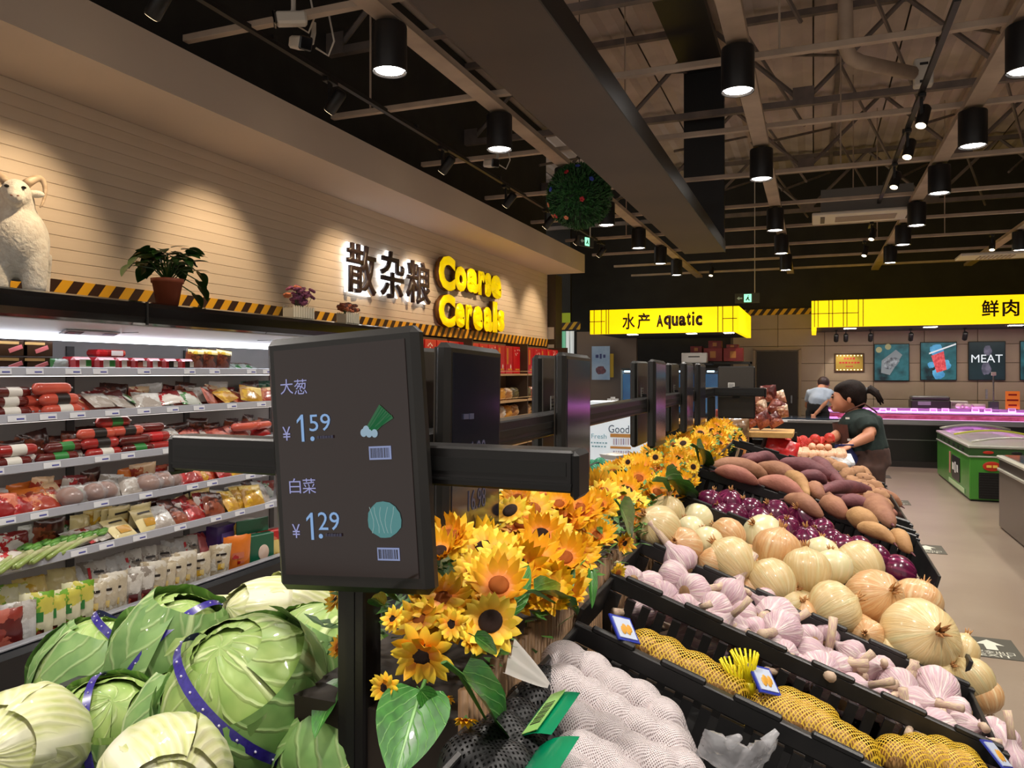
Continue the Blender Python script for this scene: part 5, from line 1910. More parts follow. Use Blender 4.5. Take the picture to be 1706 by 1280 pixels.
ink('大', 469, 632, 490, 657, M_ink)
ink('葱', 492, 632, 513, 657, M_ink)
ink('¥', 473, 711, 486, 734, M_ink)
ink('1', 497, 691, 508, 736, M_ink2, one=True)
ink('.', 519, 727, 526, 735, M_ink2)
ink('59', 517, 690, 552, 718, M_ink2)
c_ = loc1(544, 728)
link('printed_line', print_marks(.017, .0034, M_inkdim, 6), s1, (c_.x, -.0018, c_.z), RX90)
ink('白', 484, 797, 503, 822, M_ink)
ink('菜', 506, 797, 528, 822, M_ink)
ink('¥', 489, 873, 502, 896, M_ink)
ink('1', 513, 854, 524, 899, M_ink2, one=True)
ink('.', 533, 889, 540, 897, M_ink2)
ink('29', 532, 853, 567, 883, M_ink2)
c_ = loc1(558, 891)
link('printed_line', print_marks(.017, .0034, M_inkdim, 6), s1, (c_.x, -.0018, c_.z), RX90)


def barcode(x0, y0, x1, y1):
    a, b_ = loc1(x0, y0), loc1(x1, y1)
    w_, h_ = b_.x - a.x, a.z - b_.z
    c = ((a.x + b_.x) / 2, -.0017, (a.z + b_.z) / 2)
    o = bx('barcode', (0, 0, 0), (w_, .0002, h_), glow('barcode_ground', (176, 190, 240), .42), s1, 0, c)
    x = -w_ / 2 + .0014
    rr4 = random.Random(int(x0))
    mb = MB()
    while x < w_ / 2 - .0014:
        ww = rr4.choice([.0003, .0005, .0008])
        mb.box((x, -.0002, 0), (ww, .0002, h_ * .74))
        x += ww + rr4.choice([.0004, .0007])
    build(mb, 'bars', M_lab_d, o)


barcode(616, 744, 654, 765)
barcode(630, 912, 668, 934)
# leek picture
mb = MB()
rr5 = random.Random(4)
for i in range(7):
    a, b2 = loc1(612 + i * 2.0, 716 + (i % 3) * 3), loc1(636 + i * 3.2, 676 + i * 3.0)
    m_ = (a + b2) / 2
    d = (b2 - a).normalized()
    nrm = Vector((-d.z, 0, d.x)) * .0017
    o = mb.add([a - nrm * .7, a + nrm * .7, b2 + nrm, b2 - nrm])
    mb.face([o, o + 1, o + 2, o + 3])
build(mb, 'leek_leaves_picture', mat('leek_print', (20, 30, 26), (20, 30, 26), emit=.16, ecol=(80, 190, 120)), s1, (0, -.0003, 0))
mb = MB()
for i, (px, py) in enumerate(((608, 721), (617, 722), (626, 722), (612, 716))):
    c = loc1(px, py)
    mb.ell((c.x, -.0022, c.z), (.0032, .0003, .0036), 10, 6)
build(mb, 'leek_bulbs_picture', glow('leek_white', (176, 206, 226), .5), s1)
c = loc1(642, 866)
mb = MB()
mb.ell((c.x, -.002, c.z), (.0165, .0003, .0155), 22, 8, nz=.1)
pc = build(mb, 'cabbage_picture', mat('cab_print', (10, 20, 24), (10, 20, 24), emit=.32, ecol=(120, 196, 196)), s1)
mb = MB()
for i in range(5):
    q = [Vector((c.x - .012 + .005 * i + .002 * math.sin(k + i), -.0025, c.z - .011 + .0055 * k)) for k in range(5)]
    mb.tube(q, .0003, 4)
build(mb, 'vein_picture', glow('cab_vein', (190, 226, 224), .36), pc)
# side displays
SD = [(.834, 'second price display, showing 6.98 and 16.98, facing the crates'), (1.26, 'third price display facing the crates, before the cafe board'), (2.015, 'fourth price display facing the crates, over mid-rail'), (2.53, 'fifth price display facing the crates'), (2.84, 'sixth and last price display facing the crates')]
for i, (y, lb) in enumerate(SD):
    t, s = display((-.372, y, 1.518), PI / 2, lb, math.radians(1.0 if i else 1.6))
    if i == 0:
        link('lettering', fit_text('6.98', .045, .026, M_inkdim, 0), s, (0, -.0016, -.012), RX90)
        link('lettering', fit_text('16.98', .05, .024, M_inkdim, 0), s, (0, -.0016, -.068), RX90)
        link('printed_line', print_marks(.03, .012, M_inkdim, 2), s, (-.028, -.0016, .03), RX90)
    lab2 = 'dark back of the price display facing the cabbages, %s along the rail' % ORD[i]
    display((-.447, y + (.03 if i == 0 else .045), 1.516), -PI / 2, lab2)
display((-.31, 3.46, 1.512), PI, 'back of the price display on the far crossbar, with a white sticker')

# ================================================================ bamboo planter
pln = thing('bamboo_planter', 'long planter box faced with upright bamboo strips', 'planter', (-.385, 1.97, .9))
M_bam = mat('bamboo', (150, 116, 80), (112, 82, 54), scale=14, stretch=(8, 8, .6), rough=.6, rnd=.25)
bx('box', (0, 0, .19), (.19, 2.68, .38), mat('planter_dark', (46, 36, 28), rough=.7), pln)
st_me = MB().tube([(0, 0, 0), (0, 0, .425)], .0046, 6).mesh('bamboo_strip', M_bam, True)
k = 0
yy = -1.36
while yy < 1.33:
    link('bamboo_strip', st_me, pln, (.1, yy, R.uniform(-.006, .004)))
    yy += .0102
    k += 1
bx('wire_band', (.105, 0, .37), (.002, 2.68, .002), M_groot, pln)
bx('wire_band', (.105, 0, .30), (.002, 2.68, .002), M_groot, pln)

# ---------------------------------------------------------------- sunflowers
def petal_mat(name, inner, outer):
    m = bpy.data.materials.new(name)
    m.use_nodes = True
    N, L = m.node_tree.nodes, m.node_tree.links
    b_ = N['Principled BSDF']
    b_.inputs['Roughness'].default_value = .55
    tc = N.new('ShaderNodeTexCoord')
    sp = N.new('ShaderNodeSeparateXYZ')
    L.new(tc.outputs['UV'], sp.inputs[0])
    rp = N.new('ShaderNodeValToRGB')
    rp.color_ramp.elements[0].color = lin(inner)
    rp.color_ramp.elements[0].position = .12
    rp.color_ramp.elements[1].color = lin(outer)
    rp.color_ramp.elements[1].position = .72
    L.new(sp.outputs[1], rp.inputs[0])
    oi = N.new('ShaderNodeObjectInfo')
    hs = N.new('ShaderNodeHueSaturation')
    mr = N.new('ShaderNodeMapRange')
    mr.inputs[3].default_value = .88
    mr.inputs[4].default_value = 1.08
    L.new(oi.outputs['Random'], mr.inputs[0])
    L.new(mr.outputs[0], hs.inputs['Value'])
    L.new(rp.outputs[0], hs.inputs['Color'])
    L.new(hs.outputs[0], b_.inputs['Base Color'])
    b_.inputs['Subsurface Weight'].default_value = .15
    b_.inputs['Subsurface Radius'].default_value = (.01, .006, .002)
    return m


def veined(name, dark, light, vein, nlat=7.0, slant=.8, rough=.4, coat=.2, rib=.03, latw=.1, bumpy=.3):
    """leaf skin: mid rib and side veins laid out in UV"""
    m = bpy.data.materials.new(name)
    m.use_nodes = True
    N, L = m.node_tree.nodes, m.node_tree.links
    b_ = N['Principled BSDF']
    b_.inputs['Roughness'].default_value = rough
    b_.inputs['Coat Weight'].default_value = coat

    def mth(op, a, bb=None, v=None):
        n_ = N.new('ShaderNodeMath')
        n_.operation = op
        L.new(a, n_.inputs[0])
        if bb is not None:
            L.new(bb, n_.inputs[1])
        elif v is not None:
            n_.inputs[1].default_value = v
        return n_.outputs[0]
    tc = N.new('ShaderNodeTexCoord')
    nz = N.new('ShaderNodeTexNoise')
    nz.inputs['Scale'].default_value = 6
    L.new(tc.outputs['UV'], nz.inputs['Vector'])
    sp = N.new('ShaderNodeSeparateXYZ')
    L.new(tc.outputs['UV'], sp.inputs[0])
    a = mth('ABSOLUTE', mth('SUBTRACT', sp.outputs[0], v=.5))
    wob = mth('MULTIPLY', nz.outputs[0], v=.12)
    q = mth('MULTIPLY', mth('ADD', mth('SUBTRACT', sp.outputs[1], mth('MULTIPLY', a, v=slant)), wob), v=nlat)
    f = mth('ABSOLUTE', mth('SUBTRACT', mth('FRACT', q), v=.5))
    mr = N.new('ShaderNodeMapRange')
    mr.inputs[1].default_value = 0
    mr.inputs[2].default_value = latw
    mr.inputs[3].default_value = .6
    mr.inputs[4].default_value = 0
    L.new(f, mr.inputs[0])
    mr2 = N.new('ShaderNodeMapRange')
    mr2.inputs[1].default_value = rib * .4
    mr2.inputs[2].default_value = rib
    mr2.inputs[3].default_value = 1
    mr2.inputs[4].default_value = 0
    L.new(a, mr2.inputs[0])
    mask = mth('MAXIMUM', mr.outputs[0], mr2.outputs[0])
    base = N.new('ShaderNodeMix')
    base.data_type = 'RGBA'
    base.inputs[6].default_value = lin(dark)
    base.inputs[7].default_value = lin(light)
    rp = N.new('ShaderNodeMapRange')
    rp.inputs[1].default_value = .35
    rp.inputs[2].default_value = .65
    L.new(nz.outputs[0], rp.inputs[0])
    L.new(rp.outputs[0], base.inputs[0])
    mx = N.new('ShaderNodeMix')
    mx.data_type = 'RGBA'
    mx.inputs[7].default_value = lin(vein)
    L.new(mask, mx.inputs[0])
    L.new(base.outputs[2], mx.inputs[6])
    L.new(mx.outputs[2], b_.inputs['Base Color'])
    bn = N.new('ShaderNodeBump')
    bn.inputs['Strength'].default_value = bumpy
    bn.inputs['Distance'].default_value = .004
    L.new(mask, bn.inputs['Height'])
    L.new(bn.outputs[0], b_.inputs['Normal'])
    return m


PET = [petal_mat('petal_orange', (234, 136, 12), (252, 196, 28)), petal_mat('petal_yellow', (242, 166, 20), (254, 216, 56)), petal_mat('petal_gold', (226, 124, 10), (250, 186, 26))]
M_disc = mat('flower_disc', (64, 30, 12), (34, 16, 8), scale=260, rough=.9, bump=.8, bscale=500, bdist=.002)
M_disc2 = mat('flower_disc_orange', (176, 92, 14), (120, 56, 10), scale=260, rough=.9)
M_fleaf = veined('sunflower_leaf_skin', (38, 96, 30), (60, 128, 44), (120, 176, 90), nlat=6, slant=1.1, rough=.35, coat=.25)
M_gstem2 = mat('flower_stem', (70, 120, 46), rough=.6)


def petal_mb(L, W, curl, ang0=0.0):
    mb = MB()

    def fn(u, v):
        a = 2 * u - 1
        w_ = W / 2 * (math.sin(PI * min(1, .12 + .88 * v)) ** .7 if v < 1 else 0) * (1 - .15 * v)
        return Vector((a * w_, .3 + v * L, curl * v * v - .12 * L * abs(a) * math.sin(PI * v)))
    mb.grid(fn, 2, 5)
    return mb


def head_mesh(n_, L, W, curl, m, seed):
    rh = random.Random(seed)
    out = MB()
    for ring in range(2):
        for i in range(n_):
            pm = petal_mb(L * rh.uniform(.85, 1.08) * (1 if ring == 0 else .82), W, curl + ring * .18 + rh.uniform(-.08, .12))
            q = Matrix.Rotation((i + ring * .5) / n_ * 2 * PI + rh.uniform(-.06, .06), 3, 'Z')
            o = len(out.v)
            out.v.extend([tuple(q @ Vector(v)) for v in pm.v])
            for f, uv in zip(pm.f, pm.uv):
                out.face([o + k for k in f], uv)
    return out.mesh('petals', m, True)


HEADS = [head_mesh(12, .76, .42, c, PET[i % 3], i) for i, c in enumerate((.15, -.1, .38, .55, .05, .3))]
PETALS = [petal_mb(.74, .4, c).mesh('petal', PET[i % 3], True) for i, c in enumerate((.12, -.05, .3))]
DISC = MB().lathe([(.36, -.05), (.38, .02), (.3, .07), (.16, .09), (.0001, .07)], 18).mesh('disc', M_disc, True)
DISC2 = MB().lathe([(.32, -.05), (.34, .02), (.26, .08), (.12, .1), (.0001, .1)], 14).mesh('disc', M_disc2, True)
CALYX = MB().lathe([(.06, -.35), (.1, -.2), (.3, -.08), (.36, -.02)], 10).mesh('calyx', M_gstem2, True)
SLEAF = leaf_mesh(1.0, .62, M_fleaf, cup=.25, droop=.14, tip=1.5, n=10, wav=.012)
GF = 'artificial sunflowers in the bamboo planter'


def sunflower(loc, r_, face, label, detailed=False, kind=0, dark=True):
    """face = direction the flower looks"""
    q = Vector(face).normalized().to_track_quat('Z', 'Y')
    e = (q @ Euler((0, 0, R.uniform(0, 6))).to_quaternion()).to_euler()
    t = thing('artificial_sunflower', label, 'flower', loc, e, GF, r_)
    if detailed:
        for ring in range(2):
            for i in range(11):
                link('petal', PETALS[(kind + (R.random() < .2)) % 3], t, (0, 0, ring * .03), (R.uniform(-.1, .3) + ring * .22, R.uniform(-.15, .15), (i + ring * .5) / 11 * 2 * PI + R.uniform(-.08, .08)), (1, R.uniform(.85, 1.08) * (1 - .12 * ring), 1))
    else:
        link('petals', HEADS[kind % 6], t)
    link('disc', DISC if dark else DISC2, t)
    link('calyx', CALYX, t)
    return t


NEAR = [(703, 1092, 56, -.30, (.25, -.85, -.05), 1, 'biggest open sunflower beside the near post, dark brown centre', True),
        (641, 1146, 29, -.31, (.0, -.95, .15), 1, 'small sunflower low against the near post', True),
        (655, 1032, 26, -.33, (-.2, -.8, .5), 1, 'small sunflower right under the near display', True),
        (738, 1000, 58, -.33, (.1, -.45, .8), 0, 'wide orange sunflower just beyond the near display corner', False),
        (812, 1016, 46, -.30, (.45, -.6, .55), 1, 'open yellow sunflower with dark centre in front of the big upright leaf', True),
        (752, 1040, 30, -.30, (.3, -.8, .3), 1, 'half-open sunflower above the biggest one', True),
        (700, 1035, 48, -.34, (-.1, -.5, .8), 0, 'orange sunflower hidden partly behind the display corner', False),
        (790, 1066, 32, -.29, (.7, -.3, .5), 1, 'folded pale sunflower over the bamboo strips', False),
        (822, 1162, 16, -.265, (.6, -.6, -.4), 0, 'tiny drooping sunflower by the green label', False),
        (776, 1200, 22, -.275, (.2, -.6, -.8), 0, 'drooping orange bud over the bamboo, beside the lowest leaf', False),
        (742, 1165, 18, -.28, (.3, -.5, -.7), 0, 'small orange bud under the biggest sunflower', False),
        (560, 1000, 26, -.45, (-.5, -.6, .5), 1, 'yellow sunflower left of the near post, upper one', True),
        (563, 1078, 22, -.44, (-.5, -.6, .4), 0, 'orange sunflower left of the near post, lower one', False),
        (830, 925, 46, -.36, (.0, -.35, .9), 0, 'broad orange sunflower beneath the second display', False),
        (905, 940, 44, -.32, (.35, -.5, .75), 1, 'broad yellow sunflower above the upright leaf', False),
        (875, 905, 42, -.36, (.1, -.4, .9), 0, 'orange sunflower behind the broad yellow one', False),
        (868, 870, 34, -.38, (-.1, -.4, .85), 2, 'deep orange bud in front of the wrapped cabbage', False),
        (940, 872, 44, -.33, (.2, -.55, .7), 2, 'full orange sunflower under the rail end', False),
        (985, 885, 38, -.30, (.5, -.5, .6), 1, 'yellow sunflower at the crate side below the rail end', False),
        (905, 965, 32, -.285, (.6, -.6, -.1), 1, 'star-shaped yellow sunflower over the bamboo strips', False),
        (965, 915, 30, -.28, (.7, -.5, .2), 2, 'brown-centred sunflower leaning to the garlic crate', True),
        (1040, 905, 22, -.262, (.8, -.5, -.1), 1, 'yellow flower with dark eye hanging by the onion crate', True),
        (1030, 955, 18, -.262, (.7, -.5, -.2), 1, 'little flower over the garlic crate corner', False),
        (1046, 770, 12, -.36, (-.2, -.9, .3), 1, 'small dark-eyed flower left of the rear flowers', True),
        (1092, 762, 13, -.34, (.1, -.9, .3), 1, 'small dark-eyed flower among the rear flowers', True),
        (1155, 778, 13, -.27, (.5, -.8, .2), 1, 'small dark-eyed flower at the rear by the sweet potatoes', True)]
for i, (px, py, rp_, x, face, kd, lb, dark) in enumerate(NEAR):
    p = at(px, py, x=x)
    t_ = p.y / ray(px, py).y
    sunflower(p, rp_ / FPX * t_ * .97, face, lb, i < 22, kd, dark)
rf_ = random.Random(77)
cnt = {}
nz_ = 0
for i in range(240):
    y = .72 + (3.3 - .72) * (i / 240) ** 1.15 + rf_.uniform(-.03, .03)
    x = rf_.uniform(-.47, -.27)
    zt = (1.335 if y < 1.1 else 1.318) + (.075 if y < 1.1 else .06) * (1 - ((x + .375) / .12) ** 2) * (.8 + .45 * rf_.random())
    fx = (x + .38) / .1
    zone = int((y - .74) / .26)
    side = 'crate side' if x > -.37 else 'cabbage side'
    zone = max(0, min(zone, 10))
    cnt[side, zone] = cnt.get((side, zone), 0) + 1
    lb = 'sunflower on the %s of the planter, %s stretch from near post, %s along' % (side, ORD[zone], ORD[cnt[side, zone] - 1])
    sunflower((x, y, zt), rf_.uniform(.022, .034), (fx * .6 + rf_.uniform(-.3, .3), -.55 + rf_.uniform(-.3, .2), .75), lb, False, rf_.randrange(6), rf_.random() < .3)
for i in range(26):
    y, x = .67 + .24 * i / 26 + rf_.uniform(-.015, .015), rf_.uniform(-.345, -.268)
    lb = 'sunflower massed just beyond the near post on the crate side, %s from the post' % (ORD + ['twenty-third', 'twenty-fourth', 'twenty-fifth', 'twenty-sixth'])[i]
    sunflower((x, y, 1.385 + rf_.uniform(-.03, .02) - .35 * max(0, x + .32)), rf_.uniform(.022, .032), (.35 + rf_.uniform(-.25, .3), -.7, .5 + rf_.uniform(-.2, .3)), lb, False, rf_.randrange(6), rf_.random() < .45)
# big leaves
LF = [(702, 1150, 655, 1290, 118, -.285, (.3, -.85, .5)), (768, 1125, 885, 1252, 84, -.262, (.35, -.6, .75)), (838, 1022, 886, 936, 52, -.285, (.3, -.9, .1)), (890, 985, 982, 1000, 44, -.262, (.4, -.4, .8)), (1032, 842, 1066, 905, 58, -.262, (.6, -.6, .5)), (1108, 800, 1168, 838, 46, -.262, (.5, -.5, .7)),
      (882, 852, 945, 828, 44, -.42, (0, -.6, .8)), (1160, 745, 1190, 782, 34, -.265, (.5, -.6, .6)), (575, 1130, 515, 1215, 64, -.45, (-.3, -.6, .7)), (984, 948, 990, 1012, 18, -.262, (.6, -.7, .2)), (762, 930, 850, 912, 40, -.42, (0, -.5, .8)), (1010, 800, 1060, 780, 26, -.40, (-.1, -.5, .8)), (700, 1150, 735, 1190, 34, -.28, (.5, -.7, .4)), (790, 1060, 838, 1090, 30, -.27, (.6, -.6, .5)), (930, 985, 960, 940, 34, -.27, (.6, -.6, .4)), (640, 1010, 610, 985, 30, -.36, (0, -.7, .6))]
lw = ['lowest broad', 'glossy ribbed drooping', 'upright back-turned', 'wide pale', 'onion-side', 'dark glossy', 'rounded bright', 'rear', 'post-side', 'narrow hanging', 'cabbage-side', 'rear cabbage-side', 'small shaded', 'small', 'small raised', 'small hidden']
for i, (x0, y0, x1, y1, wpx, x, nr) in enumerate(LF):
    a, c = at(x0, y0, x=x), at(x1, y1, x=x + .012)
    t_ = a.y / ray(x0, y0).y
    yd = (c - a)
    L = yd.length
    yd.normalize()
    zd = Vector(nr)
    zd = (zd - yd * zd.dot(yd)).normalized()
    xd = yd.cross(zd)
    e = Matrix((xd, yd, zd)).transposed().to_euler()
    t = thing('sunflower_leaf', '%s green fabric leaf hanging from the sunflower planter' % lw[i], 'leaf', a, e, 'large fabric leaves of the planter', (wpx / FPX * t_ / .62, L, L))
    link('blade', SLEAF, t)
    build(MB().tube([(0, -.15, -.02), (0, 0, .0), (0, .5, -.07)], [.018, .016, .006], 6), 'leaf_stalk', M_gstem2, t)
mb = MB()
for i in range(3200):
    y, x = rf_.uniform(.66, 3.32), rf_.uniform(-.475, -.265)
    z = 1.30 + .06 * rf_.random() + .03 * (1 - ((x + .37) / .11) ** 2)
    L = rf_.uniform(.012, .026)
    a = rf_.uniform(0, 6.28)
    d = Vector((math.cos(a), math.sin(a), rf_.uniform(-.3, .8))) * L
    s = Vector((-d.y, d.x, 0)).normalized() * L * .28
    c = Vector((x, y, z))
    o = mb.add([c, c + d * .5 + s, c + d, c + d * .5 - s + Vector((0, 0, .002))])
    mb.face([o, o + 1, o + 2, o + 3])
fo = build(mb, 'foliage', mat('small_leaf', (56, 104, 40), (92, 140, 60), scale=40, rough=.5))
tag(fo, 'dense small green filler leaves between the sunflowers', 'foliage', kind='stuff')

# ================================================================ cabbages on the left slope
M_cab = veined('cabbage_skin', (136, 170, 84), (164, 190, 106), (204, 218, 156), nlat=5, slant=1.3, rough=.42, coat=.15, rib=.035, latw=.12, bumpy=.5)
M_cab2 = veined('cabbage_outer', (104, 146, 78), (130, 166, 96), (184, 204, 144), nlat=5, slant=1.3, rough=.42, coat=.15, rib=.04, latw=.12, bumpy=.5)
M_napa = veined('napa_skin', (196, 204, 128), (222, 222, 168), (236, 234, 206), nlat=6, slant=2.2, rough=.35, coat=.3, rib=.12, latw=.4, bumpy=.25)
M_napag = veined('napa_green', (156, 186, 84), (190, 206, 120), (226, 228, 180), nlat=6, slant=2.2, rough=.35, coat=.3, rib=.12, latw=.4, bumpy=.25)
M_band = mat('band_purple', (44, 34, 128), (58, 46, 150), scale=20, rough=.3, coat=.5)
M_bandp = mat('band_print', (214, 210, 236), rough=.4)


def cabbage(loc, r_, rot, label, seed, nleaf=7, band=None, mats=(None, None), squash=(1, 1, .92), nm='cabbage', grp='cabbages on the left slope', flare=.14):
    rc = random.Random(seed)
    m0, m1 = mats[0] or M_cab, mats[1] or M_cab2
    t = thing(nm, label, 'cabbage', loc, rot, grp, r_)
    sq = Vector(squash)

    def shell(rad, m, th0, span, v0, v1, fl, sd, name, nu=22, nv=22):
        mb = MB()

        def fn(u, v):
            th = th0 + (u - .5) * span * (1 - .35 * (1 - v) ** 3)
            ph = (-.5 + v0 + (v1 - v0) * v) * PI
            edge = max(abs(2 * u - 1), (2 * v - 1))
            k = rad * (1 + .03 * noise.noise(Vector((u * 5, v * 5, sd))) + .022 * noise.noise(Vector((u * 13, v * 9, sd))) + fl * max(0, edge - .55) ** 2 * 2.0)
            k += .05 * max(0, edge - .7) * math.sin(17 * u + 13 * v + sd) * fl * 4
            k += .008 * math.sin((v - abs(u - .5) * 1.3) * 31)
            p = Vector((math.cos(ph) * math.cos(th), math.cos(ph) * math.sin(th), math.sin(ph))) * k
            return Vector((p.x * sq.x, p.y * sq.y, p.z * sq.z))
        mb.grid(fn, nu, nv)
        build(mb, name, m, t, smooth=True)
    mb = MB()
    mb.ell((0, 0, 0), (.94 * sq.x, .94 * sq.y, .94 * sq.z), 24, 16, nz=.05, ns=8, seed=seed)
    build(mb, 'heart', m0, t, smooth=True)
    for i in range(nleaf):
        outer = i < nleaf // 2
        shell(.955 + .012 * (nleaf - i), m1 if outer else m0, i * 2.4 + rc.uniform(-.3, .3), rc.uniform(2.2, 3.0), .0, rc.uniform(.72, .98) if not outer else rc.uniform(.6, .85), flare * (1.3 if outer else .45), seed + i * 1.7, 'leaf')
    if band is not None:
        vv = (Vector((0, 0, EYE)) - Vector(loc)).normalized()
        rt_ = Vector((0, 0, 1)).cross(vv).normalized()
        nv_, off = rt_ * band[0] + vv.cross(rt_) * band[1] + vv * band[2], (band[3] if len(band) > 3 else 0.0)
        ax = (Euler(rot).to_matrix().transposed() @ nv_).normalized().to_track_quat('Z', 'Y').to_matrix()
        rr_b = 1.1 * math.sqrt(1 - off * off)
        mb = MB()

        def fb(u, v):
            a = u * 2 * PI
            p = ax @ Vector((math.cos(a) * rr_b, math.sin(a) * rr_b, 1.1 * off + (v - .5) * .13))
            return Vector((p.x * sq.x, p.y * sq.y, p.z * sq.z))
        mb.grid(fb, 40, 2, cu=True)
        bo = build(mb, 'band', M_band, t, smooth=True)
        mb = MB()
        for i in range(26):
            a = i / 26 * 2 * PI
            p = ax @ Vector((math.cos(a) * (rr_b + .006), math.sin(a) * (rr_b + .006), 1.1 * off))
            mb.ell((p.x * sq.x, p.y * sq.y, p.z * sq.z), (.016, .016, .016), 5, 4)
        build(mb, 'band_print', M_bandp, bo)
    return t


def onleft(px, py, off):
    """left slope rises to x = -.47: z = zl0 + .28 (x + .47) + off"""
    d = ray(px, py)
    t = (EYE - 1.25 - off - SLOPE * .47) / (-d.z + SLOPE * d.x)
    return Vector((0, 0, EYE)) + d * t


cabbage(onleft(412, 1160, .03), .086, (.5, -.25, .4), 'round green cabbage with a purple band, frontmost of the banded ones', 3, 7, (.66, .66, .35))
cabbage(onleft(320, 1215, .0), .07, (.3, .5, 2), 'cabbage lower down, tucked under the frontmost banded one', 4, 7)
cabbage(onleft(288, 1092, .02), .098, (.25, .2, 1.1), 'cabbage with a large loose upright leaf and purple band', 5, 9, (.62, -.7, .3), squash=(1.0, .95, 1.02), flare=.24)
cabbage(onleft(160, 1130, .0), .105, (.3, .1, 2.2), 'big cabbage at the end nearest the chiller, band at its top', 6, 8, (.66, .66, .2, .7), squash=(.95, 1, 1))
cabbage(onleft(180, 1228, -.02), .076, (.4, .3, .4), 'low dark green cabbage with an upright purple band', 8, 8, (.95, .1, .28), flare=.2)
cabbage(onleft(540, 1110, .01), .082, (.3, -.3, 3.0), 'cabbage half hidden behind the near post', 9, 8, (-.1, .9, .4))
cabbage(onleft(565, 1262, -.05), .065, (.2, .3, 1.0), 'shaded cabbage low behind the near post', 12, 7)
NG = 'napa cabbages on the left slope'
M_napaf = mat('napa_film', (240, 242, 236), rough=.1, alpha=.22, coat=.5, bump=.9, bscale=40, c2=(230, 236, 226))


def napa(loc, r_, L, rot, label, seed, film=True, green=False):
    cabbage(loc, r_, rot, label, seed, 7, None, (M_napag if green else M_napa, M_napag if green else M_napa), (1, 1, L / r_ / 2), 'napa_cabbage', NG, .1)
    if film:
        t = SC.objects[-1] if False else None


napa(onleft(38, 1245, .02), .066, .2, (1.2, .2, .5), 'cut pale napa cabbage at the lower frame corner', 20)
napa(onleft(272, 1308, .01), .055, .17, (1.3, .1, .8), 'creamy napa cabbage top at the bottom of the frame', 21)
napa(onleft(500, 1030, .015), .072, .28, (1.25, 0, -.6), 'film-wrapped napa cabbage behind the banded cabbages, upper one', 22)
napa(onleft(405, 1050, .0), .06, .24, (1.3, 0, -.9), 'film-wrapped napa cabbage between the upper one and the loose-leaf cabbage', 23)
for i, (px, py, r_) in enumerate(((700, 900, .06), (760, 930, .065), (845, 860, .08), (880, 845, .075), (735, 905, .055), (800, 880, .06))):
    napa(onleft(px, py, .02), r_, .26, (1.2, .1 * i, -.4 + .3 * i), 'wrapped pale napa cabbage beyond the near displays, %s of six' % ORD[i], 30 + i)
# dark melons and green net further along the left slope
M_mel = mat('melon_skin', (54, 74, 40), (88, 108, 62), scale=14, rough=.5, bump=.3)
for i, (px, py) in enumerate(((845, 822), (868, 815), (900, 806), (930, 798))):
    p = onleft(px, py, .0)
    t = thing('green_gourd', 'dark green gourd behind the wrapped napa cabbages, %s of four' % ORD[i], 'gourd', p, (1.4, 0, .4 * i), 'dark gourds on the left slope')
    build(MB().lathe([(.001, -.12), (.03, -.115), (.05, -.08), (.055, 0), (.05, .07), (.03, .11), (.008, .125)], 18), 'fruit', M_mel, t, smooth=True)
    build(MB().tube([(0, 0, .12), (0, .006, .15)], [.008, .006], 6), 'stalk', M_gstem2, t)
M_netg = net_mat('net_green', (10, 130, 90), 110, .55)
cs = [onleft(px, py, .0) for px, py in ((985, 778), (1000, 775), (1012, 782), (995, 788), (978, 790))]
shg = MB().ell((0, 0, 0), (.04, .04, .035), 12, 8, nz=.1).mesh('root', mat('net_inner_green', (60, 130, 96), rough=.5), True)
lumpy('green_net_bag', 'green net bag on the left slope below the cafe board', 'net bag', cs, .042, None, M_netg, 'netted goods', inner_fn=lambda t, c: link('vegetable', shg, t, c))
t = thing('white_tray', 'white foam tray on the left slope beside the green net', 'tray', onleft(1025, 765, .0), (0, 0, .3))
build(MB().lathe([(.0001, 0), (.08, 0), (.1, .03), (.094, .03), (.076, .006), (.0001, .006)], 4), 'tray', M_white, t)
build(MB().ell((0, 0, .02), (.06, .06, .02), 14, 8, nz=.2), 'wrapped_contents', PM['noodlew'], t, smooth=True)
# slotted crate corner between the cabbages
t = thing('plastic_crate', 'grey-black slotted crate corner between the lowest cabbages', 'crate', onleft(362, 1225, .02), (0, -ANG, 1.0), 'black slotted produce crates')
for s in range(4):
    bx('slat', (s * .014, 0, -.06), (.0075, .006, .09), MATS['crate_black'], t, .001)
bx('rim', (.021, 0, -.012), (.06, .008, .02), MATS['crate_black'], t, .002)
bx('foot_rail', (.021, 0, -.11), (.06, .008, .02), MATS['crate_black'], t, .002)
# ================================================================ end of the stand: dry goods, eggs
M_traywood = mat('tray_wood', (206, 162, 96), (190, 144, 84), scale=4, stretch=(6, 1, 6), rough=.5)
M_rackd = mat('rack_frame', (40, 32, 28), rough=.5)
rk2 = thing('dry_goods_rack', 'dark rack with two wooden trays behind the far display', 'rack', (-.1, 4.55, 0))
xa, xb = xz_of(1190, 4.5) + .1, xz_of(1228, 4.5) + .1
t1 = bx('tray_board', ((xa + xb) / 2 - .1, -.0, 1.312), (.36, .24, .02), M_traywood, rk2, .002)
t1.location = (-.04, 0, 0)
xc = xz_of(1277, 4.4)
t2 = bx('tray_board', (xc + .1, -.1, 1.268), (.28, .3, .022), M_traywood, rk2, .002)
for xx in (-.24, .0):
    bx('leg', (xx, .05, .63), (.03, .03, 1.26), M_rackd, rk2)
bx('cross_member', (-.12, .05, 1.2), (.26, .03, .03), M_rackd, rk2)
bx('price_rail', (xc + .1, -.26, 1.265), (.27, .008, .026), M_traywood, rk2)
build(MB().tube([(xc + .02, -.1, 1.0), (xc + .1, -.1, 1.25)], .016, 6), 'slanted_brace', mat('brace_brown', (92, 66, 58), rough=.5), rk2)
GD = 'bags of dried goods on the far rack'
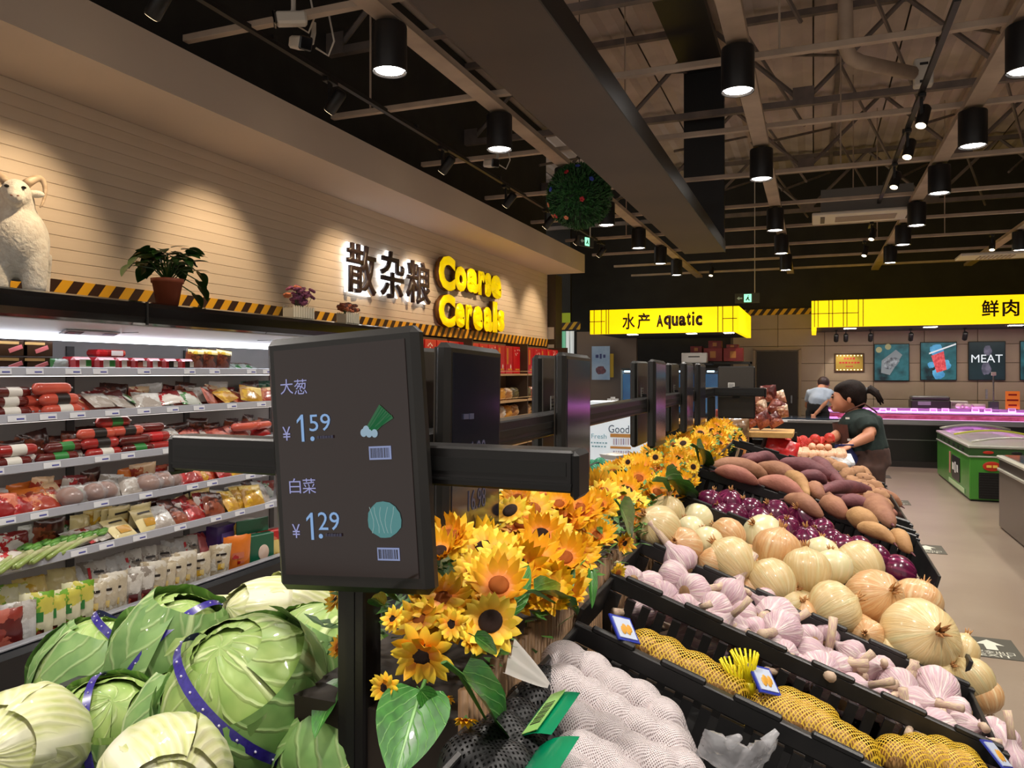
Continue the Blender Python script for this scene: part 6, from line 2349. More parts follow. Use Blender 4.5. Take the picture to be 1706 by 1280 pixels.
dm = [P('dried_red', (132, 56, 44), (176, 96, 74), (96, 34, 30), scale=24, bump=.9, bscale=40), P('dried_tan', (200, 150, 112), (176, 110, 80), (222, 190, 160), scale=22, bump=.9, bscale=40)]
rd = random.Random(9)
for i, (px, py, s) in enumerate(((1240, 702, .8), (1258, 704, .9), (1278, 705, 1.0), (1296, 704, .9), (1250, 688, .9), (1268, 685, 1.0), (1288, 684, 1.0), (1304, 690, .8), (1262, 668, 1.0), (1282, 664, 1.1), (1300, 668, .9))):
    p = at(px, py, y=4.42 + .03 * (i // 4))
    pouch('dried_goods_bag', 'shiny bag of dried red goods in the heap on the wooden tray, %s placed' % ORD[i], 'packet', .085 * s, .085 * s, .055, dm[0 if i < 5 else (i % 3 != 0)], p - Vector((0, 0, .02)), (rd.uniform(-.4, .2), rd.uniform(-.6, .6), rd.uniform(-.5, .5)), GD, i, crinkle=.3)
for i, px in enumerate((1196, 1204, 1212, 1220, 1228)):
    p = at(px, 690, y=4.5)
    t = thing('spice_jar', 'small dark red jar on the upper wooden tray, %s along' % ORD[i], 'jar', (p.x, p.y, 1.322), (0, 0, 0), 'jars on the far rack')
    build(MB().lathe([(.0001, 0), (.014, 0), (.014, .05), (.011, .056), (.0001, .056)], 12), 'glass', mat('jar_red', (120, 46, 40), rough=.15, coat=.5), t, smooth=True)
    build(MB().lathe([(.013, .054), (.013, .066), (.0001, .066)], 12), 'lid', mat('jar_lid', (150, 60, 50), rough=.3), t, smooth=True)
# snack tub
p = at(1215, 748, y=3.95)
t = thing('snack_tub', 'clear tub full of orange crackers behind the sweet potatoes', 'tub', (p.x, p.y, p.z - .075))
build(MB().lathe([(.0001, 0), (.075, 0), (.082, .02), (.082, .115), (.07, .135), (.0001, .14)], 22), 'tub', P('cracker', (206, 130, 66), (226, 166, 100), (176, 96, 50), scale=55, bump=.9, bscale=70), t, smooth=True)
bx('price_card', (0, -.08, .11), (.05, .003, .035), mat('card_pink', (226, 190, 176), rough=.5), t)
for i, px in enumerate((1200, 1225)):
    p = at(px, 715, y=4.2)
    t = thing('bran_bag', 'tan paper-brown bag behind the cracker tub, %s of two' % ORD[i], 'packet', p - Vector((0, 0, .08)), (0, 0, .2 * i), GD)
    build(pillow(.14, .14, .09, 7 + i, crinkle=.25), 'film', P('bran_tan', (150, 116, 84), (124, 92, 62), scale=18), t, smooth=True)
    bx('seal', (0, 0, .138), (.12, .006, .012), MATS['bran_tan'], t)
# eggs in a tray
M_egg = mat('egg_shell', (222, 176, 142), (210, 158, 124), scale=6, rough=.45, rnd=.08)
egg_me = MB().lathe([(.0002, -.026), (.01, -.024), (.018, -.016), (.0215, -.004), (.0205, .008), (.016, .018), (.009, .025), (.0002, .028)], 14).mesh('shell', M_egg, True)
eg0 = at(1368, 752, y=5.0)
er = thing('egg_tray', 'shallow tray of loose brown eggs in front of the woman', 'tray', (eg0.x, 5.08, eg0.z - .05))
bx('tray', (0, 0, 0), (.36, .5, .02), M_white, er, .004)
for i in range(46):
    r_, c_ = divmod(i, 6)
    if r_ > 6:
        lvl, k = 1, i - 42
        lx, ly = -.05 + .045 * (k % 3), -.02 + .04 * (k // 3)
    else:
        lvl = 0
        lx, ly = -.14 + .048 * c_ + (.02 if r_ % 2 else 0), -.17 + .048 * r_
    t = thing('egg', 'brown egg lying in the shallow tray before the woman', 'egg', (eg0.x + lx, 5.08 + ly, eg0.z - .015 + lvl * .034), (1.4, rd.uniform(0, 6), rd.uniform(0, 6)), 'loose eggs in the tray')
    link('shell', egg_me, t)
# net bags of tomatoes/fruit
M_tom = mat('fruit_orange', (216, 92, 56), (200, 70, 40), scale=5, rough=.3, coat=.3)
tm = MB().ell((0, 0, 0), (.03, .03, .027), 12, 8).mesh('fruit', M_tom, True)
for i, ls in enumerate(([(1290, 738), (1302, 735), (1314, 739), (1298, 745), (1310, 748)], [(1325, 735), (1338, 734), (1350, 738), (1332, 743), (1344, 746)], [(1358, 732), (1370, 736), (1382, 730), (1366, 742), (1378, 744)])):
    cs = [at(px, py, y=5.35 + .03 * (k % 2)) for k, (px, py) in enumerate(ls)]
    lumpy('fruit_net_bag', 'orange-red net bag of round fruit behind the eggs, %s of three' % ORD[i], 'net bag', cs, .032, None, M_netr, 'netted goods', inner_fn=lambda t, c: link('fruit', tm, t, c), res=24)
p = at(1298, 768, y=4.35)
t = thing('red_bag', 'bright red printed plastic bag behind the sweet potatoes', 'bag', p, (-.4, .3, .2))
build(pillow(.17, .13, .07, 2, crinkle=.25), 'film', mat('bag_red', (216, 20, 26), (236, 60, 60), scale=12, rough=.35, coat=.4, bump=.6), t, smooth=True)
build(MB().tube([(0, 0, .11), (-.01, 0, .15)], [.015, .004], 8), 'knot', MATS['bag_red'], t, smooth=True)
p = at(1392, 785, y=4.2)
t = thing('clear_bag', 'clear plastic bag holding yellow ginger next to the potatoes', 'bag', p, (0, 0, .3))
build(MB().ell((0, 0, .02), (.06, .05, .03), 16, 10, nz=.3), 'ginger', mat('ginger', (206, 176, 96), (190, 150, 80), scale=12, rough=.6), t, smooth=True)
build(MB().ell((0, 0, .025), (.085, .075, .045), 20, 12, nz=.25, ns=18), 'film', MATS['wrap_film'], t, smooth=True)

# ================================================================ people
M_skin = mat('skin', (204, 142, 110), (192, 128, 98), scale=6, rough=.5, sss=.15)
M_hair = mat('hair_dark', (34, 20, 16), (20, 12, 10), scale=60, stretch=(1, 8, 1), rough=.7, spec=.2, bump=.4, bscale=120)
M_polo = mat('polo_green', (34, 50, 46), (28, 42, 40), scale=40, rough=.85)
M_apron = mat('apron_brown', (92, 54, 44), (82, 48, 40), scale=30, rough=.85)
M_trou = mat('trousers_grey', (76, 52, 44), (66, 46, 40), scale=30, rough=.9)
YW = 5.75


def wp(px, py, y=YW):
    return at(px, py, y=y)


wo = thing('person', 'woman with a ponytail in dark green polo and brown apron sorting eggs', 'person', (wp(1440, 770).x, YW, 0))
O = Vector(wo.location)


def L_(v):
    return tuple(Vector(v) - O)


def hand(mb, wrist, d, n, r_=.0085):
    """palm plus five bent fingers; d = pointing direction, n = palm normal"""
    d, n = Vector(d).normalized(), Vector(n).normalized()
    s = d.cross(n).normalized()
    w0 = Vector(wrist)
    pc = w0 + d * .05
    rot = Matrix((d, s, n)).transposed()
    mb.ell(pc, (.05, .04, .016), 12, 8, rot)
    for i, (off, ln) in enumerate(((-.03, .062), (-.01, .075), (.01, .07), (.03, .055))):
        b0 = pc + d * .036 + s * off
        k1 = b0 + d * ln * .5 + n * .004
        k2 = b0 + d * ln * .85 + n * (.022)
        mb.tube([b0 - d * .01, b0, k1, k2], [r_, r_, r_ * .92, r_ * .75], 8)
    b0 = w0 + d * .025 - s * .032
    mb.tube([b0 + s * .01, b0 - s * .018 + d * .02, b0 - s * .02 + d * .05 + n * .01], [.012, .0105, .008], 8)


hd_c = wp(1409, 663)
shl, shr = wp(1441, 702, 5.6), wp(1426, 700, 5.9)
ell_, elr = wp(1451, 725, 5.52), wp(1401, 722, 5.72)
wrl, wrr = wp(1418, 741, 5.42), wp(1376, 736, 5.5)
hipc = wp(1443, 775)
nk0 = wp(1427, 690)
mb = MB()
fw = Vector((-1, -.25, -.25)).normalized()
hrot = Matrix.Rotation(-.35, 3, 'Y')
mb.ell(L_(hd_c + Vector((.02, 0, .015))), (.092, .076, .098), 18, 14, hrot)
mb.ell(L_(hd_c + Vector((-.035, -.008, -.03))), (.058, .058, .078), 16, 12, hrot)
mb.ell(L_(hd_c + Vector((-.07, -.012, -.075))), (.028, .036, .026), 12, 8)
mb.tube([L_(hd_c + Vector((-.082, -.014, .008))), L_(hd_c + Vector((-.108, -.016, -.024))), L_(hd_c + Vector((-.088, -.014, -.032)))], [.008, .0115, .01], 8)
mb.tube([L_(hd_c + Vector((.03, 0, -.05))), L_(nk0), L_((shl + shr) / 2)], [.05, .05, .07], 12)
up = (shl + shr) / 2
mb.tube([L_(up + Vector((0, 0, .02))), L_((up + hipc) / 2 + Vector((.0, 0, .03))), L_(hipc)], [.12, .12, .13], 14)
mb.ell(L_(up + Vector((0, 0, -.05))), (.11, .17, .11), 16, 12)
for s_, e_, w_ in ((shl, ell_, wrl), (shr, elr, wrr)):
    mb.tube([L_(s_), L_((s_ + e_) / 2), L_(e_)], [.055, .047, .04], 12)
    mb.tube([L_(e_), L_((e_ * .6 + w_ * .4)), L_(w_)], [.041, .038, .026], 12)
    d = (w_ - e_).normalized()
    hand(mb, L_(w_), d, (-.25, 0, -1))
for sy in (-.1, .1):
    mb.tube([L_(hipc + Vector((0, sy * .8, 0))), L_(Vector((hipc.x + .01, YW + sy, .5))), L_(Vector((hipc.x + .03, YW + sy, .09)))], [.1, .068, .045], 12)
    mb.ell(L_(Vector((hipc.x - .03, YW + sy, .045))), (.12, .045, .045), 12, 8)
remeshed(mb, 'body', M_skin, .011, 3, wo)
# clothing
mb = MB()
mb.ell(L_(up + Vector((0, 0, -.04))), (.135, .2, .125), 18, 12)
mb.tube([L_(up + Vector((0, 0, .02))), L_((up + hipc) / 2 + Vector((.0, 0, .03))), L_(hipc + Vector((0, 0, .09)))], [.135, .142, .148], 16)
for s_, e_ in ((shl, ell_), (shr, elr)):
    mb.tube([L_(s_), L_(s_ * .3 + e_ * .7)], [.075, .068], 12)
mb.tube([L_(nk0 * .5 + up * .5), L_(up)], [.075, .1], 12)
remeshed(mb, 'polo_shirt', M_polo, .014, 3, wo)
mb = MB()
mb.tube([L_(hipc + Vector((0, 0, .13))), L_(hipc)], [.145, .16], 16)
for sy in (-.1, .1):
    mb.tube([L_(hipc + Vector((0, sy * .7, 0))), L_(Vector((hipc.x + .01, YW + sy, .5))), L_(Vector((hipc.x + .03, YW + sy, .08)))], [.12, .09, .075], 12)
remeshed(mb, 'trousers', M_trou, .016, 3, wo)
mb = MB()


def apr(u, v):
    # bib and skirt wrapped round the front (-X) of the body
    a = (u - .5) * (2.1 + 1.7 * max(0, min(1, (.62 - v) * 6 + .5)))
    z = .42 + v * (up.z - .42 - .02)
    cx = hipc.x + (up.x - hipc.x) * max(0, (z - hipc.z) / (up.z - hipc.z))
    r0 = .18 + .012 * (v < .5)
    return Vector(L_((cx - math.cos(a) * r0, YW + math.sin(a) * r0 * 1.12, z)))


mb.grid(apr, 18, 18)
ap = build(mb, 'apron', M_apron, wo, smooth=True)
for sy in (-1, 1):
    build(MB().tube([L_(up + Vector((-.1, sy * .09, .06))), L_(up + Vector((.02, sy * .08, .12))), L_(up + Vector((.1, sy * .05, .06)))], .006, 6), 'apron_strap', M_apron, ap, smooth=True)
link('printed_line', print_marks(.05, .03, M_lab_w, 2), ap, L_(wp(1418, 733, 5.57)), (PI / 2, 0, 0))
# hair: cap plus ponytail
mb = MB()
mb.ell(L_(hd_c + Vector((.035, 0, .032))), (.1, .088, .095), 20, 14, hrot)
mb.ell(L_(hd_c + Vector((.0, 0, .075))), (.082, .08, .042), 18, 10, hrot)
mb.ell(L_(hd_c + Vector((.075, 0, .0))), (.06, .075, .08), 16, 10)
hr = remeshed(mb, 'hair', M_hair, .01, 2, wo)
a0 = hd_c + Vector((.12, -.01, .045))
mb = MB()
for i in range(9):
    o_ = Vector((0, rd.uniform(-.025, .025), rd.uniform(-.02, .02)))
    mb.tube([L_(a0), L_(a0 + Vector((.035, 0, .012)) + o_ * .7), L_(a0 + Vector((.075, 0, -.02)) + o_), L_(a0 + Vector((.1 + rd.uniform(-.02, .02), 0, -.075)) + o_ * 1.3)], [.014, .02, .016, .004], 7)
build(mb, 'ponytail', M_hair, hr, smooth=True)
build(MB().ell(L_(a0 + Vector((.008, 0, .005))), (.016, .024, .024), 10, 8), 'hair_tie', M_black, hr, smooth=True)
build(MB().ell(L_(hd_c + Vector((.018, -.078, -.012))), (.014, .008, .024), 8, 8), 'ear', M_skin, wo, smooth=True)
build(MB().ell(L_(hd_c + Vector((-.086, -.044, .004))), (.008, .013, .007), 8, 6), 'eye', MATS['eye_black'], wo, smooth=True)
build(MB().ell(L_(hd_c + Vector((-.084, -.042, .024))), (.007, .018, .005), 8, 6), 'eyebrow', M_hair, wo, smooth=True)
build(MB().ell(L_(hd_c + Vector((-.092, -.026, -.06))), (.008, .018, .007), 8, 6), 'mouth', mat('lip', (160, 84, 74), rough=.5), wo, smooth=True)
bx('logo_patch', L_(wp(1412, 697, 5.575)), (.025, .004, .012), M_lab_w, wo)
t = thing('blue_cloth', 'dark blue cloth hanging from the woman\'s near hand', 'cloth', wrl + Vector((-.03, -.03, -.13)))
build(MB().grid(lambda u, v: Vector(((u - .5) * .1 + .02 * math.sin(v * 5), .012 * math.sin(u * 9), v * .13)), 8, 8), 'cloth', mat('cloth_blue', (34, 42, 92), rough=.85), t, smooth=True)
build(MB().tube([(-.045, 0, .128), (.045, 0, .13)], .006, 6), 'hem', MATS['cloth_blue'], t)

# second person behind the counter
YP = 13.7
p2 = thing('person', 'person in a pale blue shirt bending over the dark counter, back to the viewer', 'person', (wp(1362, 700, YP).x, YP, 0))
O = Vector(p2.location)
h2 = wp(1372, 640, YP + .16)
s2l, s2r = wp(1351, 652, YP + .05), wp(1383, 652, YP + .05)
e2, w2 = wp(1374, 672, YP - .12), wp(1359, 690, YP - .16)
hp = Vector((O.x, YP, .95))
upc = (s2l + s2r) / 2
mb = MB()
mb.ell(L_(h2), (.085, .1, .11), 16, 12)
mb.tube([L_(h2), L_(upc)], [.055, .08], 10)
mb.tube([L_(upc), L_((upc + hp) / 2 + Vector((0, -.05, 0))), L_(hp)], [.13, .13, .13], 12)
mb.tube([L_(s2r), L_(e2)], [.05, .042], 10)
mb.tube([L_(e2), L_(w2)], [.042, .03], 10)
hand(mb, L_(w2), (w2 - e2), (0, 1, 0), .009)
mb.tube([L_(s2l), L_(s2l + Vector((-.06, .15, -.25))), L_(s2l + Vector((.02, .3, -.4)))], [.05, .042, .03], 10)
hand(mb, L_(s2l + Vector((.02, .3, -.4))), (.2, .6, -.5), (0, .3, -1), .009)
for sx in (-.1, .1):
    mb.tube([L_(hp + Vector((sx * .8, 0, 0))), L_(Vector((O.x + sx, YP, .5))), L_(Vector((O.x + sx, YP, .08)))], [.1, .07, .045], 10)
    mb.ell(L_(Vector((O.x + sx, YP + .05, .045))), (.045, .12, .045), 10, 8)
remeshed(mb, 'body', M_skin, .016, 3, p2)
mb = MB()
mb.ell(L_(upc + Vector((0, 0, -.05))), (.21, .14, .12), 16, 12)
mb.tube([L_(upc), L_((upc + hp) / 2 + Vector((0, -.05, .02))), L_(hp + Vector((0, 0, .12)))], [.14, .16, .165], 14)
mb.tube([L_(s2r), L_(s2r * .35 + e2 * .65)], [.072, .062], 10)
mb.tube([L_(s2l), L_(s2l + Vector((-.05, .1, -.17)))], [.072, .062], 10)
remeshed(mb, 'shirt', mat('shirt_blue', (176, 188, 208), (164, 178, 200), scale=12, rough=.8), .018, 3, p2)
mb = MB()
mb.tube([L_(hp + Vector((0, 0, .14))), L_(hp)], [.168, .168], 14)
for sx in (-.1, .1):
    mb.tube([L_(hp + Vector((sx * .7, 0, 0))), L_(Vector((O.x + sx, YP, .5))), L_(Vector((O.x + sx, YP, .07)))], [.12, .09, .07], 10)
remeshed(mb, 'trousers', mat('trousers_black', (22, 20, 22), rough=.9), .018, 3, p2)
mb = MB()
mb.ell(L_(h2 + Vector((0, -.01, .03))), (.094, .1, .1), 16, 10)
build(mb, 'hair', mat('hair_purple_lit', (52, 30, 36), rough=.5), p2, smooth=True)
for sx in (-1, 1):
    build(MB().ell(L_(h2 + Vector((sx * .09, .02, -.01))), (.01, .018, .026), 8, 6), 'ear', M_skin, p2, smooth=True)
# ================================================================ signs over the counters
def seam(parent, x, z0, z1, y):
    bx('seam', (x, y, (z0 + z1) / 2), (.012, .004, z1 - z0), M_brownletter, parent)


AY, AZ0, AZ1 = 12.8, 2.25, 2.66
ax0, ax1 = xz_of(983, AY), xz_of(1231, AY)
sa = thing('aquatic_sign', 'yellow lit fascia reading Aquatic with two Chinese characters', 'sign', ((ax0 + ax1) / 2, AY, AZ0))
aw, ah = ax1 - ax0, AZ1 - AZ0
bx('front_panel', (0, .04, ah / 2), (aw, .08, ah), M_yellow, sa)
bx('side_panel', (aw / 2 - .04, 1.3, ah / 2), (.08, 2.5, ah), M_yellow, sa)
bx('soffit_board', (0, 1.3, .03), (aw - .1, 2.45, .04), M_blackwall, sa)
for px in (990, 1002, 1010, 1014, 1196, 1204, 1221):
    seam(sa, xz_of(px, AY) - sa.location.x, .0, ah, -.002)
for x0, x1 in ((983, 1008), (1204, 1228)):
    a, b_ = xz_of(x0, AY) - sa.location.x, xz_of(x1, AY) - sa.location.x
    bx('seam', ((a + b_) / 2, -.002, ah * .52), (b_ - a, .004, .012), M_brownletter, sa)
for s, x0, x1, hh in (('水', 1037, 1058, .27), ('产', 1062, 1083, .27), ('A', 1094, 1105, .2), ('q', 1106, 1118, .23), ('u', 1119, 1130, .17), ('a', 1131, 1143, .17), ('t', 1144, 1151, .22), ('i', 1153, 1157, .23), ('c', 1159, 1170, .17)):
    a, b_ = xz_of(x0, AY), xz_of(x1, AY)
    zz = ah * .5 + (-.03 if s == 'q' else (.02 if s in 'ti' else (0 if s in '水产' else (-.005 if s == 'A' else -.012))))
    link('letter', fit_text(s, b_ - a, hh, M_brownletter, .012, .015 if s in '水产' else (.012 if s == 'i' else .045)), sa, ((a + b_) / 2 - sa.location.x, -.002, zz), RX90)
M_dl = glow('recess_light', (255, 250, 240), 14)
for px in (1055, 1153, 1215):
    t = bx('recessed_light', (xz_of(px, AY + .6) - sa.location.x, .55, .006), (.16, .16, .008), M_dl, sa)
MY, MZ0, MZ1 = 14.4, 2.38, 2.84
sm_ = thing('meat_sign', 'long yellow lit fascia with dark Chinese characters over the meat counter', 'sign', (2.6, MY, MZ0))
mx0 = xz_of(1352, MY)
mw = 5.4
bx('front_panel', (mx0 + mw / 2 - 2.6, .04, .23), (mw, .08, .46), M_yellow, sm_)
bx('side_panel', (mx0 + .04 - 2.6, .9, .2), (.08, 1.7, .52), M_yellow, sm_)
bx('soffit_board', (mx0 + mw / 2 - 2.6, 1.05, .03), (mw - .1, 2.0, .04), mat('meat_soffit', (70, 62, 54), rough=.6), sm_)
for px in (1357, 1363, 1381, 1387, 1405, 1411, 1430, 1438):
    seam(sm_, xz_of(px, MY) - 2.6, 0, .46, -.002)
a, b_ = xz_of(1352, MY), xz_of(1430, MY)
bx('seam', ((a + b_) / 2 - 2.6, -.002, .235), (b_ - a, .004, .012), M_brownletter, sm_)
for s, x0, x1 in (('鲜', 1635, 1664), ('肉', 1670, 1698)):
    a, b_ = xz_of(x0, MY), xz_of(x1, MY)
    link('letter', fit_text(s, b_ - a, .27, M_brownletter, .012, .018), sm_, ((a + b_) / 2 - 2.6, -.002, .25), RX90)
for px in (1416, 1550, 1692):
    bx('recessed_light', (xz_of(px, 15.2) - 2.6, .8, .006), (.2, .16, .008), M_dl, sm_)
arl = bpy.data.lights.new('counter_light', 'AREA')
arl.shape = 'RECTANGLE'
arl.size, arl.size_y = 4.5, .3
arl.energy = 26
arl.color = (1, .9, .78)
link('counter_light', arl, sm_, (mx0 + 2.4 - 2.6, 1.0, -.02))
for i, (px, lb) in enumerate(((1393, 'left of the gold plaque'), (1409, 'aimed at the gold plaque'), (1450, 'over the fish picture'), (1517, 'between the first two pictures'), (1607, 'between the second and third pictures'))):
    p = at(px, 566, y=15.8)
    p.z = 2.40
    track_spot(p, (p.x, BY, 1.7), 'small black spotlight under the meat fascia %s' % lb, 16 if i == 1 else 0, col=(1, .9, .75), angle=60, grp='spotlights under the meat fascia')

# ---------------------------------------------------------------- things on the back wall
def wrect(x0, y0, x1, y1, Y):
    a, b_ = at(x0, (y0 + y1) / 2, y=Y), at(x1, (y0 + y1) / 2, y=Y)
    c, d = at((x0 + x1) / 2, y0, y=Y), at((x0 + x1) / 2, y1, y=Y)
    return (a.x + b_.x) / 2, (c.z + d.z) / 2, abs(b_.x - a.x), abs(c.z - d.z)


cx, cz, w_, h_ = wrect(1390, 589, 1440, 620, BY - .03)
pq_ = thing('gold_plaque', 'gold plaque with red lettering in a dark frame by the staff', 'plaque', (cx, BY - .03, cz))
bx('frame', (0, 0, 0), (w_, .03, h_), mat('plaque_frame', (74, 44, 20), rough=.4), pq_, .004)
bx('plate', (0, -.017, 0), (w_ * .9, .006, h_ * .86), mat('plaque_gold', (190, 160, 70), rough=.35, metal=.5), pq_)
link('printed_line', print_marks(w_ * .4, h_ * .14, M_lab_r, 4), pq_, (0, -.021, h_ * .22), RX90)
link('printed_line', print_marks(w_ * .7, h_ * .14, M_lab_r, 7), pq_, (0, -.021, 0), RX90)
link('printed_line', print_marks(w_ * .25, h_ * .1, M_lab_r, 4), pq_, (0, -.021, -.2 * h_), RX90)
for i in range(8):
    for s in (-1, 1):
        build(MB().ell((-.4 * w_ + i * .8 * w_ / 7, -.02, s * h_ * .38), (.012, .004, .012), 6, 4), 'edge_light', glow('plaque_bulb', (255, 236, 180), 2.5), pq_)
M_pic = mat('picture_teal', (20, 60, 66), (40, 96, 104), (12, 30, 36), scale=2.2, rough=.3, emit=.5)
for i, (x0, y0, x1, y1) in enumerate(((1456, 573, 1515, 635), (1533, 570, 1594, 634), (1613, 569, 1675, 634), (1699, 568, 1760, 634))):
    cx, cz, w_, h_ = wrect(x0, y0, x1, y1, BY - .04)
    lb = ['lit picture of a fish on a grey board', 'lit picture of a red meat slab with blue smoke and a knife', 'lit dark picture with the word MEAT', 'lit teal picture cut by the frame edge'][i]
    t = thing('wall_picture', lb, 'picture', (cx, BY - .04, cz), group='lit pictures over the meat counter')
    bx('frame', (0, .005, 0), (w_, .04, h_), M_black, t, .004)
    pn = bx('print', (0, -.017, 0), (w_ * .96, .004, h_ * .96), M_pic if i != 2 else mat('picture_dark', (14, 30, 36), (24, 46, 52), scale=2, rough=.3, emit=.4), t)
    if i == 0:
        mb = MB()
        mb.prism([(-.3, -.28), (-.05, -.34), (.3, .2), (.12, .34), (-.28, .05)], -.022, -.019)
        build(mb, 'board_print', mat('board_print', (120, 130, 134), rough=.5, emit=.4), pn, (0, 0, 0), (0, 0, 0), False, (w_, 1, h_))
        build(MB().ell((-.02 * w_, -.023, -.02 * h_), (.26 * w_, .002, .14 * h_), 16, 6, Matrix.Rotation(-.6, 3, 'Y'), nz=.3), 'fish_print', mat('fish_print', (70, 76, 82), (150, 160, 166), scale=18, rough=.5, emit=.4), pn)
        for q in ((-.36, .34), (-.1, .42)):
            build(MB().ell((q[0] * w_, -.023, q[1] * h_), (.09 * w_, .002, .08 * h_), 14, 6), 'bowl_print', mat('bowl_print', (150, 150, 110), rough=.5, emit=.4), pn)
    elif i == 1:
        mb = MB()
        mb.prism([(-.2, .14), (-.05, -.3), (.22, -.22), (.14, .26)], -.026, -.023)
        build(mb, 'meat_print', mat('meat_print', (186, 52, 60), (216, 96, 100), scale=16, rough=.5, emit=.5), pn, (0, 0, 0), (0, 0, 0), False, (w_, 1, h_))
        for q in ((-.05, .28, .19), (.18, -.1, .16), (.0, -.33, .17), (-.2, -.1, .1)):
            build(MB().ell((q[0] * w_, -.021, q[1] * h_), (q[2] * w_, .002, q[2] * h_ * .8), 16, 6, nz=.5), 'smoke_print', mat('smoke_print', (60, 130, 180), (90, 170, 210), scale=8, rough=.5, emit=.5), pn)
        mb = MB()
        mb.prism([(-.26, .18), (-.26, .22), (.47, .46), (.47, .42)], -.029, -.026)
        build(mb, 'knife_print', mat('knife_print', (210, 216, 220), rough=.4, emit=.6), pn, (0, 0, 0), (0, 0, 0), False, (w_, 1, h_))
    elif i == 2:
        link('lettering', fit_text('MEAT', w_ * .84, h_ * .2, glow('meat_white', (236, 240, 244), .9), 0, 0.0), pn, (0, -.024, .06 * h_), RX90)
        mb = MB()
        mb.ell((.02 * w_, -.021, .26 * h_), (.12 * w_, .002, .13 * h_), 12, 6, nz=.4)
        mb.ell((-.02 * w_, -.021, -.2 * h_), (.14 * w_, .002, .16 * h_), 12, 6, nz=.4)
        build(mb, 'ghost_print', mat('ghost_print', (110, 110, 130), (60, 64, 80), scale=8, rough=.5, emit=.4), pn)
    else:
        build(MB().ell((-.3 * w_, -.021, .3 * h_), (.1 * w_, .002, .1 * h_), 12, 6), 'highlight_print', MATS['board_print'], pn)

# ---------------------------------------------------------------- meat counter
M_cntb = mat('counter_black', (18, 17, 18), rough=.3, coat=.2)
CY = 14.45
mc_ = thing('meat_counter', 'long black meat counter with a purple-lit glass top', 'counter', (2.6, CY, 0))
bx('front', (0, .3, .36), (4.9, .6, .72), M_cntb, mc_)
bx('plinth_gap', (0, -.005, .05), (4.9, .02, .1), mat('plinth', (40, 36, 34), rough=.4), mc_)
bx('steel_band', (0, -.02, .76), (4.95, .1, .1), M_steel, mc_, .01)
bx('front_seam', (0, -.004, .46), (4.9, .006, .01), M_steel, mc_)
bx('glass_top', (0, .34, .9), (4.9, .66, .012), mat('counter_glass', (200, 170, 210), rough=.08, alpha=.45, coat=.5), mc_, 0, (0, 0, 0), (0, 0, 0))
bx('light_tube', (0, .02, .93), (4.85, .03, .03), glow('purple_tube', (232, 130, 240), 3.2), mc_, .006)
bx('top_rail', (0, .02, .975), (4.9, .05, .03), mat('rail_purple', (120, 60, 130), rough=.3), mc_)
bx('meat_well', (0, .35, .8), (4.8, .56, .12), mat('well_meat', (170, 70, 90), (210, 120, 140), scale=9, rough=.5), mc_)
pa = bpy.data.lights.new('purple_light', 'AREA')
pa.shape = 'RECTANGLE'
pa.size, pa.size_y = 4.6, .2
pa.energy = 14
pa.color = (1, .45, .95)
link('purple_light', pa, mc_, (0, .2, 1.02))
pa2 = bpy.data.lights.new('purple_front', 'AREA')
pa2.shape = 'RECTANGLE'
pa2.size, pa2.size_y = 4.6, .05
pa2.energy = 5
pa2.color = (1, .45, .95)
link('purple_front', pa2, mc_, (0, -.1, .97), (PI / 2 - .9, 0, 0))
for i, px in enumerate((1448, 1471, 1489, 1523, 1555, 1575, 1625, 1646, 1686)):
    p = at(px, 684, y=CY - .04)
    t = thing('price_card', 'small pink-lit price card clipped to the meat counter, %s along' % ORD[i], 'price card', p, (-.2, 0, 0), 'price cards on the meat counter')
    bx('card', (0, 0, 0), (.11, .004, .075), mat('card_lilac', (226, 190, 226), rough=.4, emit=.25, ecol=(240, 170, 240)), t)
    bx('print', (0, -.003, 0), (.08, .002, .03), mat('card_print', (150, 90, 150), rough=.5), t)
# machines behind the counter
p = at(1548, 668, y=15.4)
t = thing('weighing_machine', 'dark low machine on the work top behind the meat counter', 'machine', (p.x, 15.4, .95))
bx('body', (0, 0, .08), (.62, .4, .16), mat('machine_dark', (48, 44, 42), rough=.4), t, .02)
bx('lid', (0, 0, .19), (.6, .38, .07), mat('machine_lid', (70, 66, 64), rough=.3), t, .02)
bx('keypad', (-.1, -.2, .1), (.2, .01, .06), M_steel, t)
wt = thing('work_top', 'grey work top along the wall behind the meat counter', 'counter', (2.4, 15.6, 0))
bx('top', (0, 0, .93), (4.6, .7, .04), M_steel, wt)
bx('cabinet', (0, .05, .46), (4.6, .6, .9), mat('cab_grey', (110, 104, 98), rough=.5), wt)
p = at(1595, 670, y=15.5)
t = thing('small_box', 'pale low box beside the dark machine behind the meat counter', 'box', (p.x, 15.5, .95))
bx('body', (0, 0, .07), (.3, .2, .14), M_offwhite, t, .01)
bx('label', (0, -.102, .08), (.2, .003, .05), mat('pale_print', (170, 150, 140), rough=.5), t)
for i, (px, dz) in enumerate(((1600, 0), (1610, .0), (1630, .0))):
    p = at(px, 680, y=14.62)
    t = thing('paper_roll', 'roll of pink-lit paper on the counter edge, %s of three' % ORD[i], 'roll', (p.x, 14.62, 1.03), (PI / 2, 0, .2 + i * .6), 'paper rolls on the counter')
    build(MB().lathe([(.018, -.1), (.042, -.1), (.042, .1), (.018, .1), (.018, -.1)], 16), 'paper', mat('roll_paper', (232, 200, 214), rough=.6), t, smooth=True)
    build(MB().lathe([(.0001, -.098), (.017, -.098)], 12), 'core', mat('roll_core', (150, 110, 90), rough=.7), t)
p = at(1655, 660, y=14.9)
t = thing('scale_pole', 'dark green scale with a tall thin pole on the meat counter', 'scale', (p.x, 14.9, .93))
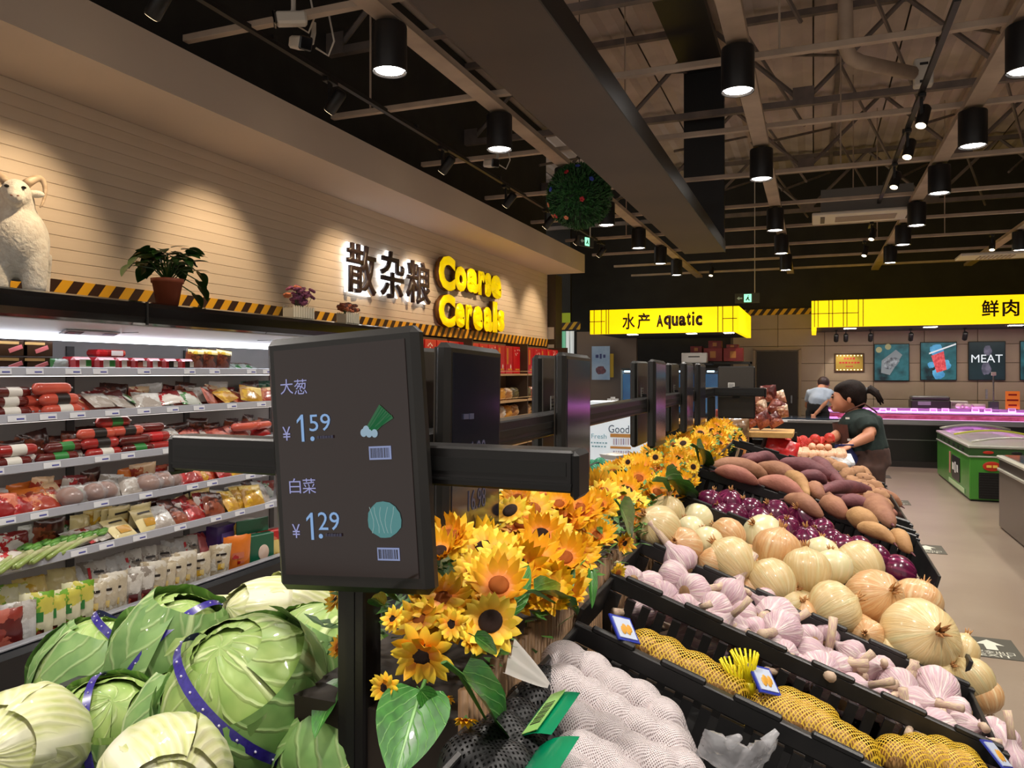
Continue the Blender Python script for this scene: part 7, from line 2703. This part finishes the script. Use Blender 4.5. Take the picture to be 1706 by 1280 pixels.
bx('base', (0, 0, .08), (.14, .12, .2), mat('scale_green', (50, 66, 58), rough=.4), t, .01)
build(MB().tube([(0, 0, .18), (0, 0, .62)], .012, 8), 'pole', M_steel, t)
bx('readout', (0, -.02, .64), (.07, .04, .06), M_offwhite, t, .006)
bx('hook', (-.1, 0, .3), (.03, .03, .16), M_steel, t)
cx, cz, w_, h_ = wrect(1675, 652, 1699, 682, 14.5)
t = thing('orange_notice', 'orange printed notice standing on the meat counter', 'notice', (cx, 14.5, cz))
bx('card', (0, 0, 0), (w_, .006, h_), mat('notice_orange', (240, 120, 50), rough=.5, emit=.35), t)
for k, (ww, zz) in enumerate(((.6, .3), (.8, 0), (.6, -.28))):
    bx('print_line', (0, -.004, zz * h_), (w_ * ww, .003, h_ * .1), M_lab_r, t)
bx('stand', (0, .02, -h_ / 2 - .01), (w_ * .7, .06, .02), M_black, t)

# ---------------------------------------------------------------- aquatic corner
ac_ = thing('aquatic_counter', 'low dark counter with a glass lid before the second person', 'counter', (xz_of(1290, 13.0), 13.0, 0))
bx('body', (0, .3, .4), (1.9, .6, .8), M_cntb, ac_)
bx('steel_edge', (0, -.01, .82), (1.94, .06, .05), M_steel, ac_, .01)
bx('glass_lid', (0, .3, .86), (1.9, .6, .02), mat('lid_glass', (60, 70, 84), rough=.08, coat=.6), ac_, .004)
for i, x in enumerate((-.6, .1)):
    bx('label_strip', (x, -.045, .82), (.2, .006, .03), M_white, ac_)
M_water = mat('tank_water', (30, 96, 140), (20, 70, 120), scale=3, rough=.1, emit=.5)
for i, (px0, px1, y) in enumerate(((1036, 1052, 14.4), (1066, 1100, 14.4), (1112, 1150, 14.6), (1168, 1198, 14.6))):
    a, b_ = xz_of(px0, y), xz_of(px1, y)
    t = thing('fish_tank', 'blue-lit fish tank under the aquatic fascia, %s along' % ORD[i], 'tank', ((a + b_) / 2, y, 0), group='fish tanks')
    w_ = b_ - a
    bx('stand', (0, .3, .4), (w_, .6, .8), mat('tank_stand', (40, 46, 50), rough=.5), t)
    bx('water', (0, .3, 1.2), (w_ - .03, .56, .72), M_water, t)
    bx('glass', (0, .3, 1.22), (w_ - .01, .6, .8), mat('tank_glass', (190, 215, 225), rough=.05, alpha=.25, coat=.5), t)
    for s in (-1, 1):
        bx('corner_trim', (s * (w_ / 2), -.0, 1.22), (.03, .03, .84), mat('tank_trim', (150, 170, 180), rough=.4), t)
    bx('hood', (0, .3, 1.65), (w_ + .02, .62, .05), mat('tank_hood', (70, 80, 86), rough=.4), t)
    bx('tank_lamp', (0, .1, 1.61), (.12, .1, .03), glow('tank_lamp', (200, 235, 255), 4), t)
    bx('tank_card', (.1 * w_, -.02, 1.0), (.09, .004, .1), M_white, t)
cx, cz, w_, h_ = wrect(1136, 588, 1178, 605, 14.1)
t = thing('white_printer', 'white box-shaped machine with a dark slot beneath the aquatic fascia', 'machine', (cx, 14.1, cz))
bx('body', (0, .1, 0), (w_, .3, h_), M_white, t, .01)
bx('slot', (0, -.052, .02), (w_ * .45, .006, .02), M_black, t)
bx('shelf', (0, .1, -h_ / 2 - .015), (w_ * 1.4, .36, .03), M_black, t)
GRB = 'red cartons on the aquatic shelf'
sh = thing('carton_shelf', 'dark shelf carrying red cartons under the aquatic fascia', 'shelf', (xz_of(1195, 14.3), 14.3, 0))
zs = at(1195, 603, y=14.3).z
bx('board', (0, .15, zs - .02), (1.15, .4, .04), M_blackwall, sh)
for s in (-1, 1):
    bx('upright', (s * .56, .15, zs / 2), (.03, .36, zs), M_blackwall, sh)
M_cart = mat('carton_red', (132, 30, 30), (110, 24, 26), scale=4, rough=.5)
for i, (px0, px1, py0, py1) in enumerate(((1172, 1204, 580, 602), (1205, 1238, 580, 602), (1150, 1170, 577, 588), (1180, 1202, 568, 580), (1210, 1230, 574, 580))):
    cx, cz, w_, h_ = wrect(px0, py0, px1, py1, 14.25)
    t = thing('red_carton', 'dark red carton on the shelf under the aquatic fascia, %s placed' % ORD[i], 'carton', (cx, 14.35, max(cz - h_ / 2, zs) if i in (0, 1) else cz - h_ / 2), (0, 0, 0), GRB)
    bx('box', (0, 0, h_ / 2), (w_ * .97, .25, h_), M_cart, t, .004)
    bx('print', (0, -.127, h_ * .5), (w_ * .3, .004, h_ * .5), mat('carton_print', (170, 110, 50), rough=.5), t)
cx, cz, w_, h_ = wrect(986, 577, 1016, 633, 14.6)
t = thing('wall_poster', 'pale blue seafood poster left of the fish tanks', 'poster', (cx, 14.6, cz))
bx('sheet', (0, 0, 0), (w_, .01, h_), mat('poster_blue', (120, 146, 176), (150, 170, 190), scale=3, rough=.4, emit=.12), t)
link('printed_line', print_marks(w_ * .6, h_ * .18, mat('poster_ink', (60, 70, 130), rough=.5), 3), t, (0, -.006, h_ * .2), RX90)
build(MB().ell((0, -.008, -.22 * h_), (w_ * .3, .004, h_ * .12), 14, 6, nz=.4), 'lobster_print', mat('lobster_print', (140, 90, 100), (90, 70, 90), scale=20, rough=.5), t)
bx('side_strip', (w_ * .6, .01, -.05), (w_ * .2, .008, h_ * .7), mat('poster_yellow', (196, 160, 40), rough=.5), t)
pb = struct(bx('wall_aquatic', (xz_of(1010, 14.75), 14.8, 1.2), (1.2, .1, 2.4), mat('aqua_wall', (124, 108, 96), rough=.6)))
t = thing('utility_bin', 'grey bin with stacked white cups before the aquatic wall', 'bin', (xz_of(1022, 13.6), 13.6, 0))
build(MB().lathe([(.0001, 0), (.2, 0), (.22, 1.0), (.2, 1.02), (.0001, 1.0)], 4), 'bin', mat('bin_grey', (70, 72, 66), rough=.5), t)
for i in range(3):
    build(MB().lathe([(.03, 0), (.045, .12), (.0001, .12)], 12), 'cup', M_white, t, (-.06 + .06 * i, -.04, 1.0 + .03 * (i % 2)), (0, 0, 0), True)
# cafe board (white chiller end with print)
GY = 7.2
x0, x1 = xz_of(982, GY), xz_of(1096, GY)
gb_ = thing('cafe_board', 'tall white printed panel reading Good Cafe beyond the rail', 'sign board', ((x0 + x1) / 2, GY, 0))
gw_, gz = x1 - x0, at(1000, 668, y=GY).z
M_wlit = mat('board_white', (222, 232, 238), rough=.3, emit=.28, ecol=(225, 238, 250))
bx('panel', (0, .06, gz / 2), (gw_, .12, gz), M_wlit, gb_, .01)


def bpos(px, py):
    q = at(px, py, y=GY)
    return Vector((q.x - gb_.location.x, -.004, q.z))


q = bpos(1040, 716)
link('lettering', fit_text('Good', .2, .075, mat('print_grey', (84, 92, 104), rough=.5), .002), gb_, bpos(1031, 715), RX90)
link('lettering', fit_text('Cafe', .2, .075, MATS['print_grey'], .002), gb_, bpos(1082, 714), RX90)
link('lettering', fit_text('Fresh', .15, .045, mat('print_pale', (140, 180, 190), rough=.5), .002), gb_, bpos(998, 727), RX90)
link('printed_line', print_marks(.17, .02, MATS['print_pale'], 6), gb_, bpos(998, 738), RX90)
link('printed_line', print_marks(.15, .018, MATS['print_pale'], 5), gb_, bpos(998, 744), RX90)
M_shprint = mat('print_shelf', (206, 150, 80), rough=.5)
for (px, py, ww, hh) in ((1034, 726, .2, .034), (1034, 746, .2, .022)):
    bx('shelf_print', bpos(px, py), (ww, .004, hh), M_shprint, gb_)
for i, c in enumerate(((206, 190, 200), (180, 170, 196), (220, 214, 220))):
    mat('book%d' % i, c, rough=.5)
for i in range(7):
    bx('book_print', bpos(1023 + i * 4, 736), (.014, .004, .06), MATS['book%d' % (i % 3)], gb_)
    bx('book_print', bpos(1023 + i * 4, 756), (.014, .004, .055), MATS['book%d' % ((i + 1) % 3)], gb_)
build(MB().lathe([(.0001, 0), (.05, 0), (.06, .05), (.0001, .05)], 14), 'flower_pot_print', M_shprint, gb_, bpos(1083, 695), (0, 0, 0), False, (1, .1, 1))

# ================================================================ island freezers
fx = 1.8
fz = thing('green_freezer', 'green island freezer with curved glass lids and printed sides', 'freezer', (fx, 10.93, 0))
M_fgreen = mat('freezer_green', (60, 130, 44), (76, 150, 56), scale=1.2, rough=.3, coat=.3)
M_fdark = mat('freezer_band', (50, 84, 44), rough=.3, coat=.3)
M_alu3 = mat('freezer_rim', (196, 196, 186), rough=.3, metal=.4)
FW, FLn = 1.0, 2.65
bx('body', (FW / 2, FLn / 2, .29), (FW, FLn, .54), M_fgreen, fz, .01)
bx('skirt', (FW / 2, FLn / 2, .02), (FW - .04, FLn - .04, .04), M_black, fz)
bx('grey_ledge', (FW / 2, FLn / 2, .555), (FW + .03, FLn + .03, .02), M_alu3, fz, .004)
bx('upper_band', (FW / 2, FLn / 2, .61), (FW + .01, FLn + .01, .1), M_fdark, fz, .006)
bx('rim', (FW / 2, FLn / 2, .675), (FW + .03, FLn + .03, .035), M_alu3, fz, .008)
bx('grille', (FW / 2 + .02, -.006, .2), (FW - .16, .012, .32), mat('grille', (18, 18, 18), rough=.5), fz)
for i in range(10):
    bx('grille_bar', (FW / 2 + .02, -.014, .06 + i * .031), (FW - .18, .006, .008), M_black, fz)
mb = MB()
mb.grid(lambda u, v: Vector((.03 + u * (FW - .06), .04 + v * (FLn - .08), .69 + .1 * math.sin(PI * (.12 + .76 * u)))), 14, 4)
gl_ = build(mb, 'glass_lid', mat('lid_glass2', (170, 180, 184), rough=.06, alpha=.35, coat=.7), fz, smooth=True)
for v in (0, .5, 1):
    mb = MB()
    mb.tube([(.03 + u / 10 * (FW - .06), .04 + v * (FLn - .08), .694 + .1 * math.sin(PI * (.12 + .76 * u / 10))) for u in range(11)], .014, 6)
    build(mb, 'lid_frame', M_alu3 if v != .5 else mat('lid_yellow', (190, 190, 60), rough=.4), gl_, smooth=True)
bx('frost_floor', (FW / 2, FLn / 2, .665), (FW - .1, FLn - .1, .02), P('frozen_packs', (170, 150, 150), (90, 110, 150), (200, 196, 200), scale=8), fz)
for i, y in enumerate((.4, .75, 1.1, 1.5, 1.9, 2.2)):
    build(MB().ell((-.008, y, .61), (.003, .09, .025), 12, 6), 'band_logo', M_black, fz)
bx('dark_poster', (-.006, .95, .3), (.006, .62, .32), mat('poster_dark', (40, 40, 42), rough=.3), fz)
link('printed_line', print_marks(.5, .18, M_white, 3), fz, (-.012, .95, .31), (PI / 2, 0, -PI / 2))
bx('pink_figure_print', (-.006, 1.42, .33), (.006, .1, .3), mat('print_pink', (196, 130, 120), rough=.4), fz)
bx('white_strip_print', (-.006, .9, .08), (.006, 1.2, .06), mat('print_palegreen', (180, 206, 160), rough=.4), fz)
build(MB().ell((.24, -.008, .44), (.1, .006, .06), 16, 8), 'red_logo', mat('logo_red', (190, 50, 30), rough=.3), fz)
link('printed_line', print_marks(.13, .06, mat('logo_gold', (240, 200, 90), rough=.3), 2), fz, (.24, -.018, .44), RX90)
build(MB().ell((.62, -.008, .44), (.14, .006, .08), 16, 8), 'dark_logo', mat('logo_dark', (30, 30, 26), rough=.3), fz)
mb = MB()
for i in range(10):
    a = i / 10 * PI
    mb.tube([(.62 + math.cos(a) * .06, -.014, .44 + math.sin(a) * .03), (.62 + math.cos(a) * .11, -.014, .44 + math.sin(a) * .1)], .008, 4)
build(mb, 'leaf_crest', mat('crest_red', (140, 70, 50), rough=.4), fz)
link('printed_line', print_marks(.16, .08, M_white, 2), fz, (.84, -.016, .44), RX90)
for i, x in enumerate((.2, .5, .8)):
    build(MB().ell((x, -.012, .61), (.06, .004, .02), 12, 6), 'band_logo', mat('logo_red', (190, 50, 30)) if i % 2 == 0 else M_black, fz)
sf = thing('steel_freezer', 'stainless island freezer cut off by the edge of the frame', 'freezer', (1.78, 5.0, 0))
bx('body', (.5, 2.1, .31), (1.0, 4.2, .6), mat('steel_body', (120, 112, 104), rough=.35, metal=.6), sf, .01)
bx('ledge', (.5, 2.1, .6), (1.03, 4.23, .03), M_alu3, sf, .006)
bx('upper_band', (.5, 2.1, .66), (1.0, 4.2, .1), mat('steel_band2', (96, 90, 84), rough=.3, metal=.6), sf, .006)
bx('rim', (.5, 2.1, .725), (1.04, 4.24, .035), M_alu3, sf, .01)
bx('glass_top', (.5, 2.1, .745), (.94, 4.14, .012), mat('dark_glass', (30, 34, 36), rough=.06, coat=.6), sf)
bx('skirt', (.5, 2.1, .02), (.96, 4.16, .04), M_black, sf)

# ---------------------------------------------------------------- floor arrows
M_fl = mat('floor_sticker', (66, 64, 54), rough=.5)
M_flw = mat('sticker_print', (206, 206, 190), rough=.5)
for i, y in enumerate((5.16, 7.83, 10.5, 13.0)):
    t = thing('floor_sticker', 'dark floor sticker with a white exit arrow, %s along the aisle' % ORD[i], 'floor sticker', (.96, y, .0), (0, 0, 0), 'exit arrows on the floor')
    bx('sheet', (0, 0, .0015), (.27, .36, .003), M_fl, t)
    mb = MB()
    o = mb.add([(-.03, -.04, 0), (.03, -.04, 0), (.03, .05, 0), (.075, .05, 0), (0, .14, 0), (-.075, .05, 0), (-.03, .05, 0)])
    mb.face([o, o + 1, o + 2, o + 3, o + 4, o + 5, o + 6])
    build(mb, 'arrow', M_flw, t, (0, 0, .0036))
    if i < 3:
        link('lettering', fit_text('安全出口', .2, .05, M_flw, 0), t, (0, -.085, .0036))
        link('lettering', fit_text('EXIT', .16, .04, M_flw, 0), t, (0, -.14, .0036))
